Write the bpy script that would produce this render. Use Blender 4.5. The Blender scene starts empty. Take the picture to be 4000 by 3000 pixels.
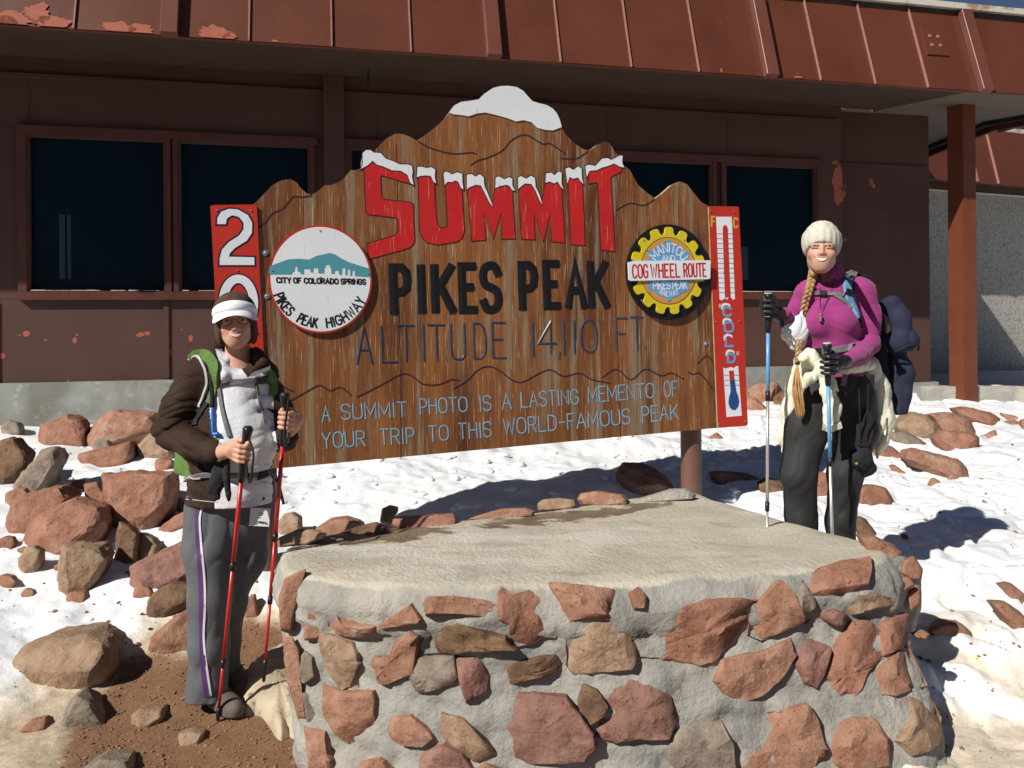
import bpy, bmesh, math, random
import numpy as np
from mathutils import Vector, Matrix, noise
from mathutils.bvhtree import BVHTree

# ------------------------------------------------------------------ camera, sky, sun
F = 3200.0; CX = 2000.0; CY = 1282.0; ROLL = 0.009; CAMZ = 1.52
scene = bpy.context.scene
col = scene.collection
cam_d = bpy.data.cameras.new('camera'); cam = bpy.data.objects.new('camera', cam_d); col.objects.link(cam)
cam_d.sensor_fit = 'HORIZONTAL'; cam_d.sensor_width = 36.0; cam_d.lens = F/4000*36
cam_d.shift_y = -(1500-CY)/4000.0
cam_d.clip_start = 0.05; cam_d.clip_end = 2000
cam.matrix_world = Matrix.Translation((0, 0, CAMZ)) @ Matrix.Rotation(math.radians(90), 4, 'X') @ Matrix.Rotation(-ROLL, 4, 'Z')
scene.camera = cam
ELEV = math.radians(38.5)
SUNH = Vector((0.707, 0.707, 0)).normalized()          # horizontal heading of the light
w = bpy.data.worlds.new("World"); scene.world = w; w.use_nodes = True
nt = w.node_tree; nt.nodes.clear()
sky = nt.nodes.new('ShaderNodeTexSky'); sky.sky_type = 'NISHITA'; sky.sun_disc = False
sky.sun_elevation = ELEV; sky.sun_rotation = math.atan2(-SUNH.x, -SUNH.y)
sky.altitude = 4300; sky.air_density = 0.8; sky.dust_density = 0.0; sky.ozone_density = 1.5
bg = nt.nodes.new('ShaderNodeBackground'); bg.inputs[1].default_value = 0.05
wo = nt.nodes.new('ShaderNodeOutputWorld')
nt.links.new(sky.outputs[0], bg.inputs[0]); nt.links.new(bg.outputs[0], wo.inputs[0])
sd = bpy.data.lights.new('sun', 'SUN'); sun = bpy.data.objects.new('sun', sd); col.objects.link(sun)
sd.energy = 5.0; sd.angle = math.radians(0.55); sd.color = (1.0, 0.95, 0.87)
ld = Vector((SUNH.x*math.cos(ELEV), SUNH.y*math.cos(ELEV), -math.sin(ELEV)))
sun.rotation_euler = ld.to_track_quat('-Z', 'Y').to_euler(); sun.location = (-6, -4, 9)
vs = scene.view_settings
scene.display_settings.display_device = 'sRGB'
vs.view_transform = 'Standard'; vs.look = 'None'; vs.exposure = 0.22; vs.gamma = 1.0; vs.use_curve_mapping = False
scene.cycles.max_bounces = 6
scene.cycles.diffuse_bounces = 3

random.seed(7)
rng = np.random.default_rng(7)

# ------------------------------------------------------------------ photograph pixel (4000 x 3000) -> place
def P(px, py, Y):
    dx, dy = px-CX, py-CY
    u = dx - dy*ROLL; v = dy + dx*ROLL
    return Vector((u/F*Y, Y, CAMZ - v/F*Y))
def proj(a):
    """world points (n,3) -> photograph pixels"""
    a = np.asarray(a, dtype=float)
    u = a[:, 0]/a[:, 1]*F; v = (CAMZ-a[:, 2])/a[:, 1]*F
    return np.stack([CX+u+v*ROLL, CY+v-u*ROLL], 1)
def zoomxy(pts, ox, oy, s):
    return [(ox+s*x, oy+s*y) for x, y in pts]

# ------------------------------------------------------------------ objects
def worigin(o):
    v = Vector((0, 0, 0))
    while o is not None:
        v += o.location; o = o.parent
    return v
def thing(name, label, cat, loc=(0, 0, 0), group=None):
    o = bpy.data.objects.new(name, None); col.objects.link(o); o.location = loc
    o.empty_display_size = 0.1
    o['label'] = label; o['category'] = cat
    if group: o['group'] = group
    return o
def tag(o, label, cat, group=None):
    o['label'] = label; o['category'] = cat
    if group: o['group'] = group
    return o
def mesh_np(name, V, Q, smooth=True):
    """V (n,3) and Q (m,k) arrays -> mesh"""
    me = bpy.data.meshes.new(name)
    V = np.asarray(V, dtype=np.float32); Q = np.asarray(Q, dtype=np.int32)
    me.vertices.add(len(V)); me.vertices.foreach_set('co', V.ravel())
    k = Q.shape[1]
    me.loops.add(Q.size); me.loops.foreach_set('vertex_index', Q.ravel())
    me.polygons.add(len(Q)); me.polygons.foreach_set('loop_start', np.arange(0, Q.size, k, dtype=np.int32))
    me.update(calc_edges=True)
    if smooth: me.polygons.foreach_set('use_smooth', np.ones(len(Q), dtype=bool))
    me.validate()
    return me
def add(name, me, m, parent=None, centre=False):
    """link a mesh whose vertices are in world coordinates"""
    o = bpy.data.objects.new(name, me); col.objects.link(o)
    if m is not None:
        for q in (m if isinstance(m, (list, tuple)) else [m]): me.materials.append(q)
    org = worigin(parent) if parent else Vector((0, 0, 0))
    loc = Vector((0, 0, 0))
    if centre and len(me.vertices):
        a = np.empty(len(me.vertices)*3, dtype=np.float32); me.vertices.foreach_get('co', a); a = a.reshape(-1, 3)
        c = (a.min(0)+a.max(0))/2; loc = Vector((float(c[0]), float(c[1]), float(a[:, 2].min())))-org
    if (org+loc).length > 0: me.transform(Matrix.Translation(-(org+loc)))
    o.location = loc
    if parent: o.parent = parent
    return o
def bm_me(bm, name='m', smooth=False):
    me = bpy.data.meshes.new(name); bm.to_mesh(me); bm.free()
    if smooth:
        me.polygons.foreach_set('use_smooth', np.ones(len(me.polygons), dtype=bool))
    return me
def box(bm, c, ax, ay, az, sx, sy, sz):
    """box centre c, unit axes, full sizes"""
    vs_ = []
    for k in (-.5, .5):
        for j in (-.5, .5):
            for i in (-.5, .5):
                vs_.append(bm.verts.new(Vector(c)+ax*(i*sx)+ay*(j*sy)+az*(k*sz)))
    for f in ((0, 2, 3, 1), (4, 5, 7, 6), (0, 1, 5, 4), (2, 6, 7, 3), (0, 4, 6, 2), (1, 3, 7, 5)):
        bm.faces.new([vs_[i] for i in f])
def tube(bm, pts, r, n=10, caps=True):
    """tube along points; r number or list"""
    pts = [Vector(p) for p in pts]
    rs = r if isinstance(r, (list, tuple)) else [r]*len(pts)
    rings = []; ref = None
    for i, p in enumerate(pts):
        if i == 0: d = pts[1]-pts[0]
        elif i == len(pts)-1: d = pts[-1]-pts[-2]
        else: d = (pts[i+1]-pts[i]).normalized()+(pts[i]-pts[i-1]).normalized()
        d.normalize()
        if ref is None:
            ref = d.cross(Vector((0, 0, 1)))
            if ref.length < .1: ref = d.cross(Vector((0, 1, 0)))
        ref = (ref-d*ref.dot(d)).normalized(); b = d.cross(ref)
        rings.append([bm.verts.new(p+(ref*math.cos(t)+b*math.sin(t))*rs[i]) for t in [2*math.pi*k/n for k in range(n)]])
    for a, b_ in zip(rings[:-1], rings[1:]):
        for k in range(n):
            bm.faces.new((a[k], a[(k+1) % n], b_[(k+1) % n], b_[k]))
    if caps:
        bm.faces.new(rings[0][::-1]); bm.faces.new(rings[-1])
def smooth_poly(pts, n=4, closed=True):
    """Catmull-Rom through points"""
    pts = [Vector((p[0], p[1])) if len(p) == 2 else Vector(p) for p in pts]
    m = len(pts); out = []
    rngi = range(m) if closed else range(m-1)
    for i in rngi:
        if closed: a, b, c, d = pts[i-1], pts[i], pts[(i+1) % m], pts[(i+2) % m]
        else: a, b, c, d = pts[max(i-1, 0)], pts[i], pts[i+1], pts[min(i+2, m-1)]
        for k in range(n):
            t = k/n
            out.append(0.5*((2*b)+(c-a)*t+(2*a-5*b+4*c-d)*t*t+(3*b-a-3*c+d)*t**3))
    if not closed: out.append(pts[-1])
    return out
def in_poly(pts, poly):
    """pts (n,2) inside polygon"""
    x, y = pts[:, 0], pts[:, 1]; r = np.zeros(len(pts), dtype=bool)
    n = len(poly)
    for i in range(n):
        x0, y0 = poly[i][0], poly[i][1]; x1, y1 = poly[(i+1) % n][0], poly[(i+1) % n][1]
        if y0 == y1: continue
        c = ((y0 > y) != (y1 > y)) & (x < (x1-x0)*(y-y0)/(y1-y0)+x0)
        r ^= c
    return r

# ------------------------------------------------------------------ materials
MATS = {}
def N(nt, t, **kw):
    n = nt.nodes.new(t)
    for k, v in kw.items(): setattr(n, k, v)
    return n
def mat(name, c1, c2=None, rough=0.7, scale=8.0, detail=6, bump=0.0, bscale=40.0, spec=0.3, metal=0.0,
        stretch=(1, 1, 1), ramp=(0.35, 0.65), obj_rand=None, bdist=0.01, extra=None, coord='Object', sss=0.0, sheen=0.0):
    if name in MATS: return MATS[name]
    m = bpy.data.materials.new(name); m.use_nodes = True; t = m.node_tree
    b = t.nodes['Principled BSDF']; L = t.links
    b.inputs['Roughness'].default_value = rough; b.inputs['Metallic'].default_value = metal
    b.inputs['Specular IOR Level'].default_value = spec
    if sheen: b.inputs['Sheen Weight'].default_value = sheen
    if sss:
        b.inputs['Subsurface Weight'].default_value = sss; b.inputs['Subsurface Radius'].default_value = (1.0, .35, .2)
        b.inputs['Subsurface Scale'].default_value = 0.008
    tc = N(t, 'ShaderNodeTexCoord'); mp = N(t, 'ShaderNodeMapping'); mp.inputs['Scale'].default_value = stretch
    L.new(tc.outputs[coord], mp.inputs[0])
    out = None
    if c2 is not None:
        n1 = N(t, 'ShaderNodeTexNoise'); n1.inputs['Scale'].default_value = scale; n1.inputs['Detail'].default_value = detail
        L.new(mp.outputs[0], n1.inputs['Vector'])
        r = N(t, 'ShaderNodeValToRGB'); r.color_ramp.elements[0].position = ramp[0]; r.color_ramp.elements[1].position = ramp[1]
        r.color_ramp.elements[0].color = (*c1, 1); r.color_ramp.elements[1].color = (*c2, 1)
        L.new(n1.outputs[0], r.inputs[0]); out = r.outputs[0]
    else:
        rgb = N(t, 'ShaderNodeRGB'); rgb.outputs[0].default_value = (*c1, 1); out = rgb.outputs[0]
    if obj_rand:
        oi = N(t, 'ShaderNodeObjectInfo'); r2 = N(t, 'ShaderNodeValToRGB'); r2.color_ramp.interpolation = 'LINEAR'
        els = r2.color_ramp.elements
        for i, c in enumerate(obj_rand):
            p = i/(len(obj_rand)-1)
            e = els[0] if i == 0 else (els[1] if i == len(obj_rand)-1 else els.new(p))
            e.position = p; e.color = (*c, 1)
        L.new(oi.outputs['Random'], r2.inputs[0])
        mx = N(t, 'ShaderNodeMix', data_type='RGBA', blend_type='MULTIPLY'); mx.inputs[0].default_value = 1
        L.new(out, mx.inputs[6]); L.new(r2.outputs[0], mx.inputs[7]); out = mx.outputs[2]
    if extra: out = extra(t, L, mp.outputs[0], out, b)
    L.new(out, b.inputs['Base Color'])
    if bump:
        n2 = N(t, 'ShaderNodeTexNoise'); n2.inputs['Scale'].default_value = bscale; n2.inputs['Detail'].default_value = 8
        n2.inputs['Roughness'].default_value = 0.65
        L.new(mp.outputs[0], n2.inputs['Vector'])
        bp = N(t, 'ShaderNodeBump'); bp.inputs['Strength'].default_value = bump; bp.inputs['Distance'].default_value = bdist
        L.new(n2.outputs[0], bp.inputs['Height']); L.new(bp.outputs[0], b.inputs['Normal'])
    MATS[name] = m
    return m
def spots(scale, lo, hi, colr, stretch=None, seedoff=0.0, detail=4, fac=1.0, invert=False, rough=.6):
    """extra layer: noise-thresholded patches of another colour"""
    def f(t, L, vec, out, b):
        mp = N(t, 'ShaderNodeMapping'); mp.inputs['Location'].default_value = (seedoff, seedoff*.7, seedoff*1.3)
        if stretch: mp.inputs['Scale'].default_value = stretch
        L.new(vec, mp.inputs[0])
        n = N(t, 'ShaderNodeTexNoise'); n.inputs['Scale'].default_value = scale; n.inputs['Detail'].default_value = detail
        n.inputs['Roughness'].default_value = rough
        L.new(mp.outputs[0], n.inputs['Vector'])
        mr = N(t, 'ShaderNodeMapRange'); mr.inputs[1].default_value = lo; mr.inputs[2].default_value = hi
        mr.inputs[3].default_value = 0; mr.inputs[4].default_value = fac
        L.new(n.outputs[0], mr.inputs[0])
        mx = N(t, 'ShaderNodeMix', data_type='RGBA'); L.new(mr.outputs[0], mx.inputs[0])
        L.new(out, mx.inputs[6]); mx.inputs[7].default_value = (*colr, 1)
        return mx.outputs[2]
    return f
def chain(*fs):
    def f(t, L, vec, out, b):
        for g in fs: out = g(t, L, vec, out, b)
        return out
    return f

# ------------------------------------------------------------------ implicit-surface modelling (cloth, bodies)
class Sdf:
    def __init__(s, lo, hi, h):
        s.h = h; s.lo = np.array(lo, float)
        n = [int(math.ceil((hi[i]-lo[i])/h))+1 for i in range(3)]
        s.ax = [lo[i]+h*np.arange(n[i]) for i in range(3)]
        s.d = np.full(n, 0.06, dtype=np.float32)
    def _sub(s, lo, hi):
        sl = []
        for i in range(3):
            a = int(np.searchsorted(s.ax[i], lo[i])); b = int(np.searchsorted(s.ax[i], hi[i]))
            sl.append(slice(max(a-1, 0), min(b+1, len(s.ax[i]))))
        if any(q.stop <= q.start for q in sl): return None, None
        X, Y, Z = np.meshgrid(*[s.ax[i][sl[i]].astype(np.float32) for i in range(3)], indexing='ij', sparse=True)
        return tuple(sl), (X, Y, Z)
    def _comb(s, sl, d, k, mode):
        a = s.d[sl]; d = d.astype(np.float32)
        if mode == 'add':
            if k <= 0: s.d[sl] = np.minimum(a, d)
            else:
                h = np.clip(.5+.5*(a-d)/k, 0, 1); s.d[sl] = a*(1-h)+d*h-k*h*(1-h)
        else:
            d = -d
            if k <= 0: s.d[sl] = np.maximum(a, d)
            else:
                h = np.clip(.5-.5*(a-d)/k, 0, 1); s.d[sl] = a*(1-h)+d*h+k*h*(1-h)
    def cap(s, a, b, ra, rb=None, k=.02, flat=1.0, mode='add', yaw=0.0):
        if rb is None: rb = ra
        a = np.array(a, float); b = np.array(b, float); R = max(ra, rb); m = R+k+.02
        sl, g = s._sub(np.minimum(a, b)-m, np.maximum(a, b)+m)
        if sl is None: return s
        X, Y, Z = g
        c, sn = math.cos(yaw), math.sin(yaw)
        def tr(x, y): return (x*c+y*sn, (-x*sn+y*c)/flat)
        x0, y0 = tr(a[0], a[1]); x1, y1 = tr(b[0], b[1]); xx, yy = tr(X, Y)
        v = (x1-x0, y1-y0, b[2]-a[2]); L2 = sum(q*q for q in v)+1e-12
        px, py, pz = xx-x0, yy-y0, Z-a[2]
        t = np.clip((px*v[0]+py*v[1]+pz*v[2])/L2, 0, 1)
        d = np.sqrt((px-t*v[0])**2+(py-t*v[1])**2+(pz-t*v[2])**2)-(ra+(rb-ra)*t)
        s._comb(sl, d*min(1, flat), k, mode); return s
    def ell(s, c, r, R=None, k=.02, mode='add'):
        c = np.array(c, float); m = max(r)+k+.02
        sl, g = s._sub(c-m, c+m)
        if sl is None: return s
        X, Y, Z = g[0]-c[0], g[1]-c[1], g[2]-c[2]
        if R is not None:
            Ri = np.array(R.inverted().to_3x3())
            X, Y, Z = (Ri[i][0]*X+Ri[i][1]*Y+Ri[i][2]*Z for i in range(3))
        q = np.sqrt((X/r[0])**2+(Y/r[1])**2+(Z/r[2])**2)
        q2 = np.sqrt((X/r[0]**2)**2+(Y/r[1]**2)**2+(Z/r[2]**2)**2)+1e-9
        d = q*(q-1)/q2
        s._comb(sl, d, k, mode); return s
    def chain(s, pts, rs, k=.02, flat=1.0, mode='add', yaw=0.0):
        for i in range(len(pts)-1): s.cap(pts[i], pts[i+1], rs[i], rs[i+1], k, flat, mode, yaw)
        return s
    def cutz(s, z, below=True):
        Z = s.ax[2][None, None, :]
        s.d = np.maximum(s.d, (z-Z if below else Z-z).astype(np.float32)); return s
    def field(s, fn):
        X, Y, Z = np.meshgrid(*[a.astype(np.float32) for a in s.ax], indexing='ij', sparse=True)
        s.d = s.d+fn(X, Y, Z).astype(np.float32); return s
    def mesh(s, name):
        d = s.d; d[0], d[-1] = .05, .05; d[:, 0], d[:, -1] = .05, .05; d[:, :, 0], d[:, :, -1] = .05, .05
        neg = d < 0
        nx, ny, nz = d.shape
        c = np.zeros((nx-1, ny-1, nz-1), dtype=np.int8)
        for i in (0, 1):
            for j in (0, 1):
                for k in (0, 1): c += neg[i:nx-1+i, j:ny-1+j, k:nz-1+k]
        act = (c > 0) & (c < 8)
        I = np.argwhere(act); idx = np.full(act.shape, -1, dtype=np.int32); idx[act] = np.arange(len(I))
        corner = {}
        for i in (0, 1):
            for j in (0, 1):
                for k in (0, 1): corner[i, j, k] = d[I[:, 0]+i, I[:, 1]+j, I[:, 2]+k]
        acc = np.zeros((len(I), 3)); cnt = np.zeros(len(I))
        for a in corner:
            for ax in range(3):
                if a[ax] == 0:
                    b = list(a); b[ax] = 1; b = tuple(b)
                    da, db = corner[a], corner[b]; m = (da < 0) != (db < 0)
                    t = np.where(m, da/np.where(m, da-db, 1), 0)
                    p = np.array(a, float)[None].repeat(len(I), 0); p[:, ax] += t
                    acc += p*m[:, None]; cnt += m
        V = (I+acc/cnt[:, None])*s.h+s.lo
        F4 = []
        for ax in range(3):
            sl0 = [slice(None)]*3; sl1 = [slice(None)]*3
            sl0[ax] = slice(0, -1); sl1[ax] = slice(1, None)
            A, B = neg[tuple(sl0)], neg[tuple(sl1)]
            for flip, M in ((False, A & ~B), (True, ~A & B)):
                e = np.argwhere(M)
                o1, o2 = [q for q in range(3) if q != ax]
                if ax == 1: o1, o2 = o2, o1
                e = e[(e[:, o1] > 0) & (e[:, o2] > 0)]
                def g(u, v):
                    f = e.copy(); f[:, o1] -= u; f[:, o2] -= v
                    f = np.minimum(f, np.array(idx.shape)-1)
                    return idx[f[:, 0], f[:, 1], f[:, 2]]
                q = np.stack([g(1, 1), g(0, 1), g(0, 0), g(1, 0)], 1)
                if flip: q = q[:, ::-1]
                F4.append(q)
        Q = np.concatenate(F4); Q = Q[(Q >= 0).all(1)]
        return mesh_np(name, V, Q)
def relax(me, n=1, f=.5):
    """light Laplacian smoothing of a quad mesh"""
    nv = len(me.vertices); a = np.empty(nv*3, dtype=np.float32); me.vertices.foreach_get('co', a); a = a.reshape(-1, 3)
    e = np.empty(len(me.edges)*2, dtype=np.int32); me.edges.foreach_get('vertices', e); e = e.reshape(-1, 2)
    deg = np.bincount(e.ravel(), minlength=nv).astype(np.float32)[:, None]
    for _ in range(n):
        s = np.zeros_like(a)
        for c in range(3):
            s[:, c] = np.bincount(e[:, 0], a[e[:, 1], c], nv)+np.bincount(e[:, 1], a[e[:, 0], c], nv)
        a = a*(1-f)+s/np.maximum(deg, 1)*f
    me.vertices.foreach_set('co', a.ravel()); me.update()
    return me
def face_arrays(o):
    me = o.data; n = len(me.polygons); org = worigin(o)
    c = np.empty(n*3, dtype=np.float32); me.polygons.foreach_get('center', c)
    nr = np.empty(n*3, dtype=np.float32); me.polygons.foreach_get('normal', nr)
    return c.reshape(-1, 3)+np.array(org), nr.reshape(-1, 3)
def paint(o, masks):
    """masks: list of (material slot, boolean array)"""
    n = len(o.data.polygons); mi = np.zeros(n, dtype=np.int32)
    for k, m in masks: mi[m] = k
    o.data.polygons.foreach_set('material_index', mi); o.data.update()
def bvh_of(*objs):
    V = []; Pn = []; k = 0
    for o in objs:
        org = worigin(o)
        V += [v.co+org for v in o.data.vertices]
        Pn += [[i+k for i in p.vertices] for p in o.data.polygons]; k = len(V)
    return BVHTree.FromPolygons(V, Pn)
CAMP = Vector((0, 0, CAMZ))
def hit(bvh, px, py):
    d = P(px, py, 1.0)-CAMP; d.normalize()
    return bvh.ray_cast(CAMP, d)[:2]
def ribbon(bvh, pxs, width, thick=.003, off=.003, nsub=5, flatdir=None, Yd=3.3):
    """strap lying on a surface: thin solid band"""
    pts = smooth_poly(pxs, nsub, closed=False); C = []; NR = []
    last = None
    for p in pts:
        h, n = hit(bvh, p.x, p.y)
        if h is None:
            h = P(p.x, p.y, last if last else Yd); n = Vector((0, -1, 0))
        if n.y > 0: n = -n
        last = h.y; C.append(h); NR.append(n)
    for _ in range(2):
        C = [C[0]]+[(C[i-1]+C[i]*2+C[i+1])/4 for i in range(1, len(C)-1)]+[C[-1]]
        NR = [NR[0]]+[(NR[i-1]+NR[i]*2+NR[i+1]).normalized() for i in range(1, len(NR)-1)]+[NR[-1]]
    bm = bmesh.new(); prev = None
    for i, (c, n) in enumerate(zip(C, NR)):
        t = (C[min(i+1, len(C)-1)]-C[max(i-1, 0)]).normalized()
        sd_ = t.cross(n).normalized(); n2 = sd_.cross(t).normalized()
        if n2.dot(n) < 0: n2 = -n2
        wd = (width[min(int(i/(len(C)-1)*(len(width)-1)+.5), len(width)-1)] if isinstance(width, (list, tuple)) else width)/2
        r = [bm.verts.new(c+n2*off+sd_*wd-n2*.004), bm.verts.new(c+n2*(off+thick)+sd_*wd*.9), bm.verts.new(c+n2*(off+thick)-sd_*wd*.9), bm.verts.new(c+n2*off-sd_*wd-n2*.004)]
        if prev:
            for k in range(4): bm.faces.new((prev[k], prev[(k+1) % 4], r[(k+1) % 4], r[k]))
        prev = r
    bmesh.ops.recalc_face_normals(bm, faces=bm.faces)
    return bm_me(bm)
# ------------------------------------------------------------------ material palette
red_rock = [(1, 1, 1), (1.10, .92, .84), (.86, .96, .96), (1.12, 1.02, .90), (.74, .72, .72), (1.05, .98, .84), (.95, .84, .82), (.84, .84, .80)]
def rock_mats(prefix, sc, bd):
    def mk(n, a, b_, pit, hi):
        return mat(prefix+n, a, b_, rough=.92, scale=sc, bump=.9, bscale=42, bdist=bd, obj_rand=red_rock, spec=.12, detail=10,
                   extra=chain(spots(6, .52, .70, hi, detail=10, fac=.75), spots(22, .56, .70, pit, detail=8, seedoff=6, fac=.45), spots(80, .62, .70, tuple(q*.35 for q in pit), seedoff=3, fac=.85)))
    return {'pink': mk('_pink', (.30, .150, .098), (.40, .230, .160), (.17, .075, .05), (.42, .30, .23)),
            'red': mk('_red', (.275, .130, .085), (.365, .190, .135), (.14, .05, .035), (.38, .22, .15)),
            'tan': mk('_tan', (.29, .185, .12), (.40, .285, .20), (.17, .11, .06), (.34, .20, .13)),
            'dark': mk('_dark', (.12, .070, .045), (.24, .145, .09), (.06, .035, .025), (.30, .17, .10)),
            'grey': mk('_grey', (.20, .165, .135), (.32, .26, .21), (.12, .09, .07), (.34, .21, .15)),
            'purple': mk('_purple', (.235, .12, .098), (.31, .175, .14), (.11, .05, .045), (.34, .2, .16))}
RK = rock_mats('rock', 14, .016); WS = rock_mats('wall_stone', 16, .012)
M_rock = RK['pink']; M_wstone = WS['pink']
M_mortar = mat('mortar', (.27, .262, .24), (.41, .39, .34), rough=.95, scale=5, bump=.9, bscale=58, bdist=.018, spec=.12,
               extra=chain(spots(2.5, .5, .7, (.56, .49, .37), seedoff=8, detail=6, fac=.7), spots(30, .62, .75, (.22, .2, .17), fac=.5, seedoff=5)))
M_captop = mat('platform_top', (.38, .345, .275), (.52, .475, .385), rough=.85, scale=3.2, bump=.35, bscale=60, bdist=.005, spec=.2,
               extra=chain(spots(3.5, .58, .72, (.60, .56, .48), stretch=(.5, 1.6, 1), seedoff=2, fac=.8), spots(5, .64, .72, (.42, .26, .2), seedoff=12, stretch=(1, 3, 1), fac=.45),
                           spots(120, .68, .74, (.2, .14, .1), fac=.6)))
def plat_extra(t, L, vec, out, b):
    def noise_(sc, off=0.0, det=8):
        mp = N(t, 'ShaderNodeMapping'); mp.inputs['Location'].default_value = (off, off, off); L.new(vec, mp.inputs[0])
        n = N(t, 'ShaderNodeTexNoise'); n.inputs['Scale'].default_value = sc; n.inputs['Detail'].default_value = det; L.new(mp.outputs[0], n.inputs['Vector']); return n.outputs[0]
    def ramp(v, a, c1, b_, c2):
        r = N(t, 'ShaderNodeValToRGB'); e = r.color_ramp.elements; e[0].position = a; e[0].color = (*c1, 1); e[1].position = b_; e[1].color = (*c2, 1); L.new(v, r.inputs[0]); return r.outputs[0]
    def blend(attr, sc, off, base, over):
        a = N(t, 'ShaderNodeAttribute', attribute_name=attr, attribute_type='GEOMETRY')
        m1 = N(t, 'ShaderNodeMath', operation='MULTIPLY_ADD'); L.new(noise_(sc, off), m1.inputs[0]); m1.inputs[1].default_value = 1.5; m1.inputs[2].default_value = -.75
        m2 = N(t, 'ShaderNodeMath', operation='ADD'); L.new(a.outputs['Fac'], m2.inputs[0]); L.new(m1.outputs[0], m2.inputs[1])
        mr = N(t, 'ShaderNodeMapRange'); mr.inputs[1].default_value = .40; mr.inputs[2].default_value = .60; L.new(m2.outputs[0], mr.inputs[0])
        mx = N(t, 'ShaderNodeMix', data_type='RGBA'); L.new(mr.outputs[0], mx.inputs[0]); L.new(base, mx.inputs[6]); L.new(over, mx.inputs[7]); return mx.outputs[2], mr.outputs[0]
    top = ramp(noise_(3.2, 5), .35, (.42, .385, .315), .65, (.54, .495, .40))
    top = spots(2.6, .55, .68, (.58, .56, .52), stretch=(.6, 1.5, 1), seedoff=2, fac=.85, detail=8)(t, L, vec, top, b)
    top = spots(4.5, .60, .70, (.40, .25, .20), seedoff=12, stretch=(1, 2.6, 1), fac=.5)(t, L, vec, top, b)
    top = spots(5.5, .56, .66, (.30, .26, .19), seedoff=22, stretch=(1, 2, 1), fac=.5, detail=9)(t, L, vec, top, b)
    top = spots(120, .67, .73, (.2, .14, .1), fac=.6)(t, L, vec, top, b)
    o1, _ = blend('top', 7, 3, out, top)
    o2, f2 = blend('wet', 9, 9, o1, ramp(noise_(9, 1), .3, (.15, .115, .075), .7, (.22, .175, .12)))
    rr = N(t, 'ShaderNodeMapRange'); rr.inputs[3].default_value = .93; rr.inputs[4].default_value = .4; L.new(f2, rr.inputs[0]); L.new(rr.outputs[0], b.inputs['Roughness'])
    return o2
M_plat = mat('platform_mortar', (.25, .245, .225), (.39, .375, .33), rough=.95, scale=5, bump=.75, bscale=52, bdist=.013, spec=.15,
             extra=chain(spots(2.5, .52, .7, (.46, .42, .34), seedoff=8, detail=6, fac=.5), spots(30, .62, .75, (.2, .19, .16), fac=.5, seedoff=5), plat_extra))
M_concrete = mat('concrete', (.20, .205, .19), (.33, .335, .31), rough=.9, scale=3, bump=.25, bscale=30, spec=.2,
                 extra=chain(spots(1.6, .5, .7, (.17, .16, .12), seedoff=4, detail=9, stretch=(1, 1, .6)), spots(9, .6, .66, (.42, .42, .38), seedoff=1, detail=10, fac=.6)))
M_siding = mat('brown_siding', (.070, .033, .026), (.082, .040, .032), rough=.6, scale=2, spec=.25, bump=.05, bscale=4, bdist=.02,
               extra=spots(30, .7, .78, (.2, .1, .08), fac=.5, stretch=(1, 1, .2)))
M_trim = mat('red_brown_trim', (.075, .023, .016), (.095, .030, .021), rough=.5, scale=3, spec=.3)
M_fascia = mat('red_metal_fascia', (.092, .026, .0135), (.115, .034, .0175), rough=.45, scale=1.4, spec=.35, bump=.12, bscale=1.6, bdist=.04,
               extra=chain(spots(40, .70, .75, (.3, .2, .17), fac=.6, seedoff=3)))
M_batten = mat('red_metal_batten', (.125, .04, .027), (.14, .048, .032), rough=.4, scale=4, spec=.4)
M_edge = mat('seam_edge', (.30, .13, .11), (.36, .18, .15), rough=.4, scale=40)
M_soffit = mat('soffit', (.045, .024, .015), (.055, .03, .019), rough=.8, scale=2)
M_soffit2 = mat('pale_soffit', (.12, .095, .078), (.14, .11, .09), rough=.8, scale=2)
M_primer = mat('orange_primer', (.30, .085, .05), (.35, .105, .062), rough=.7, scale=20)
M_post = mat('orange_brown_post', (.125, .034, .015), (.145, .042, .019), rough=.5, scale=4, spec=.35)
M_glass = mat('window_glass', (.0015, .006, .011), (.003, .010, .017), rough=.3, scale=.7, spec=.08)
M_white_chip = mat('chipped_white_metal', (.55, .52, .45), (.32, .22, .13), rough=.6, scale=6, ramp=(.5, .62))
M_roof = mat('dark_roofing', (.03, .028, .028), (.05, .045, .04), rough=.9, scale=10)
M_pebble = mat('pebble_dash', (.30, .29, .26), (.46, .44, .40), rough=.95, scale=24, bump=.9, bscale=45, bdist=.03,
               extra=chain(spots(30, .58, .66, (.16, .12, .10), seedoff=2), spots(34, .60, .66, (.62, .58, .5), seedoff=7)))
M_pvc = mat('putty_white', (.55, .5, .42), (.75, .72, .66), rough=.7, scale=60)
M_darkmetal = mat('dark_metal', (.02, .02, .02), rough=.6)

# ------------------------------------------------------------------ ground and snow
def vnoise(x, y, s, seed=0):
    """smooth value noise, numpy"""
    x = np.asarray(x)*s; y = np.asarray(y)*s
    xi = np.floor(x).astype(np.int64); yi = np.floor(y).astype(np.int64); xf = x-xi; yf = y-yi
    def h(a, b):
        n = (a*374761393+b*668265263+seed*974634777) & 0xffffffff
        n = ((n ^ (n >> 13))*1274126177) & 0xffffffff
        return ((n ^ (n >> 16)) & 0xffff)/65535.0
    u = xf*xf*(3-2*xf); v = yf*yf*(3-2*yf)
    return (h(xi, yi)*(1-u)+h(xi+1, yi)*u)*(1-v)+(h(xi, yi+1)*(1-u)+h(xi+1, yi+1)*u)*v
def fbm(x, y, s, o=4, seed=0, g=.5):
    r = 0; a = 1; t = 0
    for k in range(o):
        r = r+a*vnoise(x, y, s*2**k, seed+k*17); t += a; a *= g
    return r/t
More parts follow.
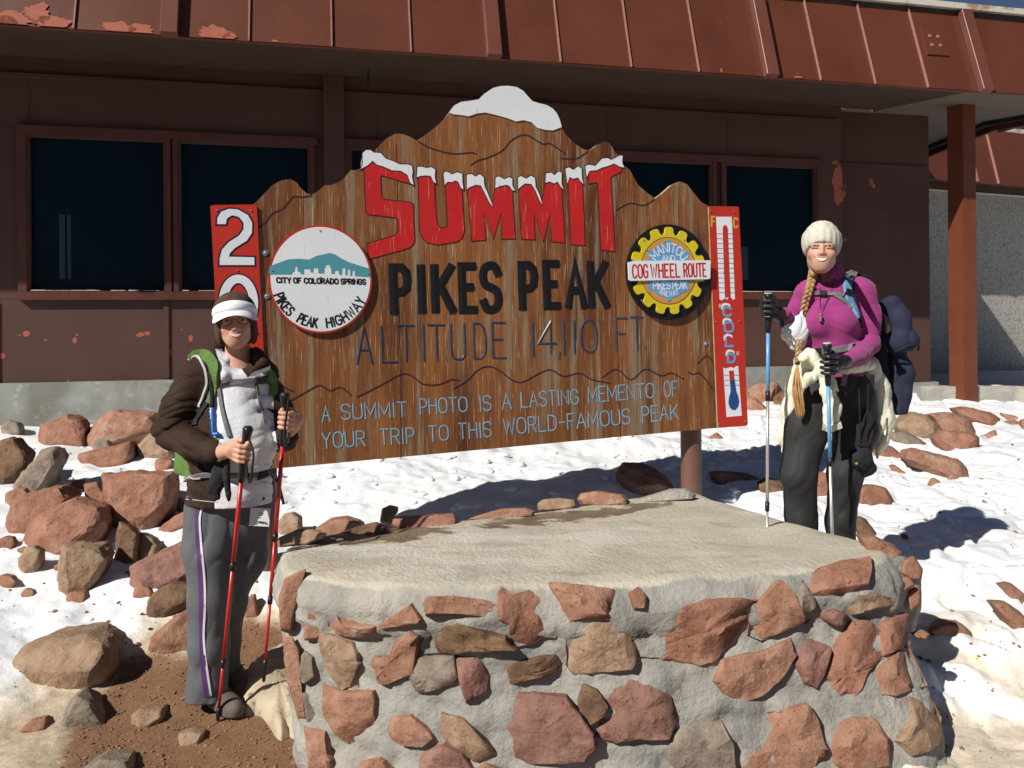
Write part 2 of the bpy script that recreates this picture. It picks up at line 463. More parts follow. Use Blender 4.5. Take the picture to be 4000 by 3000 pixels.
def sstep(t):
    t = np.clip(t, 0, 1); return t*t*(3-2*t)
def gbase(x, y):
    x = np.asarray(x, float); y = np.asarray(y, float)
    yy = y-.10*np.clip(x, -3, 6)*sstep((y-4.5)/3)
    z = np.interp(yy, [0, 3.2, 3.7, 4.3, 5.5, 7.2, 9, 13, 30, 200, 400], [0, 0, .07, .23, .40, .565, .62, .62, .5, -6, -40])
    z = z+.19*sstep((x-.85)/.5)*sstep((y-3.0)/.4)*sstep((4.9-y)/1.2)
    return z
DIRT = [(150, 3300), (280, 2900), (330, 2790), (420, 2680), (470, 2610), (640, 2600), (760, 2600), (930, 2440), (1010, 2430), (1120, 2430), (1300, 3300)]
ICE = [(-400, 3400), (-400, 2820), (40, 2740), (220, 2640), (440, 2560), (520, 2470), (600, 2420), (760, 2400), (1060, 2380), (1400, 3400)]
OCHRE = [(3420, 2180), (3560, 2230), (3760, 2380), (3900, 2500), (4300, 2600), (4500, 3400), (3600, 3400), (3560, 2900)]
def soft_in(px, poly, soft):
    # signed-ish distance by jittered tests
    r = np.zeros(len(px))
    for a in range(8):
        r += in_poly(px+soft*np.array([math.cos(a*.785), math.sin(a*.785)]), poly)
    r += in_poly(px, poly)
    return r/9
def snow_amount(x, y, z):
    """1 clean snow ... .5 dirty ice ... 0 bare soil"""
    pts = np.stack([x, np.maximum(y, .5), z], 1); px = proj(pts)
    wob = (fbm(x, y, 5, 4, 3)-.5)*170; wob2 = (fbm(x, y, 5, 4, 33)-.5)*120
    q = px+np.stack([wob, wob2], 1)
    dirt = soft_in(q, DIRT, 35); ice = soft_in(q, ICE, 60); och = soft_in(q, OCHRE, 110)*np.clip(fbm(x*1.2+y*.5, y*1.9, 3.0, 5, 8)*3.6-1.15, 0, 1)
    nb = fbm(x, y, 1.3, 4, 5)
    s = 1-.14*np.clip(nb*3-1.6, 0, 1)
    s = np.minimum(s, 1-.50*ice-.12*fbm(x, y, 9, 3, 2)*ice)
    s = s*(1-.40*och)
    s = s*(1-dirt)
    s = s*(1-sstep((2.75+.25*sstep((1.35-x)/.2)*sstep((x+.7)/.2)-y+.5*(fbm(x, y, 1.1, 4, 51)-.5))/.35))  # unseen ground around the camera made bare soil to cut light bounced off snow
    return s
def terrain(xs, ys):
    X, Y = np.meshgrid(xs, ys, indexing='ij'); x, y = X.ravel(), Y.ravel()
    z0 = gbase(x, y); s = snow_amount(x, y, z0)
    h = np.clip((s-.35)/.5, 0, 1)
    lump = fbm(x, y, 2.2, 4, 11)-.5; fine = fbm(x, y, 9, 4, 21)-.5
    edge = 1-sstep((y-2.4)/.5)
    rdg = 1.2-np.abs(fbm(x, y, 4.2, 4, 91)-.5)*4
    z = z0+h*(.055+lump*.14+fine*.038+.014*np.clip(rdg, -1, 1)*fbm(x, y, 1.1, 2, 14))+(1-h)*(fine*.022+(fbm(x, y, 40, 2, 5)-.5)*.010)
    pz = np.abs(fbm(x, y, 5, 2, 77)-.5)*2
    z = z-h*.03*sstep((.18-pz)/.18)*sstep((x-.9)/.5)
    V = np.stack([x, y, z], 1); nx, ny = len(xs), len(ys)
    i, j = np.meshgrid(np.arange(nx-1), np.arange(ny-1), indexing='ij'); a = (i*ny+j).ravel()
    Q = np.stack([a, a+ny, a+ny+1, a+1], 1)
    return V, Q, s
def concat_axis(*segs):
    out = []
    for a, b, st in segs: out += list(np.arange(a, b-1e-6, st))
    return np.array(out+[segs[-1][1]])
gx = concat_axis((-400, -40, 40), (-40, -8, 2), (-8, -3.4, .12), (-3.4, 3.4, .019), (3.4, 7, .045), (7, 12, .4), (12, 60, 4), (60, 400, 40))
gy = concat_axis((-60, -6, 6), (-6, 1.8, .5), (1.8, 6.2, .019), (6.2, 10.5, .045), (10.5, 20, .5), (20, 100, 8), (100, 400, 50))
GV, GQ, GS = terrain(gx, gy)
gme = mesh_np('ground', GV, GQ)
at = gme.attributes.new('snow', 'FLOAT', 'POINT'); at.data.foreach_set('value', GS.astype(np.float32))
def ground_extra(t, L, vec, out, b):
    an = N(t, 'ShaderNodeAttribute', attribute_name='snow', attribute_type='GEOMETRY')
    n = N(t, 'ShaderNodeTexNoise'); n.inputs['Scale'].default_value = 28; n.inputs['Detail'].default_value = 8; L.new(vec, n.inputs['Vector'])
    ad = N(t, 'ShaderNodeMath', operation='MULTIPLY_ADD'); ad.inputs[1].default_value = .30; L.new(n.outputs[0], ad.inputs[0])
    sb = N(t, 'ShaderNodeMath', operation='SUBTRACT'); L.new(an.outputs['Fac'], sb.inputs[0]); sb.inputs[1].default_value = .15
    L.new(sb.outputs[0], ad.inputs[2])
    r = N(t, 'ShaderNodeValToRGB'); e = r.color_ramp.elements
    e[0].position = 0.02; e[0].color = (.20, .112, .062, 1)
    e[1].position = .98; e[1].color = (.76, .78, .81, 1)
    for p, c in ((.18, (.235, .14, .085)), (.30, (.33, .245, .17)), (.48, (.52, .43, .32)), (.68, (.70, .64, .54)), (.86, (.74, .75, .75))):
        q = e.new(p); q.color = (*c, 1)
    L.new(ad.outputs[0], r.inputs[0])
    # grit on the soil
    n3 = N(t, 'ShaderNodeTexNoise'); n3.inputs['Scale'].default_value = 130; n3.inputs['Detail'].default_value = 5; L.new(vec, n3.inputs['Vector'])
    mr = N(t, 'ShaderNodeMapRange'); mr.inputs[1].default_value = .3; mr.inputs[2].default_value = .7; mr.inputs[3].default_value = .72; mr.inputs[4].default_value = 1.18
    L.new(n3.outputs[0], mr.inputs[0])
    iv = N(t, 'ShaderNodeMapRange'); iv.inputs[1].default_value = .35; iv.inputs[2].default_value = .8; iv.inputs[3].default_value = 1; iv.inputs[4].default_value = 0
    L.new(ad.outputs[0], iv.inputs[0])
    mx = N(t, 'ShaderNodeMix', data_type='RGBA', blend_type='MULTIPLY'); L.new(iv.outputs[0], mx.inputs[0]); L.new(r.outputs[0], mx.inputs[6]); L.new(mr.outputs[0], mx.inputs[7])
    rr = N(t, 'ShaderNodeMapRange'); rr.inputs[1].default_value = .3; rr.inputs[2].default_value = .9; rr.inputs[3].default_value = .95; rr.inputs[4].default_value = .55
    L.new(ad.outputs[0], rr.inputs[0]); L.new(rr.outputs[0], b.inputs['Roughness'])
    return mx.outputs[2]
M_ground = mat('snow_and_soil', (.8, .8, .8), rough=.8, bump=.42, bscale=38, bdist=.014, spec=.2, extra=ground_extra)
ground = add('ground', gme, M_ground); ground['kind'] = 'structure'
gbv = BVHTree.FromPolygons([Vector(v) for v in GV.tolist()], GQ.tolist())
def gz(x, y):
    h = gbv.ray_cast(Vector((x, y, 5)), Vector((0, 0, -1)))[0]
    return h.z if h else float(gbase(x, y))
def ghit(px, py):
    h, n = hit(gbv, px, py)
    return h if h is not None else P(px, py, 6)

# grit and pebbles on the bare soil
def scatter(n, area_px, rmin, rmax, name, m, cond, seed):
    r = np.random.default_rng(seed); bm = bmesh.new(); made = 0
    while made < n:
        px = r.uniform(area_px[0], area_px[2]); py = r.uniform(area_px[1], area_px[3])
        h = ghit(px, py)
        if not cond(h): made += .2; continue
        made += 1; s = rmin*(rmax/rmin)**(r.random()**2.2)
        M = Matrix.Translation(h+Vector((0, 0, s*.2))) @ Matrix.Rotation(r.uniform(0, 6), 4, 'Z') @ Matrix.Rotation(r.uniform(-.5, .5), 4, 'X') @ Matrix.Diagonal((s, s*r.uniform(.6, 1), s*r.uniform(.4, .8), 1))
        res = bmesh.ops.create_icosphere(bm, subdivisions=1, radius=1, matrix=M)
        for v in res['verts']: v.co += Vector(r.uniform(-.2, .2, 3)*s)
    o = add(name, bm_me(bm), m); o['kind'] = 'stuff'; return o
def samt(h): return float(snow_amount(np.array([h.x]), np.array([h.y]), np.array([h.z]))[0])
M_grit = mat('grit', (.14, .065, .035), (.34, .20, .12), rough=.9, scale=30, coord='Object', ramp=(.3, .7))
scatter(2600, (150, 2420, 1250, 3060), .0022, .009, 'gravel', M_grit, lambda h: samt(h) < .3, 5)
scatter(230, (0, 1700, 1050, 2700), .004, .016, 'grit_on_snow', M_grit, lambda h: samt(h) > .45 and h.y > 3, 8)
scatter(150, (3300, 1700, 4000, 3000), .004, .014, 'grit_on_snow', M_grit, lambda h: samt(h) > .45 and h.x > 1.3, 18)
# lumps of trodden snow
M_snow = mat('snow_lump', (.82, .84, .86), (.86, .87, .88), rough=.6, scale=4, bump=.3, bscale=60, bdist=.005, spec=.2)
rs = np.random.default_rng(9); bm = bmesh.new()
for i in range(240):
    px = rs.uniform(1050, 3000) if i < 120 else rs.uniform(0, 4000); py = rs.uniform(1650, 2000) if i < 120 else rs.uniform(1700, 2450)
    h = ghit(px, py)
    if samt(h) < .75 or h.y < 3.4: continue
    s = rs.uniform(.012, .045)*(.55 if i > 120 else 1)
    M = Matrix.Translation(h) @ Matrix.Rotation(rs.uniform(0, 6), 4, 'Z') @ Matrix.Diagonal((s*1.3, s, s*rs.uniform(.3, .6), 1))
    res = bmesh.ops.create_icosphere(bm, subdivisions=3, radius=1, matrix=M)
    for v in res['verts']:
        v.co += (v.co-h)*(noise.noise(v.co*18+Vector((i, 0, 0)))*.6+noise.noise(v.co*45)*.25)
o = add('snow_clumps', bm_me(bm, smooth=True), M_snow); o['kind'] = 'stuff'

# ------------------------------------------------------------------ building
A = math.atan2(3200, 13500)
W = Vector((math.cos(A), math.sin(A), 0)); NI = Vector((-math.sin(A), math.cos(A), 0)); UP = Vector((0, 0, 1))
WALL0 = Vector((-4.69, 7.5, 0)); FAS0 = Vector((-3.957, 6.328, 0))
def wt(px, base=WALL0):
    r = (px-CX)/F
    return (base.y*r-base.x)/(W.x-W.y*r)
def wp(t, z, d=0.0, base=WALL0):
    """point on wall line, z relative to the camera height, d metres proud towards the viewer"""
    p = base+W*t-NI*d; return Vector((p.x, p.y, CAMZ+z))
def wbox(bm, t0, t1, z0, z1, d0, d1, base=WALL0):
    c = (wp(t0, z0, d0, base)+wp(t1, z1, d1, base))/2
    box(bm, c, W, NI, UP, abs(t1-t0), abs(d1-d0), abs(z1-z0))
B = thing('building', 'dark red-brown visitor building with metal fascia and wide windows behind the wooden sign', 'building', (WALL0+W*5+Vector((0, 0, .5))))
SOF = 2.55; FT = -.46; WB = .375; WTP = 1.83; TL = -5.0
def wpart(name, boxes, m, parent=B, bev=0.0, base=WALL0):
    bm = bmesh.new()
    for b_ in boxes: wbox(bm, *b_, base=base)
    if bev: bmesh.ops.bevel(bm, geom=bm.edges, offset=bev, segments=1, affect='EDGES')
    return add(name, bm_me(bm), m, parent)
# wall: lower band, upper band, piers
TE = wt(3293)
wall = wpart('wall', [(TL, TE, FT, WB-.07, -.10, 0), (TL, TE, WTP+.07, SOF+.06, -.10, 0), (TL, .16, WB-.068, WTP+.068, -.10, 0),
                      (2.765, 3.17, WB-.068, WTP+.068, -.10, -.003), (1.44, 1.56, WB-.068, WTP+.068, -.10, -.004), (4.47, 4.61, WB-.068, WTP+.068, -.10, -.004), (5.81, 5.95, WB-.068, WTP+.068, -.10, -.004), (7.11, 7.28, WB-.068, WTP+.068, -.10, -.004), (8.42, TE, WB-.068, WTP+.068, -.10, 0)], M_siding)
wpart('side_wall', [(TE-.002, 10.13, FT-.24, SOF+.03, -.30, -.20), (10.03, 10.13, FT-.24, SOF-.004, -4.5, -.302)], M_siding)
wpart('foundation', [(TL, TE+.02, FT-1.4, FT-.002, -.12, .035), (TE+.022, 10.22, FT-1.5, FT-.243, -4.5, -.17)], M_concrete)
# panel strips and battens
for t in (wt(655), -.02, 4.0, 5.4, 6.8, wt(3130)):
    o = wpart('wall_batten', [(t-.035, t+.012, FT+.01, WB-.09, .001, .018)], M_siding)
for t in (wt(120), wt(1487), wt(2380), wt(2850)):
    wpart('wall_joint', [(t-.006, t+.006, WTP+.09, SOF-.2, .001, .006)], M_siding)
wpart('wall_moulding', [(TL, TE-.05, SOF-.20, SOF-.165, .001, .03)], M_siding)
wpart('wall_moulding', [(TE+.01, 10.1, 1.90, 1.93, -.2, -.18)], M_siding)
wpart('pilaster', [(wt(1271), wt(1350), FT+.003, SOF-.006, .002, .09)], M_siding)
# windows
def window(t0, t1, first):
    f = wpart('window', [(t0-.075, t1+.075, WTP, WTP+.075, .003, .05), (t0-.075, t1+.075, WB-.075, WB, .003, .06),
                         (t0-.075 if first else t0-.045, t0, WB+.001, WTP-.001, .003, .045), (t1, t1+.045, WB+.001, WTP-.001, .003, .045)], M_trim)
    wpart('inner_frame', [(t0, t1, WTP-.025, WTP-.001, -.03, .03), (t0, t0+.022, WB+.012, WTP-.026, -.03, .03), (t1-.022, t1, WB+.012, WTP-.026, -.03, .03)], M_siding, f)
    wpart('sill', [(t0+.001, t1-.001, WB+.001, WB+.011, -.03, .035)], M_trim, f)
    wpart('pane', [(t0+.02, t1-.02, WB+.01, WTP-.02, -.05, -.035)], M_glass, f)
    bm = bmesh.new()
    r = random.Random(int(t0*100)); t = t0+.03
    while t < t1-.06:
        l = r.uniform(.03, .16)
        wbox(bm, t, min(t+l, t1-.03), WB+.0115, WB+.0115+r.uniform(.003, .007), .012, .034); t += l+r.choice((.0, .01, .03, .09))
    add('putty', bm_me(bm), M_pvc, f)
    return f
spans = [(wt(113), wt(655)), (wt(703), wt(1216)), (3.16, 4.48), (4.60, 5.82), (5.94, 7.12), (wt(2832), wt(3190))]
for i, (a, b_) in enumerate(spans):
    # trims of neighbouring windows touch: keep them apart by a hair
    fo = window(a, b_, i in (0, 2))
    fo.location += NI*(.0012*(i % 2))
# faint reflections painted as paler strips on the window glass
for t0, t1 in ((wt(230), wt(252)), (wt(262), wt(276))):
    wpart('painted_reflection', [(t0, t1, WB+.12, 1.1, -.0345, -.033)], mat('faint_reflection', (.014, .035, .045), rough=.4))
wpart('painted_reflection', [(wt(2905), wt(2930), WB+.15, .9, -.0345, -.033)], MATS['faint_reflection'])
# soffit
FASZ = 2.38; TR = 10.75
def soffit(t0, t1, m):
    bm = bmesh.new(); q = []
    for t in (t0, t1):
        a = FAS0+W*t+NI*.02; b_ = wp(t+.443, SOF, -.08)
        for p in (Vector((a.x, a.y, CAMZ+FASZ+.001)), b_):
            q += [bm.verts.new(p), bm.verts.new(p+UP*.04)]
    for f in ((0, 2, 6, 4), (1, 5, 7, 3), (0, 4, 5, 1), (2, 3, 7, 6), (0, 1, 3, 2), (4, 6, 7, 5)): bm.faces.new([q[i] for i in f])
    bmesh.ops.recalc_face_normals(bm, faces=bm.faces); add('soffit', bm_me(bm), m, B)
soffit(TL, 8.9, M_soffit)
def slab(pts, th, m, name):
    bm = bmesh.new(); lo_ = [bm.verts.new(p) for p in pts]; up_ = [bm.verts.new(Vector(p)+UP*th) for p in pts]; n = len(pts)
    bm.faces.new(lo_); bm.faces.new(up_[::-1])
    for i in range(n): bm.faces.new((lo_[i], lo_[(i+1) % n], up_[(i+1) % n], up_[i]))
    bmesh.ops.recalc_face_normals(bm, faces=bm.faces); return add(name, bm_me(bm), m, B)
zf, zs = CAMZ+FASZ+.002, CAMZ+SOF+.001
f0 = FAS0+W*8.902+NI*.02; E0 = FAS0+W*TR+NI*.02; E1 = Vector((6.12, 10.35, 0)); E2 = Vector((6.02, 15.5, 0)); a0 = wp(9.34, 0, -.08); d0_ = wp(9.34, 0, -5.4)
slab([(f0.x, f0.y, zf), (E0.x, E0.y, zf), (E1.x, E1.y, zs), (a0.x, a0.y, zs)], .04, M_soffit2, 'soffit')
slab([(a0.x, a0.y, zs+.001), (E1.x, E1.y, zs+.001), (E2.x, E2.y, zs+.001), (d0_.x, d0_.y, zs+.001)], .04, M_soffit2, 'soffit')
wpart('soffit_hook', [(wt(1437)-.01, wt(1437)+.01, SOF-.22, SOF-.08, .42, .45)], M_darkmetal)
for dx, dz0, dz1, wd_, m_, nm in ((.0, -.11, .02, .05, M_trim, 'eave_beam'), (-.09, -.05, .0, .10, M_darkmetal, 'eave_shadow_strip')):  # beam, then a solid dark strip standing in for shade beside it
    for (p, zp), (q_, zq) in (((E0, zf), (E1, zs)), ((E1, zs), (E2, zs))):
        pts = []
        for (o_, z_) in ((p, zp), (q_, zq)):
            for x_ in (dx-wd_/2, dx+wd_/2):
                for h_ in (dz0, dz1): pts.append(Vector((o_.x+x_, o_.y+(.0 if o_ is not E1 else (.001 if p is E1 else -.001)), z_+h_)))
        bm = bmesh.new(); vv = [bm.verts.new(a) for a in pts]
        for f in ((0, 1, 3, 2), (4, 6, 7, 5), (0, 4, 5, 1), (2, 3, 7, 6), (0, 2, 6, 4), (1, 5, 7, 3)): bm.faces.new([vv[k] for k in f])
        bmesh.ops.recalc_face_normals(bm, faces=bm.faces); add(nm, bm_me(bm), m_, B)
# mansard fascia: leaning metal panels between seams and battens
LEAN = .29; FH = .93
def fp(t, s, off=0.0):
    """fascia surface: s 0 bottom .. 1 top"""
    nrm = (-NI*FH+UP*LEAN).normalized()
    p = FAS0+W*t+NI*(LEAN*s); return Vector((p.x, p.y, CAMZ+FASZ+FH*s))+nrm*off
nrmF = (-NI*FH+UP*LEAN).normalized(); slF = (NI*LEAN+UP*FH).normalized()
bigs = [-3.9, -1.40, wt(645, FAS0), wt(1910, FAS0), wt(2990, FAS0), wt(3828, FAS0)]; TR = 10.75
seams = []
for a, b_ in zip(bigs[:-1], bigs[1:]):
    seams += [a+(b_-a)*k/4 for k in (1, 2, 3)]
edges_t = sorted(bigs+seams)+[TR]
prevt = edges_t[0]
for k, t in enumerate(edges_t[1:]):
    bm = bmesh.new(); n = 5
    g = [[bm.verts.new(fp(prevt+(t-prevt)*i/n, j/4, .012+.004*math.sin(math.pi*i/n)*math.sin(3.1*j/4+k)+ (0.003 if k % 2 else 0))) for j in range(5)] for i in range(n+1)]
    for i in range(n):
        for j in range(4): bm.faces.new((g[i][j], g[i+1][j], g[i+1][j+1], g[i][j+1]))
    c = (fp(prevt, 0, -.02)+fp(t, 0, -.02))/2
    box(bm, (fp(prevt, .5, -.012)+fp(t, .5, -.012))/2, W, nrmF, slF, t-prevt-.002, .03, math.hypot(FH, LEAN)-.004)
    add('fascia_panel', bm_me(bm), M_fascia, B); prevt = t
for t in seams:
    bm = bmesh.new(); L_ = math.hypot(FH, LEAN)
    box(bm, fp(t, .485, .022), W, nrmF, slF, .012, .022, L_*.97); add('seam', bm_me(bm), M_edge, B)
for t in bigs[1:]:
    bm = bmesh.new(); box(bm, fp(t+.06, .475, .052), W, nrmF, slF, .13, .075, L_*.99)
    bmesh.ops.bevel(bm, geom=bm.edges, offset=.004, segments=1, affect='EDGES')
    add('fascia_batten', bm_me(bm), M_batten, B)
# vent cover plate on the fascia and small marks
def plate(pxc, s0, s1, wd, holes=True):
    t = wt(pxc, FAS0); bm = bmesh.new()
    box(bm, fp(t, (s0+s1)/2, .026), W, nrmF, slF, wd, .014, (s1-s0)*L_)
    o = add('cover_plate', bm_me(bm), M_fascia, B)
    if holes:
        bm = bmesh.new()
        for i in (-1, 1):
            for j in (-1, 1):
                box(bm, fp(t+i*.05, (s0+s1)/2+j*.055, .036), W, nrmF, slF, .03, .008, .03)
        add('plate_clip', bm_me(bm), M_edge, o)
plate(3700, .40, .75, .26); plate(1415, .72, 1.0, .36, False)
# roof edge strip, flashing and roofing
bm = bmesh.new(); box(bm, fp((TL+TR)/2, 1.0, .03)+UP*.03, W, NI, UP, TR-TL, .10, .06); add('roof_flashing', bm_me(bm), M_white_chip, B)
bm = bmesh.new(); box(bm, fp((TL+TR)/2, 1.0, -.35)+UP*.10, W, NI, UP, TR-TL, .72, .08); 
box(bm, WALL0+W*((TL+TR)/2-.4)+NI*2.6+UP*(CAMZ+FASZ+FH+.02), W, NI, UP, TR-TL-.9, 5.2, .1); add('roof', bm_me(bm), M_roof, B)
# right-hand end of the roof
for p_, q_ in ((E0, E1), (E1, E2)):
    c = (p_+q_)/2; ed = Vector((q_.x-p_.x, q_.y-p_.y, 0)).normalized(); bm = bmesh.new()
    zb_ = CAMZ+(FASZ+SOF)/2 if p_ is E0 else CAMZ+SOF
    box(bm, Vector((c.x+.055, c.y, zb_+.13)), Vector((ed.y, -ed.x, 0)), ed, UP, .05, math.hypot(q_.x-p_.x, q_.y-p_.y)-.004, .36); add('end_fascia', bm_me(bm), M_fascia, B)
# paint flakes, worn primer
def wpatch(px, py, r, seed, elong=1.0, rec=0.0, parent=B, m=M_primer):
    t = wt(px); z = -(py-CY+(px-CX)*ROLL)*(WALL0.y+W.y*t)/F
    rr = random.Random(seed); pts = []
    n = 15
    for i in range(n):
        a = 2*math.pi*i/n; q = r*(rr.uniform(.6, 1.05))
        pts.append((math.cos(a)*q, math.sin(a)*q*elong))
    bm = bmesh.new(); vs_ = [bm.verts.new(wp(t+a, z+b_, .0018-rec)) for a, b_ in pts]
    f = bm.faces.new(vs_); bmesh.ops.triangulate(bm, faces=[f]); add('bare_primer', bm_me(bm), m, parent)
for i, (x, y, r, e) in enumerate([(103, 1303, .035, 1.), (78, 1309, .011, 1), (178, 1328, .014, 1), (292, 1328, .026, 1.3), (302, 1309, .016, .8), (548, 1308, .042, .6), (575, 1302, .03, .8),
        (710, 1290, .01, 1), (745, 1322, .026, 1.7), (665, 1374, .012, 2), (8, 1390, .03, 1), (430, 1314, .006, 1), (265, 1486, .012, 1.2), (3275, 700, .085, 2.3), (3280, 770, .075, 1.5), (3268, 635, .05, .6)]):
    wpatch(x, y, r, i, e)
for i, (x, y, r, e) in enumerate([(3343, 745, .03, 1.9), (3348, 715, .02, 1), (3452, 700, .035, 1.6), (3462, 715, .03, 1), (3328, 870, .02, 2.4), (3345, 930, .022, 1.6), (3325, 1030, .02, 1.4), (3480, 735, .01, 1), (3505, 830, .012, .8)]):
    wpatch(x, y, r, 40+i, e, rec=.2)
def fpatch(px, s, r, seed, el=1.0):
    t = wt(px, FAS0); rr = random.Random(seed); bm = bmesh.new(); n = 26
    vs_ = []
    for i in range(n):
        a = 2*math.pi*i/n; q = r*rr.uniform(.62, 1.05); vs_.append(bm.verts.new(fp(t+math.cos(a)*q*el, max(.004, s+math.sin(a)*q), .0205)))
    f = bm.faces.new(vs_); bmesh.ops.triangulate(bm, faces=[f]); add('bare_primer', bm_me(bm), M_primer, B)
for i, (x, s, r, e) in enumerate([(60, .05, .09, 1.8), (150, .12, .12, .9), (220, .04, .07, 2.2), (20, .03, .06, 2), (470, .04, .06, 2.4), (560, .035, .06, 2.0), (850, .05, .09, 1.6), (910, .03, .05, 1.2), (1085, .01, .02, 1.5), (2825, .03, .03, .5), (3125, .012, .018, 3)]):
    fpatch(x, s, r, 70+i, e)
# canopy post
post = thing('post', 'square orange-brown steel post holding up the right corner of the red roof', 'post', P(3770, 1590, 9.25))
c = P(3764, 1590, 9.25); bm = bmesh.new()
top = CAMZ+SOF+.01; z0 = c.z-.25
box(bm, Vector((c.x, c.y, (top+z0)/2)), W, NI, UP, .175, .235, top-z0); bmesh.ops.bevel(bm, geom=bm.edges, offset=.006, segments=2, affect='EDGES')
add('post_shaft', bm_me(bm), M_post, post)
bm = bmesh.new(); box(bm, Vector((c.x, c.y, top-.02)), W, NI, UP, .22, .28, .03); add('cap_plate', bm_me(bm), M_post, post)
# neighbouring wing: pebble-dashed wall below a red fascia
A2 = math.radians(21.8); W2 = Vector((math.cos(A2), math.sin(A2), 0)); N2 = Vector((-math.sin(A2), math.cos(A2), 0))
q0 = P(3640, 740, 14.0)
wing = thing('building', 'pebble-dashed grey wing with red fascia seen past the orange-brown post', 'building', (q0.x, q0.y, .5))
def w2box(name, t0, t1, z0, z1, d0, d1, m, par=wing, tilt=0):
    bm = bmesh.new(); c = q0+W2*((t0+t1)/2)-N2*((d0+d1)/2); c.z = CAMZ+(z0+z1)/2
    ax = Vector(N2); az = Vector(UP)
    if tilt: Rm = Matrix.Rotation(tilt, 3, W2); ax = Rm @ ax; az = Rm @ az
    box(bm, c, W2, ax, az, t1-t0, abs(d1-d0), z1-z0); return add(name, bm_me(bm), m, par)
zt = (1267-745)*14/F
w2box('wall', -3, 9, -.93, zt, -.3, 0, M_pebble)
w2box('base_course', -3, 9, -1.6, -.932, -.3, .012, M_darkmetal)
w2box('wall_drip', -3, 9, zt+.002, zt+.022, -.3, .03, M_pvc)
w2box('wall_beam', -3, 9, zt+.024, zt+.12, -.3, .01, M_siding)
zk = .945
w2box('soffit', -3, 9, zt+.121, zt+.14, .0, .80, M_soffit)
w2box('fascia', -3, 9, (zt+.10)*zk, (zt+1.14)*zk, .72, .76, M_fascia, tilt=-.24)
w2box('roof_flashing', -3, 9, (zt+1.13)*zk, (zt+1.22)*zk, .45, .60, M_white_chip)
w2box('roof', -3, 9, (zt+1.222)*zk, (zt+1.33)*zk, -2.4, .55, M_roof)
for t in (-.12, .45, 1.5, 2.55):
    w2box('seam', t, t+(.12 if t == -.12 else .02), (zt+.12)*zk, (zt+1.12)*zk, .755, .79, M_edge, tilt=-.24)
# low concrete kerb beside the post
kb = bmesh.new(); pa, pb = P(3590, 1560, 9.4), P(4100, 1570, 9.15)
d = (pb-pa).normalized(); d.z = 0; d.normalize(); n_ = Vector((-d.y, d.x, 0))
zc = P(3850, 1500, 9.3).z
box(kb, Vector(((pa.x+pb.x)/2, (pa.y+pb.y)/2, zc-.25)), d, n_, UP, (pb-pa).length, .16, .46)
bmesh.ops.subdivide_edges(kb, edges=kb.edges, cuts=6, use_grid_fill=True)
for v in kb.verts: v.co += Vector((noise.noise(v.co*5), noise.noise(v.co*5+Vector((9, 0, 0))), noise.noise(v.co*4+Vector((0, 9, 0)))))*.02
tag(add('kerb_wall', bm_me(kb), M_mortar, centre=True), 'low rough concrete kerb running past the foot of the orange-brown post', 'kerb')
r4 = lambda p: zoomxy(p, 1000, 1900, 1500/2212)
r5 = lambda p: zoomxy(p, 2300, 1900, 1700/2212)
# ------------------------------------------------------------------ stone platform
ZT = .67
plat = thing('stone_platform', 'low platform of pink and brown stones set in grey mortar, in front of the sign', 'stone platform', (0.1, 3.2, 0))
top_path = [(-.90, 3.24), (-.875, 3.02), (-.79, 2.87), (-.60, 2.78), (-.30, 2.72), (0, 2.70), (.35, 2.72), (.7, 2.79), (1.0, 2.87), (1.27, 2.93), (1.40, 3.05), (1.38, 3.25), (1.20, 3.6), (1.02, 4.0), (.93, 4.22), (.76, 4.20), (.47, 4.03), (.07, 3.79), (-.38, 3.60), (-.78, 3.43)]
bot_path = [(-.88, 3.24), (-.82, 2.98), (-.73, 2.78), (-.56, 2.69), (-.30, 2.60), (0, 2.56), (.35, 2.56), (.75, 2.60), (1.10, 2.62), (1.44, 2.68), (1.56, 2.90), (1.50, 3.2), (1.30, 3.6), (1.1, 4.0), (.96, 4.29), (.76, 4.26), (.47, 4.09), (.07, 3.85), (-.38, 3.65), (-.78, 3.47)]
NP = 20
tp = smooth_poly(top_path, NP); bp = smooth_poly(bot_path, NP); M_ = len(tp)
cen = Vector((.15, 3.25))
V = []; rings = []
def ringpt(i, kind):
    return None
prof = [(.0, 0)]
levels = []
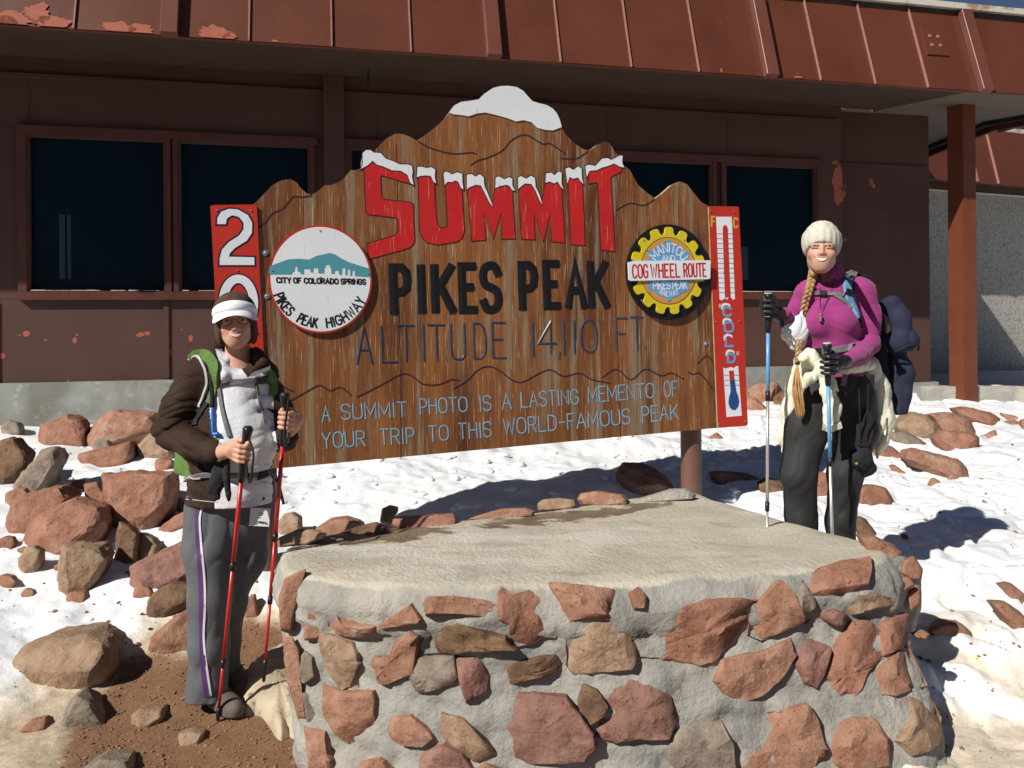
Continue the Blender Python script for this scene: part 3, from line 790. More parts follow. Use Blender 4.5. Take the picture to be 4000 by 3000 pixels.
# top surface rings (scaled about the centre), then rounded edge, then the faces
for s_ in np.linspace(.0, .90, 22)[1:]: levels.append(('top', s_, ZT))
for ins, dz in ((.06, .0005), (.036, .002), (.020, .006), (.009, .015), (.002, .029), (0, .050)): levels.append(('edge', ins, ZT-dz))
for z in np.linspace(ZT-.08, -.22, 46): levels.append(('side', 0, z))
for kind, a, z in levels:
    r = []
    for i in range(M_):
        t = tp[i]; b_ = bp[i]; dirc = (t-cen); nrm = (tp[(i+1) % M_]-tp[i-1]); nrm = Vector((nrm.y, -nrm.x)).normalized()
        front = max(0, min(1, (3.15-t.y)/.25))
        if kind == 'top':
            p = cen+(t-nrm*.09-cen)*(a/.90*.97+.03)
            q = Vector((p.x, p.y, z+.010*(noise.noise(Vector((p.x*2.2, p.y*2.2, 0))))+.003*noise.noise(Vector((p.x*14, p.y*14, 3)))))
            q.z += .012*max(0, 1-abs((p-cen).length))
        else:
            k = (ZT-z)/(ZT+.22) if kind == 'side' else (ZT-z)/(ZT+.22)
            p = t.lerp(b_, min(1, max(0, k*1.15)))-nrm*(a if kind == 'edge' else 0)
            wob = .016*noise.noise(Vector((p.x*3.5, p.y*3.5, z*4)))+.017*noise.noise(Vector((p.x*10, p.y*10, z*13)))+.009*noise.noise(Vector((p.x*26, p.y*26, z*30)))-.012*max(0, .12-abs(noise.noise(Vector((p.x*7+5, p.y*7, z*8)))))/.12
            lip = .022*math.exp(-((z-(ZT-.085-.03*noise.noise(Vector((p.x*3, 0, 5)))))/.05)**2)
            e = 1 if kind == 'side' else min(1, (ZT-z)/.062)
            rec = -.016*e*(1 if z < ZT-.16 else 0)
            p = p+nrm*((wob+lip+rec)*e)
            q = Vector((p.x, p.y, z+.004*noise.noise(Vector((p.x*9, p.y*9, 1)))))
        r.append(len(V)); V.append(q)
    rings.append(r)
Qf = []
for a, b_ in zip(rings[:-1], rings[1:]):
    for i in range(M_): Qf.append((a[i], b_[i], b_[(i+1) % M_], a[(i+1) % M_]))
V.append(Vector((cen.x, cen.y, ZT+.01))); ci = len(V)-1
Qt = [(ci, rings[0][i], rings[0][(i+1) % M_], rings[0][(i+1) % M_]) for i in range(M_)]
me = bpy.data.meshes.new('core'); me.from_pydata([tuple(v) for v in V], [], [list(q) for q in Qf]+[[ci, rings[0][i], rings[0][(i+1) % M_]] for i in range(M_)])
me.polygons.foreach_set('use_smooth', np.ones(len(me.polygons), dtype=bool))
WET = r4([(380,300),(740,235),(1160,245),(1500,185),(1700,150),(2212,110),(2300,100),(2420,85),(2420,105),(2212,150),(1900,190),(1500,225),(1150,262),(900,300),(700,318),(350,345),(120,370),(120,340)])
va = np.array([tuple(v) for v in V]); pxc = proj(va); wob_ = (fbm(va[:, 0], va[:, 1], 14, 3, 4)-.5)*50
a_ = me.attributes.new('top', 'FLOAT', 'POINT'); a_.data.foreach_set('value', np.clip((va[:, 2]-(ZT-.036))/.040, 0, 1).astype(np.float32))
a_ = me.attributes.new('wet', 'FLOAT', 'POINT'); a_.data.foreach_set('value', ((va[:, 2] > ZT-.03)*soft_in(pxc+np.stack([wob_, wob_*.4], 1), WET, 14)).astype(np.float32))
core = add('mortar_core', me, M_plat, plat)
pbv = bvh_of(core)

def stone_from_outline(pxs, bvh, out=.022, name='stone', parent=None, m=None, seed=0, Yd=2.8, flat=None, facets=True):
    cc = Vector((sum(p[0] for p in pxs)/len(pxs), sum(p[1] for p in pxs)/len(pxs)))
    pts = [cc+(Vector(p)-cc)*1.19 for p in pxs]
    pts = [a.lerp(b_, k/4) for a, b_ in zip(pts, pts[1:]+pts[:1]) for k in range(4)]; rr = random.Random(seed)
    ring = []
    for p in pts:
        h, n = hit(bvh, p.x, p.y)
        if h is None: continue
        if n.y > 0 and n.z < .3: n = -n
        ring.append((h, n))
    if len(ring) < 5: return None
    c = sum((h for h, n in ring), Vector())/len(ring)
    nrm = sum((n for h, n in ring), Vector()).normalized()
    # flatten ring on its mean plane a bit so that the block is rigid
    R = [(h-nrm*((h-c).dot(nrm)*.55)) for h, n in ring]
    tx = nrm.orthogonal().normalized(); ty = nrm.cross(tx)
    size = sum((r-c).length for r in R)/len(R)
    tilt = tx*rr.uniform(-.22, .22)+ty*rr.uniform(-.22, .22)
    off = out*(.75+.5*rr.random())
    kinks = [(rr.uniform(0, 6.28), rr.uniform(.3, .8)) for _ in range(3)]
    def disp(p, amt):
        q = p*9; q2 = p*30
        return nrm*(amt*(noise.noise(q+Vector((seed, 0, 0)))*.9+abs(noise.noise(q*2.1+Vector((0, seed, 0))))*.6+noise.noise(q2)*.45+noise.noise(p*75)*.15))
    bm = bmesh.new(); lv = []
    for s_, d in ((1.03, -.05), (1.0, -.004), (.99, off*.75), (.955, off*1.0), (.80, off*1.08), (.58, off*1.14), (.36, off*1.18), (.16, off*1.18)):
        r = []
        for k, p in enumerate(R):
            j = 1+.05*noise.noise(p*40+Vector((seed, 3, 0))) if s_ > .9 else 1
            q = c+(p-c)*s_*j
            if d > 0:
                q = q+nrm*d+disp(q, .013+.05*size)*(.5 if s_ > .95 else 1)+nrm*tilt.dot(q-c)*.8
                # broken facets
                for a, h_ in kinks:
                    u = (tx*math.cos(a)+ty*math.sin(a)).dot(q-c)/size
                    if u > h_: q -= nrm*(u-h_)*size*.55
            else: q = q+nrm*d
            r.append(bm.verts.new(q))
        lv.append(r)
    n = len(R)
    for a, b_ in zip(lv[:-1], lv[1:]):
        for k in range(n): bm.faces.new((a[k], a[(k+1) % n], b_[(k+1) % n], b_[k]))
    cv = bm.verts.new(c+nrm*off*1.18+disp(c, .013+.05*size)); l = lv[-1]
    for k in range(n): bm.faces.new((l[k], l[(k+1) % n], cv))
    bmesh.ops.recalc_face_normals(bm, faces=bm.faces)
    me = bm_me(bm, smooth=True)
    if hasattr(me, 'set_sharp_from_angle'): me.set_sharp_from_angle(angle=math.radians(28))
    return add(name, me, m or M_wstone, parent, centre=True)
FACE = [r4(p) for p in (
 [(415,715),(430,712),(500,765),(600,785),(680,800),(685,825),(660,845),(540,835),(440,800)],
 [(715,800),(800,745),(890,685),(940,760),(925,780),(740,812)],
 [(1005,690),(1020,655),(1150,645),(1300,660),(1395,680),(1395,720),(1320,745),(1180,735),(1020,740)],
 [(1410,625),(1430,600),(1480,640),(1560,615),(1640,660),(1665,700),(1665,830),(1580,880),(1480,900),(1465,790),(1415,765)],
 [(1715,575),(1880,590),(2040,605),(2120,690),(2140,745),(1900,755),(1825,765),(1780,690)],
 [(985,900),(1100,775),(1200,810),(1400,860),(1450,910),(1290,925),(1100,945),(990,950)],
 [(1820,850),(1880,820),(2140,775),(2160,830),(2165,960),(2130,1025),(1990,1050),(1860,1060),(1815,1010)],
 [(285,700),(330,720),(380,800),(385,870),(350,885),(275,890)],
 [(385,860),(450,865),(560,910),(580,980),(595,1010),(540,1130),(490,1150),(430,1060),(395,960)],
 [(800,910),(870,860),(915,880),(910,960),(900,1060),(760,1115),(690,1120),(650,1165),(620,1130),(620,1060),(700,980),(780,975)],
 [(810,1205),(870,1100),(940,1000),(1060,985),(1130,985),(1145,1080),(1150,1130),(1060,1160),(900,1200)],
 [(1165,1000),(1280,1000),(1330,1090),(1320,1160),(1240,1220),(1215,1225),(1180,1090)],
 [(1370,1090),(1420,1050),(1600,990),(1700,980),(1745,1020),(1700,1060),(1560,1100),(1430,1150),(1375,1150)],
 [(265,1000),(290,960),(330,990),(350,1080),(300,1120),(270,1100)],
 [(415,1160),(500,1190),(670,1190),(680,1240),(670,1380),(640,1420),(550,1465),(470,1400),(425,1300)],
 [(1805,1245),(1890,1150),(1960,1180),(2015,1260),(1990,1310),(1900,1365),(1850,1320)],
 [(1355,1420),(1400,1330),(1500,1230),(1600,1210),(1760,1230),(1830,1310),(1890,1400),(1910,1480),(1850,1540),(1650,1565),(1450,1590),(1390,1520)],
 [(720,1390),(800,1340),(900,1325),(980,1390),(1010,1440),(960,1480),(870,1475),(800,1450)],
 [(1080,1400),(1090,1320),(1200,1350),(1330,1480),(1370,1540),(1280,1590),(1160,1500),(1100,1450)],
 [(905,1622),(930,1560),(1090,1490),(1180,1540),(1230,1622),(1240,1700),(900,1700)],
 [(128,640),(165,530),(290,470),(240,560),(225,640),(215,760),(200,850),(140,830)],
 [(150,870),(210,860),(250,930),(262,1100),(290,1350),(240,1340),(178,1120)],
 [(250,1180),(330,1190),(370,1280),(350,1370),(290,1360)],
 [(290,1400),(400,1430),(440,1560),(430,1660),(340,1662),(310,1520)],
 [(590,1660),(620,1590),(720,1570),(800,1640),(800,1720),(600,1720)],
 [(1260,1640),(1330,1600),(1440,1640),(1480,1720),(1280,1720)])]
FACE += [r5(p) for p in (
 [(250,790),(350,720),(450,640),(580,600),(700,590),(810,600),(820,650),(780,700),(700,770),(620,870),(560,885),(480,870),(380,850),(260,840)],
 [(850,620),(930,520),(960,500),(1020,560),(1060,660),(1055,690),(980,720),(880,760),(820,740)],
 [(1060,560),(1090,490),(1135,580),(1145,640),(1095,680),(1065,640)],
 [(1100,450),(1280,395),(1400,385),(1410,430),(1390,515),(1250,540),(1130,540)],
 [(1305,600),(1340,560),(1450,550),(1540,575),(1545,600),(1440,610),(1340,640)],
 [(1155,650),(1240,625),(1290,640),(1290,690),(1240,695)],
 [(1490,700),(1530,680),(1620,655),(1645,760),(1640,800),(1500,840)],
 [(1480,930),(1560,860),(1680,805),(1700,880),(1690,1000),(1560,1050),(1475,1035)],
 [(1320,730),(1400,720),(1480,800),(1490,870),(1400,940),(1370,1020),(1300,1130),(1220,1185),(1140,1170),(1110,1130),(1190,1010),(1230,920),(1250,830)],
 [(1090,820),(1130,770),(1225,775),(1215,840),(1175,950),(1150,1005),(1095,980),(1060,900)],
 [(690,890),(750,870),(870,850),(990,795),(1010,870),(960,960),(860,1050),(780,1080),(700,1030),(660,980)],
 [(150,985),(240,975),(310,1010),(340,1045),(415,1070),(410,1190),(380,1260),(240,1260),(150,1280),(65,1245),(90,1150)],
 [(430,1340),(440,1260),(560,1200),(660,1210),(700,1310),(720,1431),(720,1490),(430,1490)],
 [(800,1480),(830,1290),(900,1180),(1080,1130),(1130,1200),(1190,1370),(1200,1480)],
 [(1240,1350),(1260,1230),(1330,1190),(1430,1190),(1490,1280),(1490,1400),(1350,1431),(1260,1420)],
 [(1570,1280),(1640,1180),(1630,1080),(1700,1055),(1745,1130),(1780,1230),(1760,1290),(1700,1330),(1640,1345)],
 [(205,550),(250,520),(280,570),(270,620),(230,620)])]
# rocks: closed angular solids that follow an outline and have real depth
def rock_solid(pxs, Y, depth=.8, seed=0, m=None, name='rock', parent=None, label=None, cat='rock', group=None, rough=1.0, sink=False):
    rr = random.Random(seed)
    pts = [P(x, y, Y) for x, y in pxs]
    c = sum(pts, Vector())/len(pts); wd = max(p.x for p in pts)-min(p.x for p in pts); ht = max(p.z for p in pts)-min(p.z for p in pts)
    D = depth*min(wd, ht*1.6)*.42
    bm = bmesh.new()
    for p in pts: bm.verts.new(p)
    zb = min(p.z for p in pts)
    pa_, pb_ = rr.uniform(-.5, .5), rr.uniform(.15, .75); kx = rr.uniform(-.25, .5)
    for k, p in enumerate(pts):
        u = (p.x-c.x)/max(wd, .01)*2; v = (p.z-c.z)/max(ht, .01)*2
        front = -D*max(.25, .8-.35*pa_*u-.45*pb_*v)
        if sink and v < -.25:
            for dy in (front*.8, D*.5): bm.verts.new((c.x+(p.x-c.x)*.96, p.y+dy, p.z-.10))
        for s_, dy in ((.91+rr.uniform(-.05, .04), front), (.70+rr.uniform(-.12, .08), front-D*.22), (.84+rr.uniform(-.08, .08), D*rr.uniform(.6, .95))):
            q = c+(p-c)*s_+Vector((0, 0, .0)); q.y += dy
            q = CAMP+(q-CAMP); kk = (Y+(q.y-Y))/Y; q.x = q.x*(kk if dy < 0 else 1); q.z = CAMZ+(q.z-CAMZ)*(kk if dy < 0 else 1)
            bm.verts.new(q)
    bmesh.ops.convex_hull(bm, input=bm.verts)
    for v in [v for v in bm.verts if not v.link_faces]: bm.verts.remove(v)
    bmesh.ops.bevel(bm, geom=bm.edges, offset=min(wd, ht)*.03, segments=1, affect='EDGES', clamp_overlap=True)
    bmesh.ops.triangulate(bm, faces=bm.faces)
    L = max(wd, ht)/11
    for _ in range(3):
        es = [e for e in bm.edges if e.calc_length() > L]
        if not es: break
        bmesh.ops.subdivide_edges(bm, edges=es, cuts=1)
        bmesh.ops.triangulate(bm, faces=bm.faces)
    bm.normal_update()
    for v in bm.verts:
        q = v.co
        n1 = noise.noise(q*6+Vector((seed*1.7, 0, 0)))*.30+noise.noise(q*17+Vector((0, seed, 0)))*.42+noise.noise(q*45)*.22
        crack = abs(noise.noise(q*5+Vector((0, 0, seed*3.1)))); cr = -max(0, .055-crack)*5
        v.co = q+v.normal*(min(wd, ht)*.085*rough*(n1+cr*.45))
    me = bm_me(bm, smooth=True); me.set_sharp_from_angle(angle=math.radians(24))
    o = add(name, me, m or M_rock, parent, centre=True)
    if label: tag(o, label, cat, group)
    return o
SPECIAL = {26: 'large rough red stone', 16: 'large purplish pitted stone'}
tones = [0.07, .5, .3, .9, .6]
TONE = {2: 'pink', 3: 'red', 4: 'pink', 5: 'dark', 6: 'tan', 8: 'tan', 9: 'pink', 10: 'grey', 11: 'purple', 12: 'dark', 13: 'grey', 15: 'dark', 16: 'purple', 17: 'pink', 18: 'tan', 19: 'purple', 22: 'grey',
        26: 'red', 27: 'pink', 28: 'grey', 29: 'red', 30: 'tan', 31: 'purple', 32: 'red', 33: 'pink', 34: 'red', 35: 'purple', 36: 'pink', 37: 'purple', 38: 'grey', 39: 'pink', 40: 'pink', 41: 'tan', 42: 'red'}
for i, p in enumerate(FACE):
    if i in (20, 21, 7, 22):
        ys = [h.y for h in (hit(pbv, *q)[0] for q in p) if h is not None]
        rock_solid(p, (sorted(ys)[0 if i in (20, 21) else len(ys)//2] if ys else 2.95)+.02, depth=.8, seed=i, name='stone', parent=plat, m=WS[TONE.get(i, 'pink')], rough=.6); continue
    o = stone_from_outline(p, pbv, out=.023, parent=plat, seed=i*7+1, m=WS[TONE.get(i, 'pink')])
# kerb of stones along the back of the platform and stones capping the right corner
BACK = [r4(p) for p in (
 [(125,350),(120,300),(230,250),(330,245),(410,270),(400,300),(300,340),(180,345)],
 [(440,290),(560,240),(700,205),(760,230),(740,270),(600,290)],
 [(770,185),(900,170),(1140,160),(1160,190),(1150,255),(1000,250),(800,245),(765,220)],
 [(712,205),(725,130),(770,105),(820,115),(820,150),(775,170),(760,215)],
 [(1220,190),(1290,160),(1420,130),(1560,122),(1615,145),(1600,170),(1400,195),(1260,200)],
 [(1620,100),(1650,75),(1760,65),(1840,75),(1850,110),(1820,130),(1660,145),(1625,140)],
 [(1850,75),(1870,40),(1960,25),(2060,45),(2120,50),(2150,80),(2150,110),(2000,120),(1870,110)])]
BACK += [r5([(215,75),(300,50),(420,15),(500,10),(550,40),(540,65),(350,80),(230,90)])]
for i, p in enumerate(BACK):
    by = max(q[1] for q in p); bx = sum(q[0] for q in p)/len(p)
    v = by-CY+(bx-CX)*ROLL; Yd = (CAMZ-(ZT-.01))*F/v
    rock_solid(p, Yd+.05, depth=.9, seed=200+i, name='stone', parent=plat, m=M_mortar if i == 7 else WS[('tan', 'dark', 'red', 'tan', 'pink', 'tan', 'pink')[i]])
rock_solid(r5([(1380,400),(1500,330),(1600,350),(1690,430),(1690,620),(1650,760),(1560,640),(1450,540),(1380,500)]), 3.14, depth=.7, seed=77, name='mortar_shoulder', parent=plat, m=M_mortar, rough=.5)
for i, (p, Yd) in enumerate(((r5([(1370,250),(1450,250),(1540,290),(1600,340),(1590,380),(1530,400),(1430,370),(1400,300)]), 3.16), (r5([(1600,380),(1650,355),(1700,420),(1690,480),(1640,480),(1580,440)]), 3.1),
        (r5([(1610,560),(1650,510),(1690,520),(1685,600),(1640,640)]), 3.02), (r5([(1640,750),(1700,730),(1735,750),(1720,780),(1670,775)]), 2.98), (r5([(1560, 470), (1620, 460), (1660, 500), (1600, 540)]), 3.0))):
    rock_solid(p, Yd, depth=.9, seed=230+i, name='stone', parent=plat, m=M_wstone)
# mortar spread over the soil at the left foot of the platform
ap = [(935, 2700), (1000, 2600), (1075, 2560), (1120, 2540), (1190, 2600), (1210, 2760), (1190, 2900), (1130, 2880), (1090, 2890), (1020, 2800), (950, 2790)]
q = smooth_poly(ap, 6); bm = bmesh.new(); cxy = Vector((sum(p.x for p in q)/len(q), sum(p.y for p in q)/len(q)))
lv = []
for s_, h_ in ((1.04, -.03), (1.0, .012), (.93, .045), (.8, .062), (.6, .075), (.35, .085), (.12, .09)):
    r = []
    for p in q:
        pp = cxy+(p-cxy)*s_; g = ghit(pp.x, pp.y); g = g+Vector((0, 0, h_+.028*noise.noise(g*9)+.012*noise.noise(g*26))); r.append(bm.verts.new(g))
    lv.append(r)
for a, b_ in zip(lv[:-1], lv[1:]):
    for k in range(len(q)): bm.faces.new((a[k], a[(k+1) % len(q)], b_[(k+1) % len(q)], b_[k]))
bm.faces.new(lv[-1]); bmesh.ops.recalc_face_normals(bm, faces=bm.faces)
me = bm_me(bm, smooth=True); me.set_sharp_from_angle(angle=math.radians(50))
apron = add('mortar_apron', me, mat('tan_mortar', (.36, .29, .20), (.50, .42, .31), rough=.95, scale=9, bump=.8, bscale=50, spec=.1, extra=spots(16, .60, .68, (.22, .15, .1), detail=9)), plat)

# ------------------------------------------------------------------ loose rocks, each a thing
g3 = lambda p: zoomxy(p, 0, 1500, 1400/1548)
g6 = lambda p: zoomxy(p, 3200, 1400, 800/1475)
ROCKS = [
 (g3([(-40,330),(0,240),(60,225),(130,300),(125,350),(60,400),(0,440),(-40,430)]), 'dark shaded boulder cut by the left photo edge below the concrete footing', 0),
 (g3([(45,460),(100,380),(190,280),(240,270),(265,320),(190,450),(110,490)]), 'tall grey-brown slab leaning to the right near the left edge', 0),
 (g3([(170,180),(290,130),(350,150),(375,190),(370,270),(200,260)]), 'reddish block against the concrete footing, left of the broad flat slab', 0),
 (g3([(365,220),(430,150),(480,110),(600,130),(680,125),(700,200),(590,240),(440,275),(370,240)]), 'broad pinkish slab against the footing, behind the brown jacket elbow', 0),
 (g3([(335,300),(570,245),(590,300),(560,330),(410,355),(340,340)]), 'long low red stone below the broad flat slab', 0),
 (g3([(585,270),(650,210),(720,215),(760,300),(640,320)]), 'yellowish stone peeping out beside the brown jacket elbow', 0),
 (g3([(445,390),(600,375),(740,385),(765,440),(740,530),(640,620),(570,610),(490,570),(450,480)]), 'big angular red boulder left of the green backpack', 0),
 (g3([(360,430),(420,420),(450,470),(460,540),(410,520),(370,480)]), 'small red stone wedged left of the big angular red boulder', 0),
 (g3([(45,500),(150,460),(260,440),(310,490),(280,540),(140,640),(60,610)]), 'flat-topped red block behind the cracked box-shaped boulder', 0),
 (g3([(120,610),(150,570),(320,490),(440,530),(460,600),(440,640),(280,720),(130,680)]), 'box-shaped red boulder with a crack across its front', 0),
 (g3([(500,660),(515,590),(560,610),(600,650),(580,770),(540,780),(505,720)]), 'narrow upright dark stone beside the small yellow wedge', 0),
 (g3([(560,740),(600,640),(660,665),(690,700),(670,760),(570,765)]), 'small yellow wedge-shaped stone left of the grey trousers', 0),
 (g3([(250,780),(270,690),(350,685),(430,700),(480,740),(400,850),(380,890),(280,900)]), 'upright blocky brown stone standing in the snow at left', 0),
 (g3([(80,760),(110,700),(150,695),(180,720),(170,780),(100,820)]), 'small pale brown stone half in snow near the left edge', 0),
 (g3([(555,790),(640,750),(800,670),(830,720),(830,830),(720,870),(600,850)]), 'long slanting red boulder reaching behind the grey trousers', 0),
 (g3([(640,640),(740,570),(810,545),(830,600),(740,640)]), 'thin red stone behind the hip of the grey trousers', 0),
 (g3([(620,990),(640,920),(740,850),(830,860),(830,940),(720,990),(640,1000)]), 'brown stone with a dark shaded side, left of the purple stripe', 0),
 (g3([(650,1100),(760,1000),(815,970),(840,1000),(840,1150),(700,1150)]), 'sunken pink rock touching the knee of the grey trousers', 0),
 (g3([(15,1210),(90,1130),(200,1085),(380,1070),(480,1095),(510,1150),(500,1220),(430,1255),(270,1270),(130,1255),(70,1235)]), 'wide low boulder in dirty snow at the lower left', 0),
 (g3([(250,1475),(300,1370),(330,1335),(400,1370),(470,1475)]), 'pointed grey stone below the wide low boulder', 0),
 (g3([(75,1490),(130,1450),(200,1440),(205,1480),(150,1500)]), 'little dark red stone in icy mud at the lower left', 0),
 (g3([(565,1430),(600,1400),(700,1405),(715,1440),(640,1480),(590,1470)]), 'tan stone sunk flat in the soil below the shoe', 0),
 (g3([(765,1560),(770,1510),(830,1495),(880,1510),(870,1540),(800,1560)]), 'small tan stone in the soil right of the pole tip', 0),
 (g3([(340,1669),(430,1610),(560,1620),(590,1700),(340,1700)]), 'grey stone cut by the bottom photo edge', 0),
 (g3([(1050,930),(1100,905),(1120,1000),(1055,1012)]), 'red stone seen between the grey trousers and the sign post', 0),
 (r4([(120,300),(125,200),(160,155),(210,150),(260,180),(262,235),(180,260)]), 'brown stone beside the red pole, behind the platform', 0),
 (r4([(330,245),(420,190),(520,180),(610,200),(600,225),(450,285),(400,270)]), 'rounded pink boulder in snow behind the platform', 0),
 (r4([(530,90),(600,80),(625,95),(600,112),(550,108)]), 'small brown stone poking out of the snow under the sign', 0),
 (r4([(610,120),(650,112),(710,118),(660,138),(625,132)]), 'tiny flat stone below the small brown one under the sign', 0),
 (g6([(560,460),(660,380),(780,410),(860,480),(870,520),(790,585),(640,540),(540,500)]), 'rounded tan boulder just right of the hanging navy jacket', 0),
 (g6([(520,530),(640,530),(780,590),(770,615),(600,600),(520,570)]), 'low grey-brown slab in front of the rounded tan boulder', 0),
 (g6([(800,400),(950,385),(1090,440),(1110,540),(900,560),(860,480)]), 'pinkish block in front of the foot of the orange-brown post', 0),
 (g6([(820,580),(900,520),(1100,530),(1150,570),(1110,650),(1060,670),(900,620)]), 'broad rusty slab in front of the pinkish block', 0),
 (g6([(960,360),(1060,350),(1240,390),(1300,430),(1280,480),(1180,460),(1000,400)]), 'long red stone at the foot of the orange-brown post', 0),
 (g6([(380,680),(440,600),(530,640),(620,700),(600,725),(440,710)]), 'wedge of red rock right of the cream jacket hem', 0),
 (g6([(600,720),(620,660),(750,660),(850,700),(1000,730),(1060,780),(1070,860),(960,850),(830,800)]), 'long rounded red slab lying in the snow on the right', 0),
 (g6([(500,780),(540,765),(620,800),(655,835),(600,840),(540,820)]), 'small flat rust-coloured stone on the right snow slope', 0),
 (g6([(770,900),(830,860),(930,905),(870,920)]), 'low orange stone below the long rounded slab', 0),
 (g6([(925,860),(950,825),(1000,845),(1005,880),(960,893)]), 'small stone tucked under the end of the long rounded slab', 0),
 (g6([(265,1030),(280,920),(380,905),(480,930),(530,1000),(510,1060),(400,1060)]), 'red rock behind the shin of the right-hand hiker, partly shaded', 0),
 (g6([(1145,545),(1270,515),(1310,570),(1200,560)]), 'triangular rust stone on the snow right of the broad slab', 0),
 (g6([(1300,390),(1475,410),(1500,440),(1380,430)]), 'thin flat red stone by the right photo edge, nearest the kerb', 0),
 (g6([(1345,510),(1400,500),(1445,540),(1400,540)]), 'tiny triangular stone near the right photo edge', 0),
 (g6([(1280,450),(1400,440),(1500,465),(1500,490),(1390,470)]), 'half-buried stone just below the thin flat red stone', 0),
 (g6([(-20,810),(70,830),(75,960),(50,1005),(-20,970)]), 'orange rock seen between the legs of the right-hand hiker', 0),
 (g6([(250,1180),(300,1140),(340,1160),(460,1300),(300,1250)]), 'upright two-toned stone just behind the right end of the platform', 0),
 (g6([(480,1210),(520,1185),(580,1200),(580,1225)]), 'small dark stone in the shadow on the snow', 0),
 (g6([(590,1265),(630,1265),(660,1310),(620,1320)]), 'dark pebble-sized stone at the lower edge of the snow shadow', 0),
 (g6([(1160,1030),(1190,1018),(1225,1035),(1240,1065)]), 'little brown stone alone on the open snow at right', 0),
 (r5([(2085,500),(2140,488),(2230,540),(2210,572),(2120,533)]), 'red stone at the right photo edge above the long pink one', 0),
 (r5([(2045,590),(2110,578),(2240,680),(2240,740),(2100,655)]), 'long pink stone at the right photo edge', 0),
 (r5([(1725,722),(1800,690),(1900,697),(1945,728),(1900,752),(1780,747)]), 'flat reddish stone sunk in dirty snow right of the platform', 0),
 ([(2405, 1850), (2440, 1815), (2530, 1815), (2590, 1850), (2640, 1900), (2500, 1918), (2430, 1895)], 'brown stone in the sign shadow beside the round steel post', 0),
 ([(2770, 1850), (2800, 1838), (2930, 1852), (2990, 1870), (2900, 1885), (2800, 1880)], 'long brown stone in shade right of the round steel post', 0),
 ([(2911, 1520), (2960, 1498), (3034, 1490), (3044, 1505), (3008, 1577), (2931, 1560)], 'tilted pink slab against the footing behind the left blue pole', 0),
 ([(2905, 1550), (2951, 1555), (3021, 1602), (2957, 1612), (2905, 1610)], 'low pink slab below the tilted one, right of the thermometer', 0),
 ([(3005, 1590), (3030, 1545), (3085, 1515), (3100, 1530), (3080, 1575)], 'shaded brown stone under the tilted pink slab', 0),
 ([(2960, 1890), (3000, 1865), (3060, 1880), (3075, 1910), (3040, 1925), (2970, 1915)], 'dark stone in the snow shadow between the two blue poles', 0),
 ([(2755, 1702), (2800, 1690), (2830, 1700), (2820, 1718), (2770, 1720)], 'small brown stone below the right end of the sign', 0),
 ([(3990, 1640), (4040, 1630), (4060, 1680), (4000, 1690)], 'stone cut by the right photo edge', 0)]
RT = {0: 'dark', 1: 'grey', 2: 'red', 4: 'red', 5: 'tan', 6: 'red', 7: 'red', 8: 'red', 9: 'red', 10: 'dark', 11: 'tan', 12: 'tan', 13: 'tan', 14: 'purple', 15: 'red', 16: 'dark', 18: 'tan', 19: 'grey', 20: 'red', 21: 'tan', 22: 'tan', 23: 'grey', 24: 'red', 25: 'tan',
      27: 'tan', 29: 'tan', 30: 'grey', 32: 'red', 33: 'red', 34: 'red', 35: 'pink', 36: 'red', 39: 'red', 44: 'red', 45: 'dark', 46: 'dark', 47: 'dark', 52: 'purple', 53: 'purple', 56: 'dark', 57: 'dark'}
for i, (p, lab, _) in enumerate(ROCKS):
    by = max(q[1] for q in p); bx = sum(q[0] for q in p)/len(p)
    h = ghit(bx, by-12); wd = (max(q[0] for q in p)-min(q[0] for q in p))/F*h.y; ht = (by-min(q[1] for q in p))/F*h.y
    flatr = ht < .45*wd
    rock_solid([(x, y+(10 if y > by-25 else 0)) for x, y in p], h.y+(.40 if not flatr else .50)*min(wd, ht*1.6), depth=1.15 if not flatr else 1.5, seed=i+3, sink=True, label=lab, m=RK[RT.get(i, 'pink')])

for i, (x, y, r_, lab) in enumerate([(75, 1960, 44, 'mid-sized red block between the leaning slab and the flat-topped block'), (300, 2350, 38, 'mid-sized stone in snow left of the upright blocky stone base'), (395, 1760, 40, 'mid-sized stone filling the gap below the long low red stone'), (20, 2290, 40, 'mid-sized stone cut by the left photo edge beside the pale brown stone'),
        (560, 2330, 36, 'mid-sized stone under the long slanting red boulder'), (690, 1990, 36, 'mid-sized stone behind the jacket hem, below the big angular boulder'), (215, 2010, 34, 'mid-sized dark-edged stone against the small wedged red stone'), (640, 1830, 34, 'mid-sized stone just under the green backpack'), (45, 1690, 40, 'mid-sized stone under the footing at the left photo edge')]):
    rr = random.Random(i+50); h = ghit(x, y)
    pp = [(x+math.cos(a)*r_*rr.uniform(.9, 1.4), y-r_*.5+math.sin(a)*r_*rr.uniform(.6, .9)) for a in [2*math.pi*k/7+rr.uniform(-.2, .2) for k in range(7)]]
    rock_solid(pp, h.y+.05, depth=1.1, seed=500+i, sink=True, label=lab, m=RK[('pink', 'red', 'grey')[i % 3]])
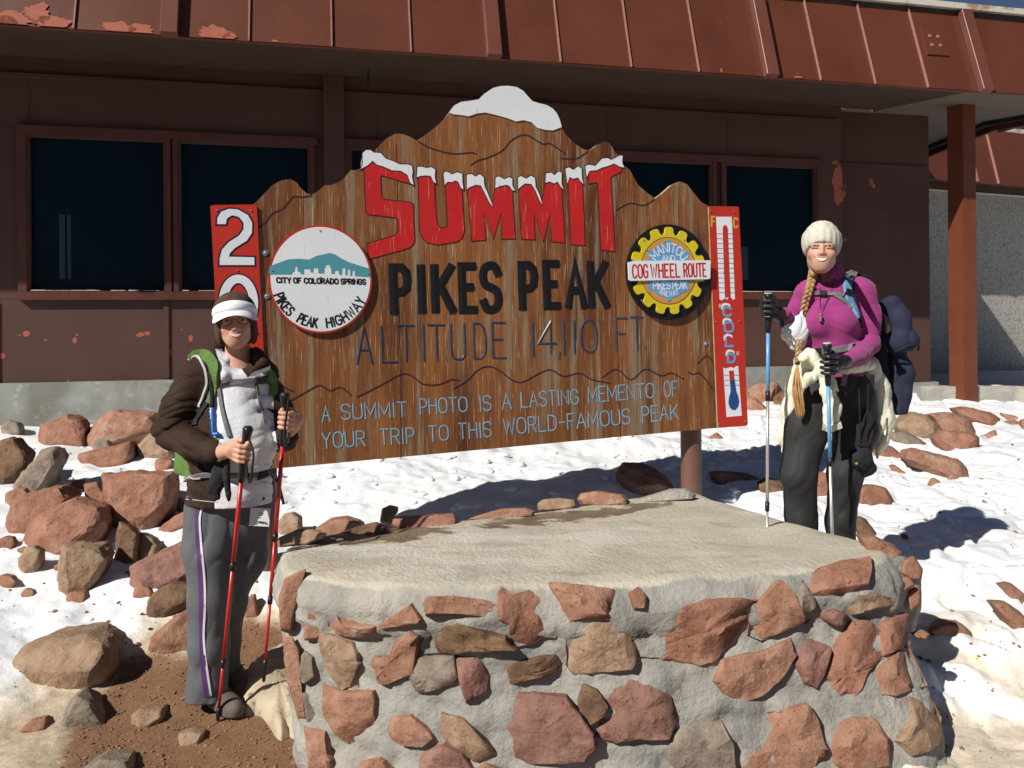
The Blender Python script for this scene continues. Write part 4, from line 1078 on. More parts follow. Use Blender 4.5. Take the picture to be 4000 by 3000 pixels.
FL = ['small red stone under the tall leaning slab at the left edge', 'small stone left of the upright blocky brown stone, half in snow', 'small red stone below the box-shaped boulder, right of the pale brown stone',
      'small stone just left of the big angular red boulder base', 'small red stone between the broad flat slab and the big angular boulder', 'small stone right of the narrow upright dark stone', 'small stone between the upright blocky stone and the slanting boulder', 'little stone at the near end of the long slanting red boulder',
      'small stone at the left photo edge below the flat-topped red block', 'small stone beneath the reddish block by the concrete footing', 'little stone in dirty snow right of the wide low boulder', 'little red stone above the big angular boulder', 'little stone left of the narrow upright dark stone',
      'little red stone in snow under the flat-topped red block', 'little stone above the long slanting boulder by the grey trousers', 'little red stone right of the upright blocky brown stone']
FILL = [(60, 2075, 34), (110, 2330, 30), (235, 2230, 26), (420, 2040, 30), (310, 1905, 28), (600, 2030, 26), (560, 2255, 26), (655, 2160, 22), (30, 2140, 40), (190, 1850, 24), (640, 2480, 20), (530, 1900, 24), (480, 2110, 20), (90, 2160, 22), (690, 2150, 18), (335, 2240, 24)]
for i, (x, y, r_) in enumerate(FILL):
    rr = random.Random(i); h = ghit(x, y)
    pp = [(x+math.cos(a)*r_*rr.uniform(.8, 1.3), y-r_*.5+math.sin(a)*r_*rr.uniform(.5, .85)) for a in [2*math.pi*k/7 for k in range(7)]]
    rock_solid(pp, h.y+.03, depth=1.0, seed=400+i, sink=True, label=FL[i], group='small stones wedged in the left rock pile', m=RK[('red', 'pink')[i % 2]])
# ------------------------------------------------------------------ the wooden sign
SL = P(830, 1282, 4.10); SR = P(2900, 1282, 5.05); SL.z = SR.z = 0
SA = (SR-SL).normalized(); SN = Vector((SA.y, -SA.x, 0))      # SN points to the viewer
sign = thing('summit_sign', 'brown weathered wooden mountain-shaped sign with red SUMMIT lettering on steel posts', 'sign', (SL+SR)/2)
def sp(px, py, off=0.0):
    """photo pixel -> point on the sign plane, off metres proud"""
    d = P(px, py, 1.0)-CAMP; o = SL+SN*off
    t = (o-CAMP).dot(SN)/d.dot(SN); return CAMP+d*t
def s2(px, py):
    p = sp(px, py); return Vector(((p-SL).dot(SA), p.z))
def s3(q, off): return SL+SA*q[0]+Vector((0, 0, q[1]))+SN*off
M_wood = None
def wood_extra(t, L, vec, out, b):
    def layer(out, sc, stretch, lo, hi, colr, fac, off, det=5, rough=.6):
        return spots(sc, lo, hi, colr, stretch=stretch, seedoff=off, fac=fac, detail=det, rough=rough)(t, L, vec, out, b)
    out = layer(out, 1.9, (1.6, 1.6, .7), .45, .72, (.30, .118, .034), .85, 3)
    out = layer(out, 1.7, (1.2, 1.2, 1), .50, .66, (.085, .026, .010), .9, 9)
    out = layer(out, 2.6, (3, 3, .8), .54, .63, (.24, .175, .11), .85, 15, 8)
    out = layer(out, 8.0, (14, 14, 1.1), .62, .67, (.50, .36, .20), .6, 5, 4)
    out = layer(out, 11.0, (12, 12, 1.3), .635, .67, (.62, .50, .33), .72, 25, 3)
    out = layer(out, 9.0, (13, 13, .7), .60, .66, (.045, .015, .006), .7, 35, 3)
    # knots
    v = N(t, 'ShaderNodeTexVoronoi'); v.inputs['Scale'].default_value = 3.1; mp = N(t, 'ShaderNodeMapping'); mp.inputs['Scale'].default_value = (1, 1, .8); L.new(vec, mp.inputs[0]); L.new(mp.outputs[0], v.inputs['Vector'])
    mr = N(t, 'ShaderNodeMapRange'); mr.inputs[1].default_value = .035; mr.inputs[2].default_value = .06; mr.inputs[3].default_value = .7; mr.inputs[4].default_value = 0; L.new(v.outputs['Distance'], mr.inputs[0])
    mx = N(t, 'ShaderNodeMix', data_type='RGBA'); L.new(mr.outputs[0], mx.inputs[0]); L.new(out, mx.inputs[6]); mx.inputs[7].default_value = (.33, .23, .13, 1)
    return mx.outputs[2]
M_wood = mat('weathered_varnished_wood', (.155, .056, .019), (.235, .088, .029), rough=.5, scale=6, stretch=(2, 2, .35), bump=.35, bscale=14, bdist=.006, spec=.3, extra=wood_extra)
M_edgew = mat('wood_edge', (.42, .33, .20), (.30, .22, .13), rough=.8, scale=20)
scr = spots(14, .63, .67, (.55, .38, .22), stretch=(9, 9, .4), seedoff=3, fac=.5)
M_red = mat('red_sign_paint', (.52, .018, .018), (.46, .016, .016), rough=.5, scale=4, spec=.3, extra=scr)
M_red2 = mat('red_panel_paint', (.50, .030, .016), (.44, .03, .016), rough=.5, scale=4, spec=.3, extra=spots(25, .68, .74, (.35, .12, .06), seedoff=2, fac=.6))
M_swhite = mat('white_sign_paint', (.74, .77, .80), (.68, .72, .75), rough=.5, scale=3, extra=spots(12, .66, .69, (.35, .4, .45), stretch=(10, 10, .4), seedoff=7, fac=.7))
M_black = mat('black_paint', (.008, .008, .009), rough=.35, spec=.4, bump=.2, bscale=40)
M_outline = mat('dark_outline', (.035, .016, .02), rough=.6)
M_navyline = mat('slate_blue_paint', (.018, .03, .06), (.03, .048, .09), rough=.35, scale=20, spec=.5)
M_skyblue = mat('sky_blue_paint', (.15, .29, .39), (.20, .36, .46), rough=.6, scale=30)
M_teal = mat('teal_paint', (.075, .29, .34), rough=.5)
M_yellow = mat('yellow_paint', (.66, .55, .02), (.60, .47, .02), rough=.45, scale=8)
M_orange = mat('ochre_paint', (.55, .28, .07), rough=.5)
M_cblue = mat('blue_paint', (.12, .32, .58), rough=.5)
M_navyout = mat('navy_outline', (.016, .014, .05), rough=.5)
M_deepblue = mat('deep_blue_paint', (.02, .06, .22), rough=.5)
M_gold = mat('gold_letters', (.58, .34, .04), rough=.5)
M_zinc = mat('galvanised_bolt', (.45, .5, .55), rough=.35, metal=.8)
def prism(poly, off0, off1, m, name, parent, px=True, side=None):
    """flat outline in the sign plane, solid between two distances from the board"""
    q = [s2(*p) for p in poly] if px else [Vector(p) for p in poly]
    # drop repeats
    qq = [q[0]]
    for a in q[1:]:
        if (a-qq[-1]).length > 1e-5: qq.append(a)
    q = qq
    bm = bmesh.new(); f = bm.faces.new([bm.verts.new(s3(a, off1)) for a in q])
    back = [bm.verts.new(s3(a, off0)) for a in q]; fv = list(f.verts); n = len(q)
    sides = [bm.faces.new((fv[i], fv[(i+1) % n], back[(i+1) % n], back[i])) for i in range(n)]
    f.normal_update(); bmesh.ops.triangulate(bm, faces=[f], ngon_method='EAR_CLIP')
    bm.normal_update()
    if side is not None:
        for s_ in sides:
            if s_.is_valid: s_.material_index = 1
    for f_ in bm.faces:
        pass
    me = bm_me(bm); return add(name, me, [m, side] if side is not None else m, parent)
def ribbon2(bm, pts, wd, off, off0=None, closed=False, ridge=0.0):
    """mitred stroke in the sign plane (local metres)"""
    pts = [Vector(p) for p in pts]
    c = [pts[0]]
    for p in pts[1:]:
        if (p-c[-1]).length > 1e-4: c.append(p)
    pts = c; n = len(pts)
    if n < 2: return
    if closed and (pts[0]-pts[-1]).length < 1e-4: pts = pts[:-1]; n -= 1
    L_, R_ = [], []; C_ = []
    for i, p in enumerate(pts):
        a = pts[i-1] if (i > 0 or closed) else None; b_ = pts[(i+1) % n] if (i < n-1 or closed) else None
        d1 = (p-a).normalized() if a is not None else None; d2 = (b_-p).normalized() if b_ is not None else None
        if d1 is None: d1 = d2
        if d2 is None: d2 = d1
        t = d1+d2
        if t.length < .2: t = d1
        t.normalize(); nn = Vector((-t.y, t.x)); k = max(.45, nn.dot(Vector((-d1.y, d1.x))))
        e = Vector((0, 0))
        if not closed and i == 0: e = -t*wd*.35
        if not closed and i == n-1: e = t*wd*.35
        L_.append(bm.verts.new(s3(p+e+nn*(wd/2/k), off))); R_.append(bm.verts.new(s3(p+e-nn*(wd/2/k), off)))
        if ridge: C_.append(bm.verts.new(s3(p+e, off+ridge)))
    m = n if closed else n-1
    for i in range(m):
        j = (i+1) % n
        if ridge:
            bm.faces.new((L_[i], C_[i], C_[j], L_[j])); bm.faces.new((C_[i], R_[i], R_[j], C_[j]))
        else: bm.faces.new((L_[i], R_[i], R_[j], L_[j]))
GL = {
 'A': (.95, [[(0, 0), (.5, 1), (1, 0)], [(.22, .36), (.78, .36)]]), 'C': (.85, [[(1, .8), (.85, .95), (.5, 1), (.15, .92), (0, .7), (0, .3), (.15, .08), (.5, 0), (.85, .05), (1, .2)]]),
 'D': (.85, [[(0, 0), (0, 1), (.5, 1), (.85, .88), (1, .65), (1, .35), (.85, .12), (.5, 0), (0, 0)]]), 'E': (.72, [[(1, 1), (0, 1), (0, 0), (1, 0)], [(0, .52), (.75, .52)]]),
 'F': (.70, [[(1, 1), (0, 1), (0, 0)], [(0, .52), (.75, .52)]]), 'G': (.85, [[(1, .8), (.85, .95), (.5, 1), (.15, .92), (0, .7), (0, .3), (.15, .08), (.5, 0), (.85, .06), (1, .2), (1, .45), (.6, .45)]]),
 'H': (.82, [[(0, 0), (0, 1)], [(1, 0), (1, 1)], [(0, .52), (1, .52)]]), 'I': (.12, [[(.5, 0), (.5, 1)]]), 'K': (.85, [[(0, 0), (0, 1)], [(1, 1), (0, .38)], [(.3, .58), (1, 0)]]),
 'L': (.72, [[(0, 1), (0, 0), (1, 0)]]), 'M': (1.0, [[(0, 0), (0, 1), (.5, .25), (1, 1), (1, 0)]]), 'N': (.85, [[(0, 0), (0, 1), (1, 0), (1, 1)]]),
 'O': (.9, [[(.5, 1), (.15, .92), (0, .7), (0, .3), (.15, .08), (.5, 0), (.85, .08), (1, .3), (1, .7), (.85, .92), (.5, 1)]]), 'P': (.75, [[(0, 0), (0, 1), (.6, 1), (.92, .9), (1, .72), (.92, .53), (.6, .44), (0, .44)]]),
 'R': (.8, [[(0, 0), (0, 1), (.6, 1), (.92, .9), (1, .74), (.92, .57), (.6, .48), (0, .48)], [(.5, .48), (1, 0)]]), 'S': (.78, [[(1, .82), (.8, .97), (.5, 1), (.15, .94), (0, .77), (.12, .58), (.5, .5), (.88, .42), (1, .24), (.85, .06), (.5, 0), (.18, .03), (0, .18)]]),
 'T': (.82, [[(0, 1), (1, 1)], [(.5, 1), (.5, 0)]]), 'U': (.82, [[(0, 1), (0, .25), (.18, .05), (.5, 0), (.82, .05), (1, .25), (1, 1)]]), 'W': (1.15, [[(0, 1), (.25, 0), (.5, .8), (.75, 0), (1, 1)]]),
 'Y': (.85, [[(0, 1), (.5, .48), (1, 1)], [(.5, .48), (.5, 0)]]), 'V': (.9, [[(0, 1), (.5, 0), (1, 1)]]), '-': (.6, [[(0, .48), (1, .48)]]),
 '1': (.12, [[(.5, 0), (.5, 1)]]), '4': (.8, [[(.72, 0), (.72, 1), (0, .32), (1, .32)]]), '0': (.8, [[(.5, 1), (.15, .9), (0, .65), (0, .35), (.15, .1), (.5, 0), (.85, .1), (1, .35), (1, .65), (.85, .9), (.5, 1)]]),
 ',': (.15, [[(.6, .08), (.2, -.12)]]), '.': (.15, [[(.5, .0), (.5, .02)]]), ' ': (.6, [])}
def glyph(bm, ch, fmap, wd, off, ridge=0.0):
    """fmap maps unit coordinates to sign-local metres"""
    for k, st in enumerate(GL[ch][1]):
        if len(st) > 4:
            closed = st[0] == st[-1] and ch in 'O0'
            q = smooth_poly(st[:-1], 3, True) if closed else st
            if ch in 'SCGUJ' : q = smooth_poly(st, 3, False)
            ribbon2(bm, [fmap(*p) for p in q], wd, off+k*.00025, closed=closed, ridge=ridge)
        else:
            ribbon2(bm, [fmap(*p) for p in st], wd, off+k*.00025, ridge=ridge)
def text_between(bm, text, bl, br, hl, hr, wd, off, gap=.28, squeeze=1.0, ridge=0.0):
    """text on a straight run; bl, br baseline end pixels, hl/hr cap heights in pixels at the ends"""
    ws = [GL[c][0]*squeeze for c in text]; tot = sum(ws)+gap*(len(text)-1); x = 0
    for c, wc in zip(text, ws):
        def fm(u, v, x=x, wc=wc):
            f = (x+u*wc)/tot; px = bl[0]+(br[0]-bl[0])*f; py = bl[1]+(br[1]-bl[1])*f; h = hl+(hr-hl)*f
            # verticals of the sign lean a little
            return s2(px-.055*h*v, py-h*v)
        if isinstance(bm, tuple): b2 = bmesh.new(); glyph(b2, c, fm, wd, off, ridge); add('letter', bm_me(b2), bm[0], bm[1])
        else: glyph(bm, c, fm, wd, off, ridge)
        x += wc+gap
def text_each(text, bl, br, hl, hr, wd, off, gap, ridge, m, parent):
    ws = [GL[c][0] for c in text]; tot = sum(ws)+gap*(len(text)-1); x = 0
    for c, wc in zip(text, ws):
        def fm(u, v, x=x, wc=wc):
            f = (x+u*wc)/tot; px = bl[0]+(br[0]-bl[0])*f; py = bl[1]+(br[1]-bl[1])*f; h = hl+(hr-hl)*f
            return s2(px-.055*h*v, py-h*v)
        bm = bmesh.new(); glyph(bm, c, fm, wd, off, ridge); add('letter', bm_me(bm), m, parent); x += wc+gap
def text_arc(bm, text, c, r, a0, a1, h, wd, off, inward=True, gap=.25, squeeze=1.0, upscale=(1, 1)):
    """text round a circle (sign-local metres); angles in degrees, clockwise from the top"""
    ws = [GL[q][0]*squeeze for q in text]; tot = sum(ws)+gap*(len(text)-1); x = 0
    for q, wc in zip(text, ws):
        def fm(u, v, x=x, wc=wc):
            a = math.radians(a0+(a1-a0)*(x+u*wc)/tot); rr_ = r+(v*h if inward else -v*h)
            return Vector((c[0]+math.sin(a)*rr_*upscale[0], c[1]+math.cos(a)*rr_*upscale[1]))
        if isinstance(bm, tuple): b2 = bmesh.new(); glyph(b2, q, fm, wd, off); add('letter', bm_me(b2), bm[0], bm[1])
        else: glyph(bm, q, fm, wd, off)
        x += wc+gap
z1 = lambda p: zoomxy(p, 800, 300, 1100/2212)
z2 = lambda p: zoomxy(p, 1800, 600, 1150/2212)
z3 = lambda p: zoomxy(p, 1000, 1200, 1900/2212)
z8 = lambda p: zoomxy(p, 2380, 780, 600/1082)
TOP = [(822,805),(989,799),(1024,765),(1064,723),(1098,705),(1133,699),(1156,710),(1178,738),(1198,755),(1218,762),(1243,745),(1267,724),(1297,722),(1327,710),(1347,693),(1369,665),(1392,664),(1412,656),(1414,630),(1417,606),(1422,592),(1441,584),(1459,594),(1481,568),(1511,539),(1546,522),(1576,524),(1603,535),(1628,549),(1655,531),(1705,494),(1740,459),(1755,439),(1775,412),(1800,399),(1839,394),(1869,389),(1890,368),(1926,344),(1955,337),(1985,336),(2018,341),(2043,356),(2062,378),(2079,396),(2105,404),(2134,411),(2158,425),(2175,444),(2186,470),(2193,497),(2208,524),(2244,561),(2280,583),(2303,588),(2334,565),(2362,552),(2380,558),(2392,575),(2402,597),(2420,606),(2432,605),(2434,642),(2461,665),(2475,692),(2493,723),(2524,750),(2559,776),(2588,755),(2624,723),(2655,709),(2683,719),(2714,759),(2741,791),(2768,805),(2881,807)]
OUT = TOP+[(2890, 1000), (2904, 1350), (2917, 1640), (2914, 1655), (2904, 1662), (1300, 1810), (873, 1848), (850, 1300)]
board = prism(OUT, -.04, 0.0, M_wood, 'board', sign, side=M_edgew)
bm = bmesh.new(); f = bm.faces.new([bm.verts.new(s3(s2(*p), -.0402)) for p in OUT]); f.normal_update(); bmesh.ops.triangulate(bm, faces=[f], ngon_method='EAR_CLIP'); add('board_back', bm_me(bm), M_edgew, sign)
# plywood joints
for a, b_ in (((1559, 1200), (1566, 1795)), ((2396, 1010), (2425, 1722)), ((1548, 560), (1553, 900))):
    bm = bmesh.new(); ribbon2(bm, [s2(a[0], a[1]), s2((a[0]+b_[0])/2+3, (a[1]+b_[1])/2), s2(b_[0], b_[1])], .004, .0006)
    add('plywood_joint', bm_me(bm), M_outline, sign)
# painted snow on the peak
CAPPK = [(1753,440),(1757,436)]+TOP[32:51]+[(2193,497),(2160,510),(2130,508),(2098,500),(2075,478),(2045,470),(2015,475),(1980,462),(1945,452),(1920,446),(1895,440),(1862,444),(1830,455),(1800,450),(1770,447)]
def uniq(p):
    o = []
    for a in p:
        if not o or (abs(a[0]-o[-1][0])+abs(a[1]-o[-1][1])) > 3: o.append(a)
    return o
prism(uniq(CAPPK), .0004, .005, M_swhite, 'painted_snow', sign)
LET = [
 (z1([(1255,700),(1318,655),(1400,700),(1500,735),(1600,775),(1622,842),(1500,805),(1385,772),(1378,790),(1385,940),(1410,968),(1600,988),(1635,1005),(1645,1285),(1632,1320),(1600,1345),(1290,1430),(1283,1312),(1495,1250),(1520,1215),(1520,1125),(1500,1105),(1290,1080),(1268,1060),(1258,800)]),
  [z1([(1225,725),(1240,690),(1240,600),(1265,578),(1300,577),(1325,597),(1380,600),(1420,645),(1480,665),(1530,690),(1590,690),(1625,700),(1632,750),(1625,780),(1638,850),(1615,835),(1590,770),(1540,740),(1470,735),(1400,705),(1350,690),(1318,660),(1280,695),(1250,710)])]),
 (z1([(1680,770),(1690,1200),(1705,1255),(1745,1300),(1830,1318),(1980,1295),(2020,1265),(2035,1210),(2015,830),(1950,805),(1890,820),(1912,1150),(1905,1180),(1880,1190),(1845,1185),(1825,1165),(1815,1100),(1795,770)]),
  [z1([(1665,790),(1670,710),(1700,708),(1740,718),(1780,712),(1808,730),(1805,790),(1815,838),(1795,825),(1775,780),(1730,775),(1690,780)]),
   z1([(1875,770),(1880,750),(1905,748),(1940,768),(1980,752),(2020,762),(2022,830),(2030,885),(2012,875),(1990,825),(1965,815),(1940,828),(1905,825),(1885,850)])]),
 (z2([(50,240),(85,655),(185,648),(170,435),(245,635),(302,440),(312,640),(405,638),(382,240),(265,235),(235,390),(165,235)]),
  [z2([(45,160),(80,155),(110,175),(140,155),(170,180),(175,240),(205,310),(240,400),(215,370),(180,300),(150,240),(110,235),(60,255),(45,270)]),
   z2([(262,180),(285,172),(325,195),(360,178),(385,190),(385,240),(405,280),(385,275),(365,245),(340,235),(290,245),(258,262)])]),
 (z2([(435,230),(460,640),(555,645),(548,450),(620,655),(668,445),(685,660),(778,668),(752,220),(640,210),(608,378),(545,230)]),
  [z2([(430,180),(450,170),(490,190),(525,168),(555,185),(560,250),(590,310),(610,382),(590,350),(560,280),(530,230),(480,225),(430,265)]),
   z2([(640,150),(680,145),(700,165),(735,135),(755,145),(755,230),(770,270),(750,250),(725,210),(700,225),(665,210),(635,220)])]),
 (z2([(808,190),(830,680),(930,690),(910,195),(860,175)]),
  [z2([(785,115),(810,105),(845,125),(880,97),(905,115),(908,190),(920,230),(895,205),(880,180),(840,190),(815,175),(800,225)])]),
 (z2([(968,120),(960,225),(1030,215),(1055,720),(1155,735),(1125,175),(1205,135),(1205,98),(1150,70),(1060,95)]),
  [z2([(935,95),(960,85),(1010,95),(1060,40),(1100,35),(1130,50),(1190,17),(1213,17),(1210,70),(1225,105),(1195,100),(1150,75),(1100,95),(1060,105),(1020,125),(965,130),(945,175)])])]
for red, caps in LET:
    q = [s2(*p) for p in red]
    l = prism(red, .0004, .0022, M_red, 'letter', sign)
    bm = bmesh.new(); ribbon2(bm, q, .012, .0012, closed=True)
    for c in caps: ribbon2(bm, [s2(*p) for p in c], .011, .0031, closed=True)
    add('letter_outline', bm_me(bm), M_outline, l)
    for c in caps: prism(c, .0024, .0045, M_swhite, 'painted_snow', l)
# PIKES PEAK, routed and painted black
def letter_line(spec, wd, m, name, ridge=0.0, off=.0012):
    for ch, x0, x1, yt0, yb0 in spec:
        bm = bmesh.new(); k = wd/2*700
        def fm(u, v):
            px = x0+k*.9+(x1-x0-1.8*k)*u; yb = yb0-k*.9; yt = yt0+k*.9
            return s2(px+.03*(yb0-yt0)*(.5-v), yb+(yt-yb)*v)
        glyph(bm, ch, fm, wd, off, ridge); add(name, bm_me(bm), m, sign)
letter_line([('P', 1522, 1608, 1031, 1232), ('I', 1618, 1676, 1030, 1228), ('K', 1684, 1780, 1029, 1226), ('E', 1790, 1866, 1026, 1226), ('S', 1873, 1962, 1022, 1226),
             ('P', 2024, 2104, 1021, 1216), ('E', 2120, 2192, 1016, 1211), ('A', 2204, 2294, 1018, 1209), ('K', 2294, 2382, 1016, 1207)], .048, M_black, 'letter', ridge=.004)
letter_line([('A', 1388, 1456, 1272, 1422), ('L', 1487, 1550, 1272, 1418), ('T', 1550, 1620, 1268, 1412), ('I', 1645, 1664, 1267, 1411), ('T', 1672, 1738, 1266, 1410), ('U', 1758, 1818, 1262, 1408), ('D', 1847, 1900, 1260, 1404), ('E', 1920, 1976, 1257, 1402),
             ('1', 2074, 2088, 1256, 1392), ('4', 2098, 2174, 1254, 1386), (',', 2176, 2190, 1260, 1388), ('1', 2194, 2210, 1252, 1385), ('1', 2236, 2250, 1251, 1383), ('0', 2266, 2334, 1246, 1380),
             ('F', 2404, 2452, 1240, 1373), ('T', 2460, 2514, 1236, 1367), ('.', 2512, 2528, 1300, 1364)], .0120, M_navyline, 'letter', ridge=.004)
for words, h in (([('A', 300, 342, 520, 517), ('SUMMIT', 388, 690, 511, 497), ('PHOTO', 745, 965, 487, 474), ('IS', 1016, 1074, 473, 468), ('A', 1118, 1166, 464, 461), ('LASTING', 1205, 1470, 456, 440), ('MEMENTO', 1510, 1815, 433, 411), ('OF', 1855, 1920, 408, 402)], 68),
                 ([('YOUR', 300, 500, 642, 630), ('TRIP', 562, 725, 626, 616), ('TO', 785, 880, 612, 604), ('THIS', 920, 1075, 600, 588), ('WORLD-FAMOUS', 1125, 1705, 580, 530), ('PEAK', 1755, 1925, 523, 508)], 70)):
    for wtext, x0, x1, y0, y1 in words:
        bm = bmesh.new(); (a, b_), = z3([(x0+4, y0)]); (c, d_), = z3([(x1-4, y1)])
        text_each(wtext, (a, b_), (c, d_), h*.859, h*.82, .0085, .0012, .30, .0015, M_skyblue, sign)
# routed ridge lines
ridges = [z3(p) for p in ([(90,320),(130,365),(170,383)], [(150,430),(230,385),(290,355),(335,380),(385,365),(435,403)], [(460,408),(540,370),(640,315),(680,303),(720,320),(760,350),(830,352),(890,330),(925,333)], [(900,370),(960,335),(1010,285),(1060,270),(1110,290),(1170,335),(1220,338),(1290,300),(1340,285),(1400,315),(1470,300),(1530,330),(1610,345)], [(1575,320),(1640,283),(1705,330),(1770,282),(1840,312),(1890,300),(1945,328)], [(1965,295),(1985,305),(2015,300),(2050,335),(2060,350),(2085,383)], [(2008,258),(2048,222),(2076,245)])]
ridges += [z1([(420,1185),(480,1140),(530,1075),(620,1030),(690,945),(760,945),(840,935)]), z1([(1680,510),(1750,550),(1850,585),(1960,605),(2070,598),(2110,598),(2130,610)]), z1([(2090,695),(2150,655),(2212,640)])+[(1960,590),(2000,547),(2054,527),(2117,562),(2150,562),(2208,601)], [(2190,619),(2253,619),(2294,592)], [(2407,821),(2461,794),(2515,803),(2556,779)]]
for r in ridges:
    bm = bmesh.new(); q = smooth_poly([s2(*p) for p in uniq(r)], 4, False); ribbon2(bm, q, .0075, .0014); add('ridge_line', bm_me(bm), M_outline, sign)
# round highway badge
def circle_poly(c, rx, rz, n=72): return [Vector((c[0]+rx*math.cos(2*math.pi*i/n), c[1]+rz*math.sin(2*math.pi*i/n))) for i in range(n)]
def local_c(px0, px1, py0, py1, off=0):
    a, b_ = s2(px0, (py0+py1)/2), s2(px1, (py0+py1)/2); c = s2((px0+px1)/2, py0), s2((px0+px1)/2, py1)
    return Vector(((a.x+b_.x)/2, (c[0].y+c[1].y)/2)), (b_.x-a.x)/2, (c[0].y-c[1].y)/2
bc, brx, brz = local_c(1049, 1451, 881, 1302); br = (brx+brz)/2
badge = prism(circle_poly(bc, brx, brz), .0006, .020, M_red2, 'round_badge', sign, px=False)
prism(circle_poly(bc, brx*.965, brz*.965), .0202, .0215, M_swhite, 'badge_face', badge, px=False)
def b1(p): return [s2(*q) for q in z1(p)]
mt = b1([(508,1492),(560,1470),(660,1435),(740,1432),(820,1438),(870,1410),(940,1395),(978,1386),(1020,1398),(1070,1430),(1130,1460),(1210,1485),(1285,1508),(1296,1540),(1296,1575),(1175,1568),(1172,1525),(1155,1525),(1152,1565),(1138,1565),(1136,1515),(1118,1515),(1116,1560),(1100,1560),(1100,1505),(1076,1505),(1072,1560),(1050,1555),(1048,1525),(1018,1525),(1015,1550),(990,1548),(988,1500),(980,1500),(978,1480),(948,1480),(945,1500),(936,1502),(934,1545),(890,1545),(886,1505),(852,1503),(848,1540),(828,1535),(824,1512),(776,1512),(776,1555),(750,1550),(748,1538),(728,1530),(724,1500),(714,1490),(706,1500),(702,1530),(684,1538),(682,1555),(502,1555),(500,1530)])
prism(mt, .0217, .0226, M_teal, 'painted_mountain', badge, px=False)
bm = (M_black, badge); (a, b_), (c, d_) = z1([(566, 1618), (1258, 1632)])
for wtext, f0, f1 in (('CITY', 0, .155), ('OF', .19, .27), ('COLORADO', .31, .69), ('SPRINGS', .725, 1)):
    text_between(bm, wtext, (a+(c-a)*f0, b_+(d_-b_)*f0), (a+(c-a)*f1, b_+(d_-b_)*f1), 19, 19, .0075, .0226, gap=.32, squeeze=.9)
for wtext, a0, a1 in (('PIKES', 250, 221), ('PEAK', 210, 186), ('HIGHWAY', 174, 116)):
    text_arc(bm, wtext, bc, br*.93, a0-0, a1, br*.175, .0088, .0226, inward=False, gap=.34, squeeze=1.0)
# cog railway badge
gc, grx, grz = local_c(2442, 2767, 878, 1250); cx_ = s2(2594, 1062)
cog = prism(circle_poly(gc, grx, grz), .0006, .022, M_black, 'cog_badge', sign, px=False)
gcen, gox, goz = local_c(2453, 2744, 889, 1229)
teeth = []
nt_ = 15
for i in range(nt_):
    a = 2*math.pi*(i+.5)/nt_+math.pi/2+.18
    for da, rr_ in ((-.17, .83), (-.125, .88), (-.105, .965), (-.07, .995), (-.03, 1.0), (.03, 1.0), (.07, .995), (.105, .965), (.125, .88), (.17, .83)):
        teeth.append(Vector((gcen.x+math.cos(a+da*1.05)*gox*rr_, gcen.y+math.sin(a+da*1.05)*goz*rr_)))
prism(teeth, .0222, .034, M_yellow, 'cog', cog, px=False)
prism(circle_poly(gcen, gox*.74, goz*.76), .0342, .0352, M_orange, 'cog_ring', cog, px=False)
bm = bmesh.new(); ribbon2(bm, circle_poly(gcen, gox*.74, goz*.76), .003, .0356, closed=True); add('ring_line', bm_me(bm), M_black, cog)
blu = []
for i in range(96):
    a = 2*math.pi*i/96; k = 1.0
    for tb in (90, 38, 142, -38, -142, -90):
        if abs((math.degrees(a)-tb+180) % 360-180) < 6: k = 1.13
    blu.append(Vector((gcen.x+math.cos(a)*gox*.60*k, gcen.y+math.sin(a)*goz*.62*k)))
prism(blu, .0360, .0368, M_cblue, 'cog_centre', cog, px=False)
bm = (M_swhite, cog)
text_arc(bm, 'MANITOU', gcen, goz*.43, -56, 56, goz*.20, .0072, .0372, gap=.22, upscale=(gox/goz, 1), squeeze=.8)
(a, b_), (c, d_) = z2([(1492, 808), (1585, 808)]); text_between(bm, 'AND', (a, b_), (c, d_), 20, 20, .0048, .0372, gap=.25)
(a, b_), (c, d_) = z2([(1425, 1020), (1552, 1018)]); text_between(bm, 'PIKES', (a, b_), (c, d_), 27, 27, .0068, .0372, gap=.25)
(a, b_), (c, d_) = z2([(1570, 1018), (1675, 1015)]); text_between(bm, 'PEAK', (a, b_), (c, d_), 27, 27, .0068, .0372, gap=.25)
text_arc(bm, 'RAILWAY', gcen, goz*.585, 207, 153, goz*.115, .0045, .0372, inward=False, gap=.25, upscale=(gox/goz, 1))
ban = prism([(2440,1027),(2460,1022),(2755,1019),(2760,1022),(2758,1090),(2750,1092),(2450,1099),(2443,1095)], .0374, .047, M_swhite, 'banner', cog)
bm = (M_red, ban); (a, b_), (c, d_) = z2([(1268, 938), (1812, 926)])
for wtext, f0, f1 in (('COG', 0, .20), ('WHEEL', .25, .64), ('ROUTE', .70, 1)):
    text_between(bm, wtext, (a+(c-a)*f0, b_+(d_-b_)*f0), (a+(c-a)*f1, b_+(d_-b_)*f1), 50, 50, .0105, .0474, gap=.30, squeeze=.75)
